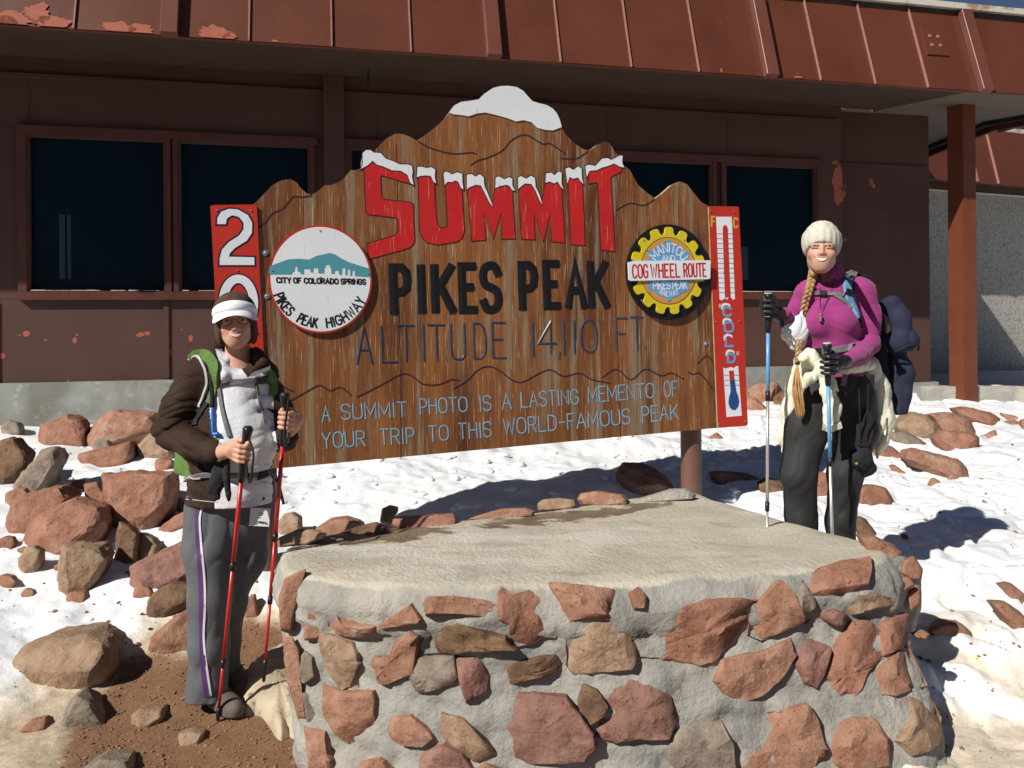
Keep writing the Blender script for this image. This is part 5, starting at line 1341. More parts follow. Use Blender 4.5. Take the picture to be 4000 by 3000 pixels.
# year strip
yr = prism([(822,806),(838,802),(990,800),(1003,806),(1008,900),(1016,1100),(1031,1384),(1037,1420),(855,1428),(848,1300),(838,1100)], .0006, .012, M_red2, 'year_panel', sign, side=M_edgew)
dig2 = z1([(98,1160),(100,1110),(130,1062),(190,1040),(260,1045),(340,1090),(372,1150),(370,1230),(330,1290),(240,1345),(200,1385),(188,1415),(388,1420),(390,1480),(118,1480),(118,1430),(135,1360),(190,1300),(270,1250),(305,1200),(305,1150),(270,1105),(215,1090),(175,1115),(165,1160)])
d_o = prism(dig2, .0135, .0150, M_swhite, 'digit', yr); bm = bmesh.new(); ribbon2(bm, [s2(*p) for p in dig2], .018, .0128, closed=True); add('digit_outline', bm_me(bm), M_navyout, d_o)
ringo = [Vector((.0, .0))]
zc0 = s2(932, 1184)
bm = bmesh.new(); ribbon2(bm, circle_poly(zc0, .073, .122, 48), .042, .0150, closed=True); d_o = add('digit', bm_me(bm), M_swhite, yr)
bm = bmesh.new(); ribbon2(bm, circle_poly(zc0, .073, .122, 48), .057, .0128, closed=True); add('digit_outline', bm_me(bm), M_navyout, d_o)
# thermometer strip
th = prism(z8([(693,56),(700,52),(897,50),(905,54),(935,700),(968,1580),(960,1592),(775,1605),(757,1602),(725,820)]), .0006, .012, M_red2, 'thermometer_panel', sign, side=M_edgew)
w1 = z8([(745,122),(855,122),(866,420),(877,700),(862,705),(850,690),(835,690),(822,704),(805,695),(788,710),(770,705),(757,420)])
prism(w1, .0122, .0132, M_swhite, 'gauge', th)
w2_ = z8([(795,1180),(810,1190),(830,1183),(850,1178),(870,1187),(885,1172),(900,1172),(912,1350),(925,1520),(818,1530),(806,1350)])
prism(w2_, .0122, .0132, M_swhite, 'gauge', th)
prism(z8([(790,205),(795,188),(807,178),(820,188),(826,205),(838,520),(846,688),(806,690),(797,440)]), .0134, .0142, M_red2, 'tube', th)
prism(z8([(834,1205),(868,1203),(875,1300),(842,1302)]), .0134, .0142, M_red2, 'tube', th)
prism(z8([(840,1270),(873,1268),(884,1345),(898,1385),(905,1420),(896,1458),(878,1478),(856,1478),(838,1460),(830,1430),(834,1390),(846,1350)]), .0144, .0152, M_deepblue, 'bulb', th)
bm = bmesh.new()
for i in range(13):
    y = 242+i*34.5
    for x0, x1 in ((746+i*1.3, 790+i*1.4), (828+i*1.2, 860+i*1.2)):
        ribbon2(bm, [s2(*p) for p in z8([(x0, y), (x1, y+1)])], .0030, .0136)
for i in range(3):
    y = 1235+i*35
    for x0, x1 in ((802+i*2, 834+i), (872+i*2, 906+i*2)): ribbon2(bm, [s2(*p) for p in z8([(x0, y), (x1, y+2)])], .0030, .0136)
add('gauge_marks', bm_me(bm), M_outline, th)
def zbox(bm, ch, x0, x1, y0, y1, wd, off):
    (a, t_), (b_, bo) = z8([(x0, y0), (x1, y1)]); k = wd*650/2
    glyph(bm, ch, lambda u, v: s2(a+k+(b_-a-2*k)*u, bo-k-(bo-t_-2*k)*v), wd, off)
for q_ in (('F', 706, 742, 115, 197), ('C', 862, 902, 125, 205)):
    bm = bmesh.new(); zbox(bm, *q_, .012, .0130); add('letter', bm_me(bm), M_gold, th)
cold = [('C', 784, 860, 745, 835), ('O', 792, 876, 850, 948), ('L', 800, 876, 962, 1048), ('D', 814, 888, 1072, 1162)]
for ch, x0, x1, y0, y1 in cold:
    bm = bmesh.new(); zbox(bm, ch, x0+4, x1-4, y0+4, y1-8, .015, .0130); l = add('letter', bm_me(bm), M_cblue, th)
    prism(z8([(x0-4, y0+10), (x0+2, y0-10), (x0+22, y0-18), (x0+42, y0-14), (x0+58, y0-6), (x0+60, y0+14), (x0+48, y0+3), (x0+32, y0-2), (x0+14, y0+4), (x0+4, y0+30), (x0-1, y0+32)]), .0136, .0141, M_swhite, 'painted_snow', l)
bm = bmesh.new()
for x, y in ((768, 735), (778, 735), (892, 1070), (902, 1070)): ribbon2(bm, [s2(*p) for p in z8([(x, y), (x-2, y+24)])], .004, .0130)
add('quotation_marks', bm_me(bm), M_swhite, th)
# bolts
def bolt(px, py, r=.014, off=0.0, parent=sign):
    bm = bmesh.new(); c = sp(px, py, off); R = SN.to_track_quat('Z', 'Y').to_matrix().to_4x4()
    bmesh.ops.create_cone(bm, cap_ends=True, segments=20, radius1=r, radius2=r, depth=.004, matrix=Matrix.Translation(c+SN*.003) @ R)
    bmesh.ops.create_uvsphere(bm, u_segments=12, v_segments=8, radius=r*.55, matrix=Matrix.Translation(c+SN*.005) @ R @ Matrix.Diagonal((1, 1, .7, 1)))
    add('bolt', bm_me(bm, smooth=False), M_zinc, parent)
for a in ((1036, 988), (2758, 1118), (2755, 1342), (1042, 1157)): bolt(*a)
for a in ((846, 822), (980, 822), (926, 1056), (1005, 1300)): bolt(a[0], a[1], .004, .012, yr)
for a in z8([(712, 78), (878, 85), (745, 860), (912, 855), (805, 512), (952, 1560), (772, 1580)]): bolt(a[0], a[1], .004, .012, th)
for a in z1([(903, 1207), (528, 1522), (1283, 1545), (906, 1573)]): bolt(a[0], a[1], .004, .0205, badge)
for a in z2([(1372, 648), (1675, 648), (1398, 725), (1665, 722), (1527, 660), (1414, 1043), (1683, 1035), (1555, 1105), (1355, 1103), (1735, 1080)]): bolt(a[0], a[1], .004, .034, cog)
# posts
M_postd = mat('brown_steel_post', (.13, .065, .045), (.16, .08, .055), rough=.5, scale=6, spec=.35)
for px, py in ((2697, 1950), (1030, 2420)):
    c = sp(px, 1500, -.115); bm = bmesh.new(); zb = gz(c.x, c.y)-.2
    tube(bm, [(c.x, c.y, zb), (c.x, c.y, 2.0)], .064, 32); o = add('post', bm_me(bm, smooth=True), M_postd, sign); o.data.set_sharp_from_angle(angle=.8)
    bm = bmesh.new(); r_ = Vector((c.x, c.y, 0))
    for z in (1.15, 1.75): box(bm, Vector((c.x, c.y, z))+SN*.062, SA, SN, UP, .22, .02, .05)
    add('bracket', bm_me(bm), M_postd, o)
# ------------------------------------------------------------------ people
def xyz(v): return (v[0], v[1], v[2])
M_skin = mat('skin', (.55, .29, .20), (.60, .34, .24), rough=.5, scale=12, sss=.12, spec=.35, extra=spots(9, .5, .8, (.58, .22, .16), fac=.35))
M_skin2 = mat('fair_skin', (.50, .27, .19), (.56, .32, .23), rough=.5, scale=12, sss=.12, spec=.35, extra=spots(9, .5, .8, (.62, .26, .2), fac=.3))
M_lip = mat('lips', (.50, .17, .14), rough=.4, spec=.4)
M_teeth = mat('teeth', (.72, .70, .64), rough=.3)
M_eye = mat('eye_white', (.55, .53, .5), rough=.2); M_iris = mat('iris', (.03, .02, .015), rough=.15)
M_brow = mat('eyebrow', (.10, .05, .03), rough=.9)
M_bjacket = mat('brown_shell_fabric', (.030, .017, .011), (.042, .025, .017), rough=.75, scale=9, bump=.25, bscale=30, bdist=.006, spec=.12)
M_wjacket = mat('white_shell_fabric', (.66, .68, .72), (.74, .75, .78), rough=.45, scale=6, bump=.5, bscale=16, bdist=.012, spec=.4)
M_gpants = mat('grey_trouser_fabric', (.092, .096, .104), (.112, .117, .127), rough=.8, scale=12, bump=.25, bscale=24, bdist=.006)
M_purple = mat('purple_fabric', (.085, .035, .14), (.10, .045, .165), rough=.8, scale=12)
M_piping = mat('white_piping', (.7, .7, .74), rough=.6)
M_fleece = mat('brown_fleece', (.060, .036, .025), (.085, .052, .036), rough=1, scale=60, bump=.3, bscale=90, bdist=.004)
M_visor = mat('white_cotton', (.74, .75, .79), (.80, .81, .84), rough=.8, scale=10, bump=.1, bscale=50)
M_green = mat('green_pack_fabric', (.08, .155, .03), (.105, .20, .04), rough=.7, scale=14, bump=.2, bscale=60)
M_greend = mat('green_mesh', (.06, .12, .025), (.115, .21, .05), rough=.8, scale=220)
M_web = mat('grey_webbing', (.13, .13, .135), (.17, .17, .175), rough=.7, scale=50)
M_lgrey = mat('pale_grey_fabric', (.42, .43, .43), rough=.8)
M_blkp = mat('black_plastic', (.012, .012, .013), rough=.4, spec=.4)
M_blkf = mat('black_fabric', (.013, .013, .015), (.022, .022, .025), rough=.9, scale=30, bump=.3, bscale=60)
M_blue = mat('blue_hose', (.03, .18, .62), rough=.35)
M_shoe = mat('grey_brown_shoe', (.085, .07, .055), (.13, .11, .085), rough=.75, scale=20)
M_sole = mat('shoe_sole', (.16, .14, .12), rough=.8)
M_polered = mat('red_pole', (.50, .022, .018), (.42, .018, .014), rough=.3, scale=60, spec=.5)
M_poleblue = mat('blue_pole', (.10, .30, .58), (.12, .35, .64), rough=.35, scale=30, spec=.5)
M_alu = mat('aluminium', (.62, .60, .55), rough=.3, metal=.7)
M_magenta = mat('magenta_knit', (.265, .030, .155), (.30, .038, .18), rough=.85, scale=10, bump=.12, bscale=70, sheen=.15)
M_dpants = mat('charcoal_trouser_fabric', (.017, .018, .019), (.026, .027, .028), rough=.7, scale=9, bump=.3, bscale=26, bdist=.006)
M_knit = mat('cream_knit', (.50, .48, .41), (.58, .56, .48), rough=1, scale=60, bump=.35, bscale=110, bdist=.004)
M_leather = mat('black_leather', (.012, .013, .014), rough=.38, spec=.5, c2=(.02, .02, .022), scale=12, bump=.15, bscale=30)
M_cream = mat('cream_nylon', (.66, .66, .50), (.74, .73, .58), rough=.5, scale=6, bump=.55, bscale=14, bdist=.012)
M_navy = mat('navy_softshell', (.017, .020, .044), (.025, .029, .058), rough=.85, scale=8, bump=.2, bscale=30)
M_bstrap = mat('blue_pack_strap', (.13, .25, .42), (.16, .30, .50), rough=.7, scale=30)
M_bag = mat('white_bag', (.72, .74, .80), rough=.5)
M_braid = mat('blonde_hair', (.30, .17, .075), (.46, .29, .14), rough=.55, scale=26, stretch=(2, 2, 1), spec=.4, bump=.5, bscale=60)
M_tail = mat('copper_hair_ends', (.42, .22, .08), (.55, .32, .13), rough=.55, scale=60, stretch=(4, 4, .4), spec=.4)
M_card = mat('white_card', (.72, .73, .76), rough=.5)

def head_sdf(s, H, R, sc=1.0, ears=True):
    """H eye-level centre; R rotation (Matrix); local x right in the picture, y away, z up"""
    def L(x, y, z): return xyz(H+R @ Vector((x*sc, y*sc, z*sc)))
    E = lambda c, r, k, mode='add': s.ell(L(*c), tuple(q*sc for q in r), R, k*sc, mode)
    E((0, .020, .038), (.073, .090, .078), .02)
    E((0, -.008, -.034), (.057, .070, .074), .03)
    E((0, -.046, -.084), (.022, .024, .018), .035)
    s.cap(L(-.035, -.004, -.056), L(-.013, -.044, -.085), .013*sc, .012*sc, .03*sc); s.cap(L(.035, -.004, -.056), L(.013, -.044, -.085), .013*sc, .012*sc, .03*sc)
    for q in (-1, 1):
        E((q*.036, -.052, -.030), (.019, .018, .016), .022)
        E((q*.0315, -.085, .002), (.017, .017, .011), .012, 'sub')
        if ears: E((q*.070, .018, -.012), (.009, .016, .028), .008)
        E((q*.0315, -.0645, .002), (.0150, .0125, .0115), .004)
        s.cap(L(q*.017, -.077, .0065), L(q*.044, -.069, .0050), .0034*sc, .0032*sc, .004*sc)
        s.cap(L(q*.018, -.078, -.0055), L(q*.042, -.071, -.0045), .0030*sc, .0028*sc, .004*sc)
    s.cap(L(-.034, -.067, .022), L(.034, -.067, .022), .009*sc, .009*sc, .018*sc)
    s.cap(L(0, -.074, .006), L(0, -.0915, -.030), .0055*sc, .0085*sc, .012*sc)
    for q in (-1, 1): E((q*.0105, -.083, -.033), (.0065, .009, .0065), .007)
    E((0, -.060, -.058), (.028, .020, .020), .025)
    for q in (-1, 1): s.chain([L(q*.017, -.083, -.036), L(q*.031, -.074, -.050), L(q*.034, -.066, -.062)], [.0005*sc, .0012*sc, .0005*sc], .005*sc, mode='sub')
    return L
def head_parts(parent, body, L, H, R, sc, brow=M_brow, skin_slots=True):
    bv = bvh_of(body); fw = (R @ Vector((0, 1, 0)))
    def on_face(x, z, off):
        p = Vector(L(x, -.20, z)); h = bv.ray_cast(p, fw)[0]
        return (h if h is not None else Vector(L(x, -.075, z)))-fw*off
    def up(x): return -.0525+.0050*(abs(x)/.027)**2
    def lo_(x): return -.0640+.0160*(abs(x)/.027)**2
    # teeth between the parted lips
    bm = bmesh.new(); n = 16; rows = []
    for j_ in range(4):
        rows.append([bm.verts.new(on_face(x, up(x)+(lo_(x)-up(x))*j_/3, .0010)) for x in [-.0255+.051*i_/n for i_ in range(n+1)]])
    for a, b_ in zip(rows[:-1], rows[1:]):
        for i_ in range(n): bm.faces.new((a[i_], a[i_+1], b_[i_+1], b_[i_]))
    add('teeth', bm_me(bm, smooth=True), M_teeth, parent)
    for nm, f_, dz, rr_ in (('upper_lip', up, .0012, .0021), ('lower_lip', lo_, -.0018, .0027)):
        bm = bmesh.new(); xs = [-.0285+.057*i_/18 for i_ in range(19)]
        tube(bm, [on_face(x, f_(min(abs(x), .0275))+dz*(1-(x/.03)**2), .0004) for x in xs], [rr_*sc*max(.35, 1-(abs(x)/.0285)**3*.75) for x in xs], 8); add(nm, bm_me(bm, smooth=True), M_lip, parent)
    for q_ in (-1, 1):
        bm = bmesh.new(); xs = [.016, .022, .030, .038, .046]; zs = [.0150, .0170, .0182, .0172, .0135]
        tube(bm, [on_face(q_*x, z, 0) for x, z in zip(xs, zs)], [.0011, .0017, .0016, .0013, .0006], 6); add('eyebrow', bm_me(bm, smooth=True), M_brow, parent)
        bm = bmesh.new(); xs = [.021, .026, .0315, .037, .0425]; zs = [.0018, .0046, .0054, .0046, .0014]
        tube(bm, [on_face(q_*x, z, .0006) for x, z in zip(xs, zs)], [.0006, .0009, .0010, .0010, .0009], 6); add('eyelashes', bm_me(bm, smooth=True), M_iris, parent)
    for q_ in (-1, 1):
        bm = bmesh.new(); e = Vector(L(q_*.0315, -.0690, .0005)); Rr = R.to_4x4() if len(R) == 3 else R
        bmesh.ops.create_uvsphere(bm, u_segments=14, v_segments=10, radius=1, matrix=Matrix.Translation(e) @ Rr @ Matrix.Diagonal((.0098*sc, .0100*sc, .0040*sc, 1)))
        eo = add('eye', bm_me(bm, smooth=True), M_eye, parent)
        bm = bmesh.new(); e = Vector(L(q_*.0310, -.0765, .0005))
        bmesh.ops.create_uvsphere(bm, u_segments=12, v_segments=8, radius=1, matrix=Matrix.Translation(e) @ Rr @ Matrix.Diagonal((.0048*sc, .0030*sc, .0036*sc, 1)))
        add('iris', bm_me(bm, smooth=True), M_iris, eo)
def grip(s, c, axis, palm, front, sc=1.0, rp=.013, wrist=None, k=.006, rw=.026):
    """hand closed round a pole. c centre on the pole axis, axis up the pole, palm unit vector pole->palm side,
    front unit vector = side the fingers pass over"""
    c = Vector(c); a = Vector(axis).normalized(); p = Vector(palm); p = (p-a*p.dot(a)).normalized(); f = Vector(front); f = (f-a*f.dot(a)-p*f.dot(p)).normalized()
    tips = []
    for i, (h, r, ln) in enumerate(((.030, .0090, 1.0), (.0105, .0095, 1.1), (-.0095, .0090, 1.02), (-.028, .0078, .85))):
        cc = c+a*h*sc; R_ = (rp+r*.95)*sc
        pts = []
        for ang in (0, 38, 80, 125, 165, 165+55*ln):
            t = math.radians(ang); k2 = 1.28 if ang == 38 else (1.15 if ang in (0, 80) else 1.0)
            pts.append(cc+(p*math.cos(t)+f*math.sin(t))*R_*k2)
        pts[0] = cc+p*(R_*1.35)+f*(.006*sc)
        s.chain([xyz(q) for q in pts], [r*1.1*sc, r*1.08*sc, r*1.02*sc, r*.97*sc, r*.9*sc, r*.8*sc], .0025)
    # palm block
    s.chain([xyz(c+a*.024*sc+p*.030*sc+f*.004*sc), xyz(c-a*.026*sc+p*.030*sc+f*.002*sc)], [.0165*sc, .0150*sc], k)
    s.chain([xyz(c+a*.020*sc+p*.046*sc), xyz(c-a*.022*sc+p*.046*sc)], [.0165*sc, .0155*sc], k*1.5)
    # thumb leaves the side of the palm and closes over the fingers
    s.chain([xyz(c+a*.010*sc+p*.048*sc-f*.004*sc), xyz(c+a*.036*sc+p*.030*sc-f*.010*sc), xyz(c+a*.046*sc+p*.004*sc-f*.012*sc+f*.004*sc), xyz(c+a*.043*sc-p*.018*sc+f*.010*sc)], [.0150*sc, .0120*sc, .0108*sc, .0085*sc], .005)
    if wrist is not None:
        w = Vector(wrist); m0 = c+p*.052*sc
        s.chain([xyz(m0), xyz(m0.lerp(w, .5)), xyz(w)], [.024*sc, rw*.98, rw], .012)
def wrinkle(seed, amp, fx, fy, fz):
    """narrow creases running across otherwise smooth cloth"""
    r = np.random.default_rng(seed); ks = []
    for i in range(9):
        sc_ = (.45, .7, 1.0, 1.5)[i % 4]
        ks.append((r.uniform(-1, 1)*fx*sc_, r.uniform(-1, 1)*fy*sc_, r.uniform(.45, 1)*fz*sc_*r.choice((-1, 1)), r.uniform(0, 6.3), amp/(sc_**.5), r.uniform(0, 6.3), r.uniform(6, 14), r.uniform(6, 14)))
    def f(X, Y, Z):
        out = 0
        wx = .014*np.sin(Z*23+X*11+seed)+0*Y; wz = .014*np.sin(X*19+Y*15+seed*2)+0*Z
        for a, b_, c, p, m, q, u, v in ks:
            mask = np.clip(.35+np.sin(X*u+Z*v+Y*9+q), 0, 1)
            out = out+m*mask*((1-np.abs(np.sin((a*(X+wx)+b_*Y+c*(Z+wz)+p)*.5)))**4-.10)
        return out*.55
    return f

# ---------------------------------------------------------------- the hiker on the left
DL = 3.25
def l(px, py, d=0.0): return xyz(P(px, py, DL+d))
footL = P(850, 2740, DL)
perL = thing('person', 'smiling woman in brown and white jacket, white visor and grey trousers, holding two red poles', 'person', (footL.x, footL.y, 0))
Hd = P(920, 1258, DL-.03); RL = Matrix.Rotation(math.radians(17), 3, 'Z') @ Matrix.Rotation(math.radians(-4), 3, 'Y') @ Matrix.Rotation(math.radians(-3), 3, 'X')
lo = (footL.x-.42, DL-.36, -.02); hi = (footL.x+.42, DL+.34, 1.72)
s = Sdf(lo, hi, .0036)
poleA = (P(962, 1680, DL-.27), P(850, 2840, DL-.06)); poleB = (P(1119, 1545, DL-.16), P(1030, 2664, DL-.12))
poleA = (poleA[0], Vector((poleA[1].x, poleA[1].y, gz(poleA[1].x, poleA[1].y)+.004)))
L1 = head_sdf(s, Hd, RL, .95)
s.chain([l(930, 1320, .04), l(925, 1430, .06)], [.047, .052], .025)
s.chain([l(915, 1480, .05), l(905, 1700, .05), l(890, 1940, .05)], [.09, .10, .11], .04, flat=.8)
s.chain([l(790, 1470, .05), l(1025, 1475, .08)], [.05, .045], .04)
s.chain([l(775, 1480, .03), l(668, 1690, .0), l(830, 1768, -.18)], [.042, .036, .027], .02)
s.chain([l(1035, 1480, .08), l(1108, 1700, .09), l(1120, 1685, -.06)], [.040, .034, .026], .02)
s.chain([l(825, 1990, .04), l(820, 2340, .02), l(812, 2700, .03)], [.085, .055, .036], .03)
s.chain([l(945, 1990, .08), l(890, 2350, .13), l(882, 2640, .18)], [.085, .055, .036], .03)
axA = (poleA[0]-poleA[1]).normalized(); axB = (poleB[0]-poleB[1]).normalized()
def on(pole, py):
    a, b_ = pole; best = min(range(0, 401), key=lambda i: abs(proj([tuple(a.lerp(b_, i/400))])[0][1]-py)); return a.lerp(b_, best/400)
gA = on(poleA, 1768); gB = on(poleB, 1640)
grip(s, gA, axA, (-1, .25, -.05), (0, -1, 0), sc=1.0, wrist=l(845, 1772, -.19), rw=.027)
grip(s, gB, axB, (.75, .55, -.1), (-.2, -1, 0), sc=.95, wrist=l(1125, 1690, -.07), rw=.026)
bodyL = add('body', relax(s.mesh('body'), 1, .4), M_skin, perL)
head_parts(perL, bodyL, L1, Hd, RL, .95)
# jacket
s = Sdf((P(590, 1600, DL).x, DL-.34, P(0, 1985, DL).z-.01), (P(1175, 1600, DL).x, DL+.33, 1.56), .0043)
s.chain([l(918, 1500, .04), l(908, 1720, .03), l(896, 1990, .03)], [.128, .160, .172], .05, flat=.78)
s.chain([l(808, 1452, .03), l(1020, 1460, .07)], [.062, .052], .05)
s.chain([l(768, 1478, .02), l(712, 1590, .0), l(664, 1688, -.03)], [.072, .072, .064], .03)
s.chain([l(664, 1688, -.03), l(760, 1745, -.12), l(838, 1766, -.19)], [.064, .055, .040], .02)
s.chain([l(1036, 1478, .07), l(1086, 1600, .09), l(1112, 1705, .08)], [.055, .053, .052], .03)
s.chain([l(1112, 1705, .08), l(1126, 1700, -.05)], [.052, .042], .02)
s.cap(l(838, 1766, -.19), l(846, 1768, -.20), .038, .036, .004)
# collar standing open
s.chain([l(850, 1345, .03), l(838, 1400, .0), l(872, 1470, -.06)], [.030, .036, .025], .02)
s.chain([l(845, 1330, .06), l(925, 1370, .10), l(1010, 1400, .05)], [.034, .036, .030], .03)
s.chain([l(1000, 1385, .04), l(1030, 1420, -.02), l(985, 1455, -.07)], [.028, .024, .015], .02)
s.ell(l(935, 1375, -.04), (.058, .085, .075), None, .015, 'sub')
s.chain([l(945, 1395, -.09), l(962, 1480, -.12)], [.045, .008], .01, mode='sub')
wj = wrinkle(3, .0130, 34, 30, 80); s.field(lambda X, Y, Z: wj(X, Y, Z)*(1-.8*np.exp(-((X-P(940, 0, DL).x)/.12)**2)*(Y < DL-.03))); s.field(lambda X, Y, Z: .0009*np.sin(X*95+2.2*np.sin(Z*14)+4*np.sin(Z*5))*(Y < DL)*(Z > .98)*(np.abs(X-P(930, 0, DL).x) < .14))
# belt cinch and drawn waist
zb = P(900, 1858, DL).z
s.field(lambda X, Y, Z: .012*np.exp(-((Z-zb-.02*(X-footL.x))/.018)**2)*(np.abs(X-P(900, 0, DL).x) < .2)*(Z < 1.2))
s.cutz(P(900, 1968, DL).z)
jacket = add('jacket', relax(s.mesh('jacket'), 1, .5), [M_bjacket, M_wjacket], perL)
c, n = face_arrays(jacket); px = proj(c)
z4 = lambda p: zoomxy(p, 560, 1100, 640/1180)
white = z4([(520,485),(560,480),(640,560),(700,620),(752,690),(800,650),(940,598),(945,640),(935,760),(938,1000),(968,1200),(955,1540),(950,1680),(515,1680),(505,1500),(525,1400),(545,1140),(500,1110),(480,960),(480,880),(540,780),(560,700),(548,600)])
farm = c[:, 1] < DL-.165
leftarm = (px[:, 0] < 850) & (px[:, 1] > 1600) & (px[:, 1] < 1850)
paint(jacket, [(1, in_poly(px, white) & (n[:, 1] < .15) & ~(leftarm & farm) & (c[:, 1] < DL+.03))])
jb = bvh_of(jacket)
# trousers
s = Sdf((P(700, 2300, DL).x, DL-.16, .03), (P(1080, 2300, DL).x, DL+.33, P(0, 1900, DL).z), .0052)
s.chain([l(830, 1975, .03), l(818, 2150, .01), l(822, 2330, .0), l(812, 2520, .0), l(808, 2745, .01)], [.108, .098, .084, .078, .083], .03, flat=.92)
s.chain([l(958, 1985, .07), l(945, 2180, .09), l(890, 2350, .12), l(872, 2500, .15), l(876, 2680, .19)], [.100, .092, .074, .066, .066], .03, flat=.92)
s.cap(l(895, 1950, .05), l(895, 2020, .05), .14, .12, .04, flat=.85)
s.field(wrinkle(8, .0090, 60, 40, 14))
s.cutz(.060)
trous = add('trousers', relax(s.mesh('trousers'), 1, .5), M_gpants, perL)
z5 = lambda p: zoomxy(p, 600, 1800, 600/905)
tb = bvh_of(trous)
add('side_stripe', ribbon(tb, z5([(262,268),(256,345),(264,480),(275,600),(283,740),(285,900),(283,1050),(298,1250),(318,1388)]), [.034, .020, .020, .024, .026, .024, .020, .024, .026], .0012, .0012, nsub=8), M_purple, perL)
add('piping', ribbon(tb, z5([(288,270),(272,345),(280,480),(292,600),(303,740),(302,900),(295,1050),(318,1250),(337,1384)]), .0085, .0015, .002), M_piping, perL)
bm = bmesh.new(); box(bm, Vector(l(1015, 2020, -.075)), Vector((1, .15, -.10)).normalized(), Vector((-.15, 1, 0)).normalized(), Vector((.10, 0, 1)).normalized(), .075, .002, .070)
card = add('lift_ticket', bm_me(bm), M_card, perL)
bm = bmesh.new()
for i in range(13):
    x = -.025+i*.004; box(bm, Vector(l(1015, 2040, -.0765))+Vector((x, 0, -x*.1)), Vector((1, 0, 0)), Vector((0, 1, 0)), UP, .0018 if i % 3 else .003, .001, .008)
for i in range(3): box(bm, Vector(l(1012, 2004+i*9, -.0765)), Vector((1, 0, -.1)).normalized(), Vector((0, 1, 0)), UP, .03-.008*i, .001, .002)
add('print', bm_me(bm), M_blkp, card)
# shoes
def shoe(heel, toe, nm='shoe', par=perL, m=M_shoe):
    h, t = Vector(heel), Vector(toe); d = (t-h).normalized(); lo_ = np.minimum(h, t)-.09; hi_ = np.maximum(h, t)+.09; hi_[2] += .05
    s = Sdf(tuple(lo_), tuple(hi_), .004)
    s.chain([xyz(h+Vector((0, 0, .02))), xyz(h.lerp(t, .45)+Vector((0, 0, .018))), xyz(h.lerp(t, .8)), xyz(t)], [.042, .042, .041, .034], .03)
    s.cap(xyz(h+Vector((0, 0, .05))+d*.02), xyz(h+Vector((0, 0, .02))+d*.02), .038, .04, .02)
    zf = gz(h.lerp(t, .5).x, h.lerp(t, .5).y); s.cutz(zf+.001)
    o = add(nm, s.mesh(nm), [m, M_sole], par); c, n = face_arrays(o); paint(o, [(1, c[:, 2] < zf+.022)])
    bm = bmesh.new(); side = d.cross(UP)
    for k in range(4):
        q = h.lerp(t, .45+.1*k)+Vector((0, 0, .058-.006*k)); tube(bm, [q+side*.018, q+Vector((0, 0, .006)), q-side*.018], .0025, 6)
    add('laces', bm_me(bm), M_sole, o)
    return o
g0 = gz(-1.2, 3.3)
shoe((-1.262, 3.33, g0+.035), (-1.095, 3.205, g0+.030)); shoe((-1.19, 3.45, g0+.035), (-1.10, 3.33, g0+.030))
# hat, visor, glasses
def shell_hat(parent, H, R, sc, name, m, cr, c0, opening, ears=True, field=None, rib=0, rim=False):
    lo_ = tuple(np.array(H)-.15); hi_ = tuple(np.array(H)+.19); s = Sdf(lo_, hi_, .003)
    Lh = lambda x, y, z: xyz(Vector(H)+R @ Vector((x*sc, y*sc, z*sc)))
    s.ell(Lh(*c0), tuple(q*sc for q in cr), R, .01)
    if ears:
        for q in (-1, 1): s.ell(Lh(q*.064, .022, -.035), (.022*sc, .048*sc, .062*sc), R, .02)
        s.ell(Lh(0, .06, -.04), (.065*sc, .06*sc, .07*sc), R, .02)
    for cc, rr_ in opening: s.ell(Lh(*cc), tuple(q*sc for q in rr_), R, .006, 'sub')
    if rim:
        Hn = np.array(H); Ri = np.array(R)
        def cut(X, Y, Z):
            x = (X-Hn[0])*Ri[0, 0]+(Y-Hn[1])*Ri[1, 0]+(Z-Hn[2])*Ri[2, 0]; y = (X-Hn[0])*Ri[0, 1]+(Y-Hn[1])*Ri[1, 1]+(Z-Hn[2])*Ri[2, 1]; z = (X-Hn[0])*Ri[0, 2]+(Y-Hn[1])*Ri[1, 2]+(Z-Hn[2])*Ri[2, 2]
            return .021-.36*(y+.085)-.014*(x/.08)**2-z
        X, Y, Z = np.meshgrid(*[a.astype(np.float32) for a in s.ax], indexing='ij', sparse=True)
        c_ = cut(X, Y, Z).astype(np.float32); h = np.clip(.5-.5*(s.d-c_)/.008, 0, 1); s.d = s.d*(1-h)+c_*h+.008*h*(1-h)
    if rib:
        Hn = np.array(H); Ri = np.array(R)
        def fr(X, Y, Z):
            x = (X-Hn[0])*Ri[0, 0]+(Y-Hn[1])*Ri[1, 0]+(Z-Hn[2])*Ri[2, 0]; y = (X-Hn[0])*Ri[0, 1]+(Y-Hn[1])*Ri[1, 1]+(Z-Hn[2])*Ri[2, 1]; z = (X-Hn[0])*Ri[0, 2]+(Y-Hn[1])*Ri[1, 2]+(Z-Hn[2])*Ri[2, 2]
            a = np.arctan2(x, -(y-.015)); band = 1/(1+np.exp((z-.075*sc)/.004))
            return -.0013*np.cos(a*rib)*band-.0018*(np.sin(a*rib*.5)*np.sin(z*150))*(1-band)-.0035*band+.0015*(1-band)
        s.field(fr)
    return add(name, relax(s.mesh(name), 1, .4), m, parent)
shell_hat(perL, Hd, RL, .95, 'fleece_hat', M_fleece, (.086, .103, .086), (0, .016, .043), [((0, -.085, -.045), (.060, .090, .085)), ((0, -.02, -.10), (.058, .09, .05))])
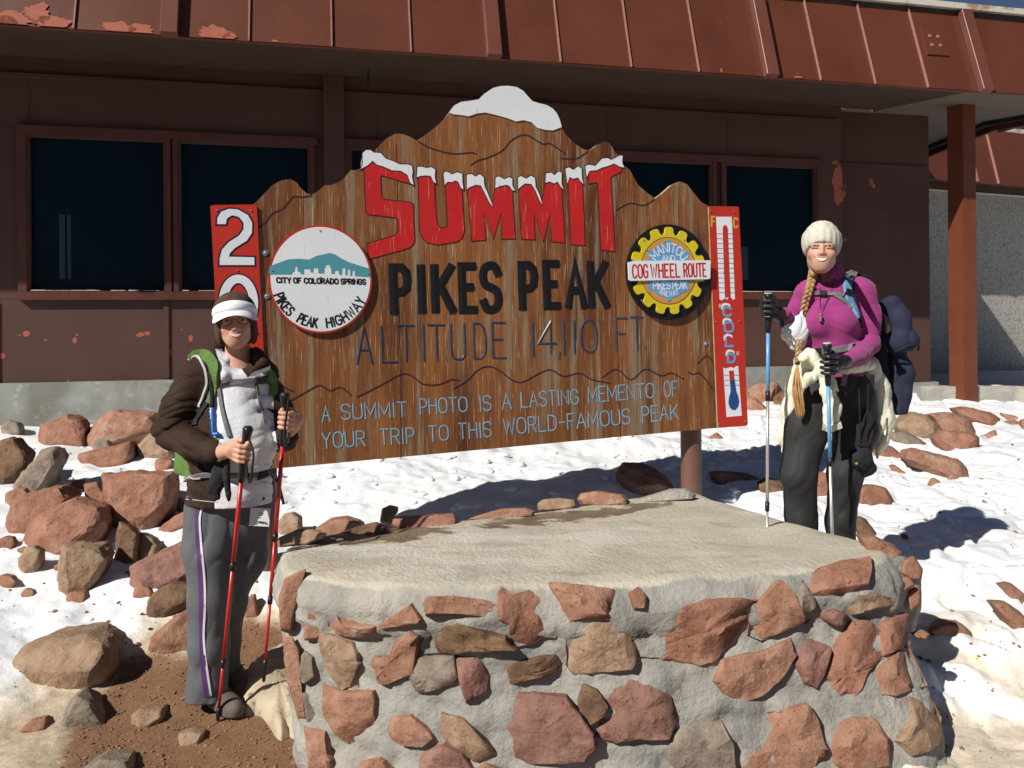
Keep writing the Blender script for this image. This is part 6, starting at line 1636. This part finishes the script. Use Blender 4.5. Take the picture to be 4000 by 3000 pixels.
def visor(parent, H, R, sc):
    Lh = lambda x, y, z: Vector(H)+R @ Vector((x*sc, y*sc, z*sc))
    bm = bmesh.new(); n = 40; prev = None
    for i in range(n+1):
        a = math.radians(-118+236*i/n); cx_, sy = math.sin(a), -math.cos(a)
        f_ = max(0, math.cos(a)); zb_ = .038-.012*(1-f_); zt_ = zb_+.026+.020*f_
        r = []
        for (rr_, z) in ((1.015, zb_), (1.035, (zb_+zt_)/2), (1.01, zt_), (.99, zt_), (1.005, (zb_+zt_)/2), (.99, zb_)):
            k = 1-.17*max(0, (z-.050)/.05)**1.3
            r.append(bm.verts.new(Lh(cx_*.0875*rr_*k, .016+sy*.1045*rr_*k, z)))
        if prev:
            for k in range(6): bm.faces.new((prev[k], prev[(k+1) % 6], r[(k+1) % 6], r[k]))
        prev = r
    bmesh.ops.recalc_face_normals(bm, faces=bm.faces)
    vz = add('visor', bm_me(bm, smooth=True), M_visor, parent)
    bm = bmesh.new(); g = []
    for i in range(n+1):
        a = math.radians(-72+144*i/n); row = []
        for j in range(9):
            t = j/8; ln = math.cos(a*90/82)**.55 if abs(a) < math.radians(80) else 0
            x = math.sin(a)*(.088+.012*t*ln); y = .016-math.cos(a)*.1045-.046*t*ln; z = .040-.022*t*ln-.030*t*ln*math.sin(a)**2-.020*math.sin(a)**2*(.4+.6*t)
            row.append(Lh(x, y, z))
        g.append(row)
    top_ = [[bm.verts.new(p+R @ Vector((0, 0, .0015))) for p in row] for row in g]; bot_ = [[bm.verts.new(p-R @ Vector((0, 0, .0015))) for p in row] for row in g]
    for i in range(n):
        for j in range(8):
            bm.faces.new((top_[i][j], top_[i+1][j], top_[i+1][j+1], top_[i][j+1])); bm.faces.new((bot_[i][j], bot_[i][j+1], bot_[i+1][j+1], bot_[i+1][j]))
        bm.faces.new((top_[i][8], top_[i+1][8], bot_[i+1][8], bot_[i][8]))
    bmesh.ops.recalc_face_normals(bm, faces=bm.faces)
    add('brim', bm_me(bm, smooth=True), M_visor, vz)
visor(perL, Hd, RL, .95)
bm = bmesh.new()
for q in (-1, 1):
    pts = [Vector(L1(q*.0325+.0235*math.cos(t), -.090+.010*abs(math.cos(t)) if q*math.cos(t) > 0 else -.090, -.001+.0155*math.sin(t)*(1 if math.sin(t) < 0 else .8))) for t in [2*math.pi*i/20 for i in range(21)]]
    tube(bm, pts, .0011, 6)
    tube(bm, [Vector(L1(q*.054, -.080, .004)), Vector(L1(q*.070, -.040, .006)), Vector(L1(q*.074, .01, .004))], .0013, 6)
tube(bm, [Vector(L1(-.010, -.091, .004)), Vector(L1(0, -.095, .006)), Vector(L1(.010, -.091, .004))], .0012, 6)
add('glasses', bm_me(bm), mat('glasses_wire', (.05, .04, .035), rough=.3, metal=.6), perL)
# zip line, hem cord, jacket button
add('hem_seam', ribbon(jb, [(726, 1950), (790, 1956), (850, 1962)], .003, .0008, .001), M_lgrey, jacket)
bm = bmesh.new(); h_, n_ = hit(jb, 1028, 1948)
if h_ is not None:
    bmesh.ops.create_uvsphere(bm, u_segments=12, v_segments=8, radius=.008, matrix=Matrix.Translation(h_) @ Matrix.Diagonal((1, .5, 1, 1))); add('snap_button', bm_me(bm), M_web, jacket)
# the pack, its straps, hose and buckles
pk = thing('backpack', 'green hiking backpack with grey straps worn by the woman in the brown jacket', 'backpack', P(760, 1800, DL+.15))
s = Sdf((P(600, 1600, DL).x-.02, DL+.02, .7), (P(1060, 1600, DL).x, DL+.48, 1.5), .006)
s.chain([l(830, 1500, .22), l(830, 1700, .25), l(790, 1830, .20)], [.12, .13, .115], .03, flat=.75)
s.chain([l(765, 1730, .16), l(757, 1815, .13)], [.085, .070], .04, flat=.8)
s.cap(l(757, 1815, .13), l(748, 1862, .07), .060, .028, .03)
s.cutz(P(0, 1880, DL).z)
add('bag', relax(s.mesh('bag'), 2), M_green, pk)
add('shoulder_strap', ribbon(jb, [(742, 1398), (775, 1384), (812, 1392), (838, 1430), (846, 1480), (838, 1530), (818, 1575)], [.030, .042, .046, .044, .038, .030, .026], .008, .004), M_greend, pk)
add('strap_edge', ribbon(jb, [(738, 1404), (765, 1396), (792, 1412), (806, 1450), (812, 1500), (800, 1545), (780, 1590)], .010, .008, .004), M_lgrey, pk)
add('strap_webbing', ribbon(jb, [(816, 1565), (795, 1600), (775, 1630), (760, 1665)], .022, .004, .003), M_blkf, pk)
add('shoulder_strap', ribbon(jb, [(1052, 1452), (1062, 1480), (1068, 1515), (1060, 1550)], [.030, .036, .034, .026], .008, .003), M_greend, pk)
add('chest_strap', ribbon(jb, [(866, 1500), (900, 1493), (950, 1490), (1000, 1485), (1050, 1478)], .022, .004, .004), M_web, pk)
add('chest_buckle', ribbon(jb, [(996, 1487), (1018, 1484), (1040, 1480)], .030, .010, .006, nsub=2), M_blkp, pk)
add('hanging_strap', ribbon(jb, [(858, 1515), (866, 1580), (878, 1640), (896, 1705)], .016, .002, .006), M_web, pk)
add('hanging_strap', ribbon(jb, [(1000, 1500), (1010, 1560), (1024, 1610), (1034, 1655)], .012, .002, .006), M_web, pk)
add('hip_belt', ribbon(jb, [(728, 1872), (760, 1862), (800, 1854), (850, 1856), (920, 1856), (980, 1855), (1030, 1848), (1078, 1836)], .020, .004, .005), M_web, pk)
add('belt_edge', ribbon(jb, [(726, 1878), (755, 1868), (790, 1862)], .006, .006, .006), M_lgrey, pk)
add('hip_buckle', ribbon(jb, [(1004, 1853), (1020, 1851), (1036, 1848)], .032, .012, .006, nsub=2), M_blkp, pk)
bm = bmesh.new(); tube(bm, [Vector(l(1070, 1850, -.06)), Vector(l(1090, 1890, -.07)), Vector(l(1098, 1930, -.07)), Vector(l(1108, 1970, -.07))], .006, 6); add('hanging_strap', bm_me(bm), M_blkf, pk)
def tube_on(pts, r, off, m, name, par, bvh=jb, Yd=3.1):
    bm = bmesh.new(); q = []
    for p in smooth_poly(pts, 4, False):
        h, n = hit(bvh, p.x, p.y); q.append(h+Vector((0, -off, 0)) if h is not None else P(p.x, p.y, Yd))
    for _ in range(2): q = [q[0]]+[(q[i-1]+q[i]*2+q[i+1])/4 for i in range(1, len(q)-1)]+[q[-1]]
    tube(bm, q, r, 10); return add(name, bm_me(bm, smooth=True), m, par)
tube_on([(822, 1450), (830, 1480), (833, 1540), (833, 1590)], .009, .012, M_blkf, 'hose_sleeve', pk)
tube_on([(833, 1588), (834, 1630), (835, 1670), (838, 1692)], .006, .012, M_blue, 'drinking_hose', pk)
tube_on([(836, 1692), (846, 1695), (858, 1692)], .008, .012, M_blue, 'bite_valve', pk)
# gloves dangling from the hand
s = Sdf(tuple(np.array(l(790, 1980, -.24))-.02), tuple(np.array(l(910, 1760, -.12))+.02), .0035)
s.chain([l(870, 1800, -.18), l(860, 1850, -.18), l(840, 1900, -.18)], [.018, .030, .030], .01, flat=.6)
for a in ((822, 1925), (838, 1950), (852, 1945), (865, 1900)): s.chain([l(848, 1880, -.18), l(a[0], a[1], -.18)], [.014, .009], .008)
s.chain([l(888, 1800, -.19), l(885, 1870, -.2), l(892, 1930, -.2), l(893, 1955, -.2)], [.010, .012, .010, .008], .006)
s.field(wrinkle(5, .004, 60, 30, 60))
gl = add('gloves', s.mesh('gloves'), M_blkf, None); gl.location = gl.location
tag(gl, 'pair of black knitted gloves dangling under the hand by the green backpack', 'gloves')

# trekking poles
def pole(label, a, b_, grip_len, joints, mats_, rad, strap=None, toplight=False, gcurve=(0, 0, 0)):
    """a top of grip, b_ tip; joints = list of (fraction, material) sections below the grip"""
    t = thing('trekking_pole', label, 'trekking pole', b_, 'trekking poles held by the two hikers')
    ax = (b_-a); Ln = ax.length; d = ax.normalized()
    bm = bmesh.new(); g0_ = a; cv = Vector(gcurve)
    tube(bm, [a+cv*.8-d*.004, a+cv*.8+d*.004, a+cv*.6+d*.02, a+cv*.2+d*.05, a+d*.09, a+d*(grip_len*.8), a+d*grip_len], [.014, .019, .017, .0135, .0145, .0135, .011], 14)
    g = add('grip', bm_me(bm, smooth=True), M_blkp, t)
    if toplight:
        bm = bmesh.new(); tube(bm, [a+cv*.8-d*.007, a+cv*.8-d*.003], [.015, .017], 14); add('grip_cap', bm_me(bm), M_lgrey, g)
    f0 = grip_len/Ln; r = rad
    for i, (f1, m_) in enumerate(joints):
        bm = bmesh.new(); tube(bm, [a+ax*f0, a+ax*f1], r, 14); add('shaft', bm_me(bm, smooth=True), m_, t)
        if i < len(joints)-1:
            bm = bmesh.new(); tube(bm, [a+ax*(f1-.022), a+ax*(f1+.004)], r+.0025, 14); add('clamp', bm_me(bm, smooth=True), M_blkp, t)
        f0 = f1; r -= .001
    bm = bmesh.new(); tube(bm, [a+ax*joints[-1][0], a+ax*(joints[-1][0]+.02), a+ax*.995, b_], [r+.003, r+.004, r+.001, r*.6], 12); add('tip', bm_me(bm, smooth=True), M_blkp, t)
    if strap:
        bm = bmesh.new(); tube(bm, [Vector(q) for q in smooth_poly(strap, 4, False)], .0045, 6); add('wrist_strap', bm_me(bm), M_blkf, t)
    return t
pole('red trekking pole crossing the front of the grey trousers, held at waist height', poleA[0], poleA[1], .20, [(.46, M_polered), (.80, M_polered), (.95, M_polered)], None, .0082,
     strap=[l(975, 1720, -.29), l(990, 1770, -.31), l(985, 1830, -.30), l(982, 1870, -.28), l(972, 1880, -.27), l(960, 1800, -.27)], gcurve=(.012, -.01, .012))
pole('red trekking pole between the woman at left and the platform, held at chest height', poleB[0], poleB[1], .19, [(.50, M_polered), (.72, M_polered), (.92, M_polered)], None, .0082,
     strap=[l(1128, 1560, -.2), l(1112, 1680, -.2), l(1112, 1730, -.2), l(1120, 1745, -.2), l(1128, 1735, -.18), l(1128, 1690, -.16)], gcurve=(-.004, -.012, .01))

# ---------------------------------------------------------------- the hiker on the right
DR = 3.58
def r(px, py, d=0.0): return xyz(P(px, py, DR+d))
gr = gz(1.32, 3.6); footR = P(3220, 2350, DR)
perR = thing('person', 'woman in magenta shirt, cream knit hat and long braid, holding two blue poles', 'person', (footR.x, footR.y, gr))
Hr = P(3209, 973, DR-.03); RR = Matrix.Rotation(math.radians(-19), 3, 'Z') @ Matrix.Rotation(math.radians(2), 3, 'Y') @ Matrix.Rotation(math.radians(-4), 3, 'X')
poleC = (P(3001, 1150, DR-.14), P(2993, 2330, DR-.10)); poleD = (P(3231, 1345, DR-.24), P(3258, 2330, DR-.12))
for q in (poleC, poleD): q[1].z = gz(q[1].x, q[1].y)
s = Sdf((P(2985, 1500, DR).x, DR-.36, gr-.02), (P(3470, 1500, DR).x, DR+.32, 1.98), .0036)
L2 = head_sdf(s, Hr, RR, .98, ears=False)
s.chain([r(3220, 1030, .05), r(3232, 1130, .06)], [.043, .050], .022)
s.chain([r(3240, 1180, .04), r(3250, 1330, .04), r(3265, 1540, .04)], [.085, .080, .095], .04, flat=.8)
s.chain([r(3165, 1140, .04), r(3345, 1130, .06)], [.042, .042], .03)
s.chain([r(3375, 1150, .04), r(3392, 1345, .03), r(3305, 1415, -.17)], [.036, .030, .024], .02)
s.chain([r(3145, 1150, .04), r(3098, 1285, .08), r(3060, 1225, -.06)], [.034, .028, .022], .02)
s.chain([r(3185, 1560, .02), r(3120, 1850, -.02), r(3135, 2310, .02)], [.085, .050, .036], .03)
s.chain([r(3330, 1560, .05), r(3295, 1860, .04), r(3285, 2300, .06)], [.085, .050, .036], .03)
bodyR = add('body', relax(s.mesh('body'), 1, .4), M_skin2, perR)
head_parts(perR, bodyR, L2, Hr, RR, .98)
# shirt
s = Sdf((P(3030, 1300, DR).x, DR-.30, P(0, 1530, DR).z), (P(3450, 1300, DR).x, DR+.24, 1.84), .0048)
s.chain([r(3243, 1175, .04), r(3246, 1270, .03), r(3250, 1380, .03), r(3276, 1530, .03)], [.108, .118, .108, .128], .04, flat=.78)
for q in (3196, 3290): s.ell(r(q, 1258, -.045), (.052, .044, .055), None, .045)
s.chain([r(3163, 1136, .04), r(3348, 1124, .05)], [.047, .047], .035)
s.chain([r(3372, 1140, .04), r(3396, 1240, .04), r(3394, 1345, .02)], [.054, .050, .045], .03)
s.chain([r(3394, 1345, .02), r(3350, 1395, -.09), r(3308, 1413, -.17)], [.046, .040, .032], .015)
s.chain([r(3150, 1145, .04), r(3122, 1210, .07), r(3095, 1290, .09)], [.048, .046, .042], .03)
s.chain([r(3095, 1290, .09), r(3072, 1250, -.02), r(3062, 1228, -.06)], [.040, .034, .029], .012)
# stand collar with open zip
for k in range(14):
    a0_, a1_ = [2*math.pi*(k+j)/14 for j in (0, 1)]
    f = lambda a, z: xyz(Vector(r(3225, 1090, .035))+Vector((math.sin(a)*.062, -math.cos(a)*.058, z+.014*(-math.cos(a))*-1)))
    s.cap(f(a0_, .0), f(a1_, .0), .014, .014, .01); s.cap(f(a0_, .022), f(a1_, .022), .010, .010, .01); s.cap(f(a0_, .040), f(a1_, .040), .008, .008, .01)
s.ell(r(3225, 1062, .035), (.053, .050, .085), None, .004, 'sub')
s.chain([r(3210, 1058, -.03), r(3211, 1100, -.045), r(3212, 1150, -.075)], [.040, .024, .004], .005, mode='sub')
s.field(wrinkle(12, .0060, 30, 24, 60))
s.cutz(P(3280, 1506, DR).z)
shirt = add('shirt', relax(s.mesh('shirt'), 2, .5), M_magenta, perR)
sb = bvh_of(shirt)
add('zip', ribbon(sb, [(3212, 1128), (3213, 1180), (3211, 1230)], .005, .0015, .001), mat('magenta_zip', (.26, .03, .15), rough=.5), shirt)
# trousers
s = Sdf((P(3020, 1800, DR).x, DR-.22, gr-.01), (P(3450, 1800, DR).x, DR+.25, P(0, 1498, DR).z), .0052)
s.chain([r(3185, 1550, .02), r(3150, 1680, -.01), r(3118, 1850, -.04), r(3131, 2020, -.0), r(3138, 2330, .02)], [.104, .090, .074, .067, .070], .03, flat=.95)
s.chain([r(3322, 1550, .04), r(3342, 1680, .03), r(3302, 1850, .02), r(3284, 2030, .03), r(3286, 2330, .05)], [.104, .090, .072, .062, .066], .03, flat=.95)
s.cap(r(3260, 1500, .03), r(3260, 1570, .03), .128, .11, .04, flat=.85)
s.field(wrinkle(21, .0060, 50, 34, 30))
s.cutz(gr+.035)
trR = add('trousers', relax(s.mesh('trousers'), 1, .5), M_dpants, perR); tbR = bvh_of(trR)
add('cargo_pocket', ribbon(tbR, [(3395, 1600), (3385, 1680), (3370, 1740)], [.03, .06, .06, .05], .006, .003), M_dpants, trR)
gx_ = gz(1.28, 3.58); shoe((footR.x-.10, DR+.03, gr+.035), (footR.x-.14, DR-.13, gr+.03), par=perR, m=M_blkf); shoe((footR.x+.07, DR+.06, gr+.035), (footR.x+.13, DR-.10, gr+.03), par=perR, m=M_blkf)
# hat
shell_hat(perR, Hr, RR, .98, 'knit_hat', M_knit, (.081, .103, .094), (0, .014, .036), [], ears=False, rib=22, rim=True)
# leather gloves
def glove(c, ax, palm, front, wrist, cuff):
    s = Sdf(tuple(np.minimum(np.array(c)-.075, np.array(wrist)-.05)), tuple(np.maximum(np.array(c)+.075, np.array(wrist)+.05)), .0028)
    grip(s, c, ax, palm, front, sc=1.16, rp=.0125, wrist=wrist, rw=.031)
    s.field(wrinkle(int(c[0]*100), .0022, 60, 60, 60))
    return add('glove', relax(s.mesh('glove'), 1, .4), M_leather, perR)
axC = (poleC[0]-poleC[1]).normalized(); axD = (poleD[0]-poleD[1]).normalized()
gC = on(poleC, 1208); gD = on(poleD, 1425)
glove(gC, axC, (.55, .80, -.1), (-.75, -.65, 0), r(3055, 1238, -.06), 0)
glove(gD, axD, (.85, .45, -.05), (-.2, -1, 0), r(3302, 1413, -.175), 0)
# braid: three strands plaited, then a loose tail
bpts = smooth_poly([(3172, 1062), (3163, 1100), (3152, 1140), (3140, 1185), (3131, 1235), (3126, 1285), (3122, 1335), (3118, 1385), (3115, 1418)], 12, False)
ctr = []
for p in bpts:
    h, n = hit(sb, p.x, p.y); ctr.append(h+Vector((0, -.018, 0)) if h is not None else P(p.x, p.y, DR-.10))
for _ in range(6): ctr = [ctr[0]]+[(ctr[i-1]+ctr[i]+ctr[i+1])/3 for i in range(1, len(ctr)-1)]+[ctr[-1]]
hair = None
for st in range(3):
    bm = bmesh.new(); pts = []; rs_ = []
    for i, c_ in enumerate(ctr):
        u = i/(len(ctr)-1); ph = u*2*math.pi*6.5+st*2*math.pi/3; wd = .0125*(1-.40*u)
        pts.append(c_+Vector((math.sin(ph)*wd, -math.sin(2*ph)*wd*.5, 0))); rs_.append(.0098*(1-.40*u))
    tube(bm, pts, rs_, 10)
    o = add('braid_strand', bm_me(bm, smooth=True), M_braid, perR)
rh = random.Random(4)
bm = bmesh.new()
for k in range(46):
    a = ctr[-1]; q = rh.uniform(-1, 1)
    b1_ = Vector(P(3112+q*12, 1470, DR-.12-rh.uniform(0, .02))); b2 = Vector(P(3116+q*20, 1540, DR-.12-rh.uniform(0, .02))); b3 = Vector(P(3128+q*rh.uniform(6, 18), 1600+rh.uniform(-20, 40), DR-.12))
    tube(bm, smooth_poly([a, b1_, b2, b3], 4, False), [.0022]*4+[.0028]*5+[.0022]*3+[.0008], 5)
o = add('hair_tail', bm_me(bm, smooth=True), M_tail, perR)
bm = bmesh.new(); tube(bm, [ctr[-1]+Vector((0, 0, .008)), ctr[-1]-Vector((0, 0, .008))], .0105, 10); add('hair_tie', bm_me(bm), M_blkf, perR)
# hair seen at the temples and neck
s = Sdf(tuple(np.array(r(3140, 1110, -.1))-.01), tuple(np.array(r(3290, 960, .15))+.01), .003)
s.chain([r(3160, 985, .0), r(3168, 1030, -.005), r(3176, 1068, -.02)], [.012, .013, .013], .01); 
s.chain([r(3176, 1068, -.02), Vector(ctr[2])], [.014, .016], .01)
add('hair', s.mesh('hair'), M_braid, perR)
# necklace
bm = bmesh.new()
def onS(x, y, off=.004):
    h, n = hit(sb, x, y); return h+Vector((0, -off, 0)) if h is not None else P(x, y, DR-.12)
tube(bm, [onS(*p) for p in ((3255, 1110), (3243, 1150), (3222, 1190), (3208, 1235))], .0014, 6); tube(bm, [onS(*p) for p in ((3200, 1125), (3203, 1180), (3205, 1235))], .0014, 6)
nk = add('necklace', bm_me(bm), M_blkf, perR)
bm = bmesh.new(); h_ = onS(3201, 1245, .012)
for z, rr_ in ((.016, .006), (.004, .009), (-.008, .007)): bmesh.ops.create_uvsphere(bm, u_segments=12, v_segments=8, radius=rr_, matrix=Matrix.Translation(h_+Vector((0, 0, z))))
add('pendant', bm_me(bm, smooth=True), mat('pendant_stone', (.16, .10, .06), (.32, .27, .2), rough=.3, scale=90), nk)
# cream jacket tied round the waist
cj = Sdf((P(3020, 1600, DR).x, DR-.30, P(0, 1840, DR).z), (P(3520, 1600, DR).x, DR+.30, P(0, 1360, DR).z), .0052)
cj.chain([r(3128, 1405, .0), r(3165, 1412, -.09), r(3215, 1432, -.135)], [.030, .026, .022], .02, flat=.8)
cj.chain([r(3215, 1432, -.135), r(3300, 1440, -.12), r(3395, 1425, -.02)], [.018, .022, .030], .02)
cj.ell(r(3213, 1434, -.150), (.030, .026, .028), None, .015)
cj.chain([r(3200, 1425, -.15), r(3160, 1392, -.13), r(3140, 1398, -.12)], [.020, .034, .024], .012)
cj.chain([r(3200, 1445, -.15), r(3165, 1475, -.15), r(3140, 1510, -.13)], [.014, .024, .016], .012)
cj.chain([r(3222, 1445, -.16), r(3240, 1520, -.155), r(3250, 1600, -.15), r(3252, 1655, -.145)], [.028, .036, .038, .038], .012, flat=.5)
cj.chain([r(3132, 1440, -.02), r(3112, 1520, -.01), r(3092, 1600, .01), r(3072, 1700, .03)], [.040, .048, .046, .036], .02, flat=.8)
cj.chain([r(3072, 1700, .03), r(3060, 1765, .04)], [.036, .008], .02)
cj.chain([r(3395, 1430, .04), r(3432, 1520, .06), r(3446, 1640, .06), r(3434, 1720, .06), r(3425, 1790, .06)], [.044, .050, .052, .040, .008], .02, flat=.8)
cj.field(wrinkle(31, .0075, 120, 40, 26)); cj.field(wrinkle(33, .003, 200, 80, 120))
cream = add('tied_jacket', relax(cj.mesh('tied_jacket'), 1, .2), M_cream, perR)
cb = bvh_of(cream)
add('cuff', ribbon(cb, [(3212, 1668), (3245, 1672), (3282, 1660)], .026, .008, .003, Yd=DR-.16), M_cream, cream)
# pack
pr = thing('backpack', 'dark backpack with blue and grey straps worn by the woman in the magenta shirt', 'backpack', P(3340, 1500, DR+.15))
s = Sdf((P(3180, 1500, DR).x, DR+.03, P(0, 1620, DR).z), (P(3520, 1500, DR).x+.05, DR+.50, 1.75), .006)
s.chain([r(3320, 1110, .17), r(3345, 1250, .24), r(3372, 1470, .20)], [.09, .125, .120], .03, flat=.8)
s.cap(r(3400, 1250, .16), r(3425, 1460, .14), .055, .050, .04)
add('bag', relax(s.mesh('bag'), 2), M_blkf, pr)
z6 = lambda p: zoomxy(p, 2880, 800, 760/1801)
add('shoulder_strap', ribbon(sb, z6([(1050, 640), (1025, 700), (1015, 780), (1035, 880), (1075, 960), (1115, 1040)]), [.036, .040, .036, .032, .026], .008, .003), M_bstrap, pr)
add('strap_webbing', ribbon(sb, z6([(1070, 650), (1060, 800), (1085, 920), (1125, 1050), (1145, 1130)]), .010, .009, .003), M_blkf, pr)
add('strap_webbing', ribbon(sb, z6([(1010, 650), (1050, 632), (1095, 645)]), .020, .010, .004), M_web, pr)
add('strap_buckle', ribbon(sb, z6([(1012, 790), (1014, 845)]), .026, .012, .006, nsub=2), M_blkp, pr)
add('chest_strap', ribbon(sb, z6([(690, 815), (740, 818), (830, 820), (900, 828), (980, 832)]), .017, .003, .006), M_web, pr)
add('chest_buckle', ribbon(sb, z6([(760, 818), (825, 820)]), .024, .008, .008, nsub=2), M_blkp, pr)
add('strap_webbing', ribbon(sb, z6([(900, 832), (960, 870), (1020, 920), (1060, 960)]), .020, .003, .005), M_web, pr)
add('hip_belt', ribbon(sb, z6([(650, 1350), (740, 1362), (860, 1345), (980, 1330), (1090, 1310)]), .026, .006, .006), M_web, pr)
add('hip_buckle', ribbon(sb, z6([(735, 1360), (790, 1358)]), .034, .012, .010, nsub=2), M_blkp, pr)
bm = bmesh.new()
box(bm, Vector(r(3298, 1485, -.16)), Vector((1, 0, -.2)).normalized(), Vector((0, 1, 0)), Vector((.2, 0, 1)).normalized(), .022, .003, .05); add('strap_end', bm_me(bm), M_web, pr)
bm = bmesh.new(); box(bm, Vector(r(3408, 1540, -.02)), Vector((1, .2, 0)).normalized(), Vector((-.2, 1, 0)).normalized(), UP, .020, .003, .17); add('strap_end', bm_me(bm), M_web, pr)
# camera pouch on cords
pc = thing('camera_pouch', 'small black camera pouch hanging on cords beside the dark trousers', 'camera pouch', P(3370, 1800, DR-.02))
s = Sdf(tuple(np.array(r(3310, 1890, -.12))), tuple(np.array(r(3430, 1690, .08))), .0035)
s.chain([r(3372, 1740, -.03), r(3360, 1800, -.035), r(3372, 1842, -.03)], [.034, .046, .030], .02, flat=.75); s.chain([r(3345, 1790, -.05), r(3400, 1830, -.04)], [.030, .026], .02, flat=.8)
s.field(wrinkle(44, .004, 50, 40, 60))
po = add('pouch', s.mesh('pouch'), M_blkf, pc)
bm = bmesh.new(); box(bm, Vector(r(3345, 1810, -.093)), Vector((1, 0, .1)).normalized(), Vector((0, 1, 0)), UP, .008, .004, .008); add('logo_patch', bm_me(bm), M_gold, po)
for x0, x1 in ((3355, 3362), (3393, 3385)):
    bm = bmesh.new(); tube(bm, [Vector(r(x0, 1500, -.13)), Vector(r((x0+x1)/2, 1620, -.11)), Vector(r(x1, 1745, -.06))], .0035, 6); add('cord', bm_me(bm), M_blkf, pc)
# white bag swinging behind the braid
s = Sdf(tuple(np.array(r(3040, 1400, -.13))), tuple(np.array(r(3180, 1180, .20))), .004)
s.chain([r(3132, 1225, -.02), r(3110, 1290, -.035), r(3112, 1340, -.03)], [.016, .046, .038], .02, flat=.5); s.cap(r(3092, 1290, -.035), r(3066, 1312, -.035), .034, .010, .02, flat=.6)
s.field(wrinkle(51, .006, 60, 30, 60))
bg_ = add('bag', s.mesh('bag'), M_bag, None); tag(bg_, 'white plastic bag hanging behind the braid at the elbow', 'bag')
# navy jacket slung over the pack
s = Sdf((P(3400, 1400, DR).x, DR-.05, P(0, 1680, DR).z), (P(3615, 1400, DR).x+.06, DR+.30, P(0, 1140, DR).z), .005)
s.chain([r(3442, 1205, .13), r(3485, 1192, .12), r(3515, 1245, .10), r(3535, 1315, .09)], [.030, .036, .046, .048], .025, flat=.8)
s.chain([r(3470, 1335, .10), r(3520, 1340, .08), r(3562, 1328, .07)], [.042, .048, .036], .02, flat=.8)
s.ell(r(3540, 1392, .05), (.060, .06, .026), None, .006, 'sub')
s.chain([r(3500, 1370, .13), r(3520, 1460, .13), r(3512, 1540, .13)], [.040, .056, .054], .02, flat=.8)
s.chain([r(3512, 1540, .13), r(3500, 1600, .12), r(3500, 1650, .12)], [.060, .044, .038], .02, flat=.8)
s.field(wrinkle(61, .010, 95, 30, 12)); s.cutz(P(0, 1662, DR).z)
nv = add('jacket', relax(s.mesh('jacket'), 1), M_navy, None); tag(nv, 'navy blue jacket slung over the dark backpack, sleeve hanging down', 'jacket')
bm = bmesh.new(); tube(bm, smooth_poly([r(3450, 1368, .06), r(3500, 1372, .035), r(3550, 1350, .03), r(3588, 1350, .07), r(3585, 1370, .09)], 4, False), .004, 8); add('piping', bm_me(bm), M_blkf, nv)
pole('blue and silver trekking pole held upright to the left of the magenta shirt', poleC[0], poleC[1], .16, [(.30, M_poleblue), (.62, M_alu), (.95, M_alu)], None, .0078, toplight=True,
     strap=[r(3010, 1185, -.17), r(3035, 1215, -.17), r(3048, 1250, -.15), r(3052, 1275, -.12), r(3060, 1270, -.1), r(3052, 1230, -.12)])
pole('blue and silver trekking pole standing in front of the dark trousers', poleD[0], poleD[1], .17, [(.42, M_poleblue), (.95, M_alu)], None, .0078, toplight=True)
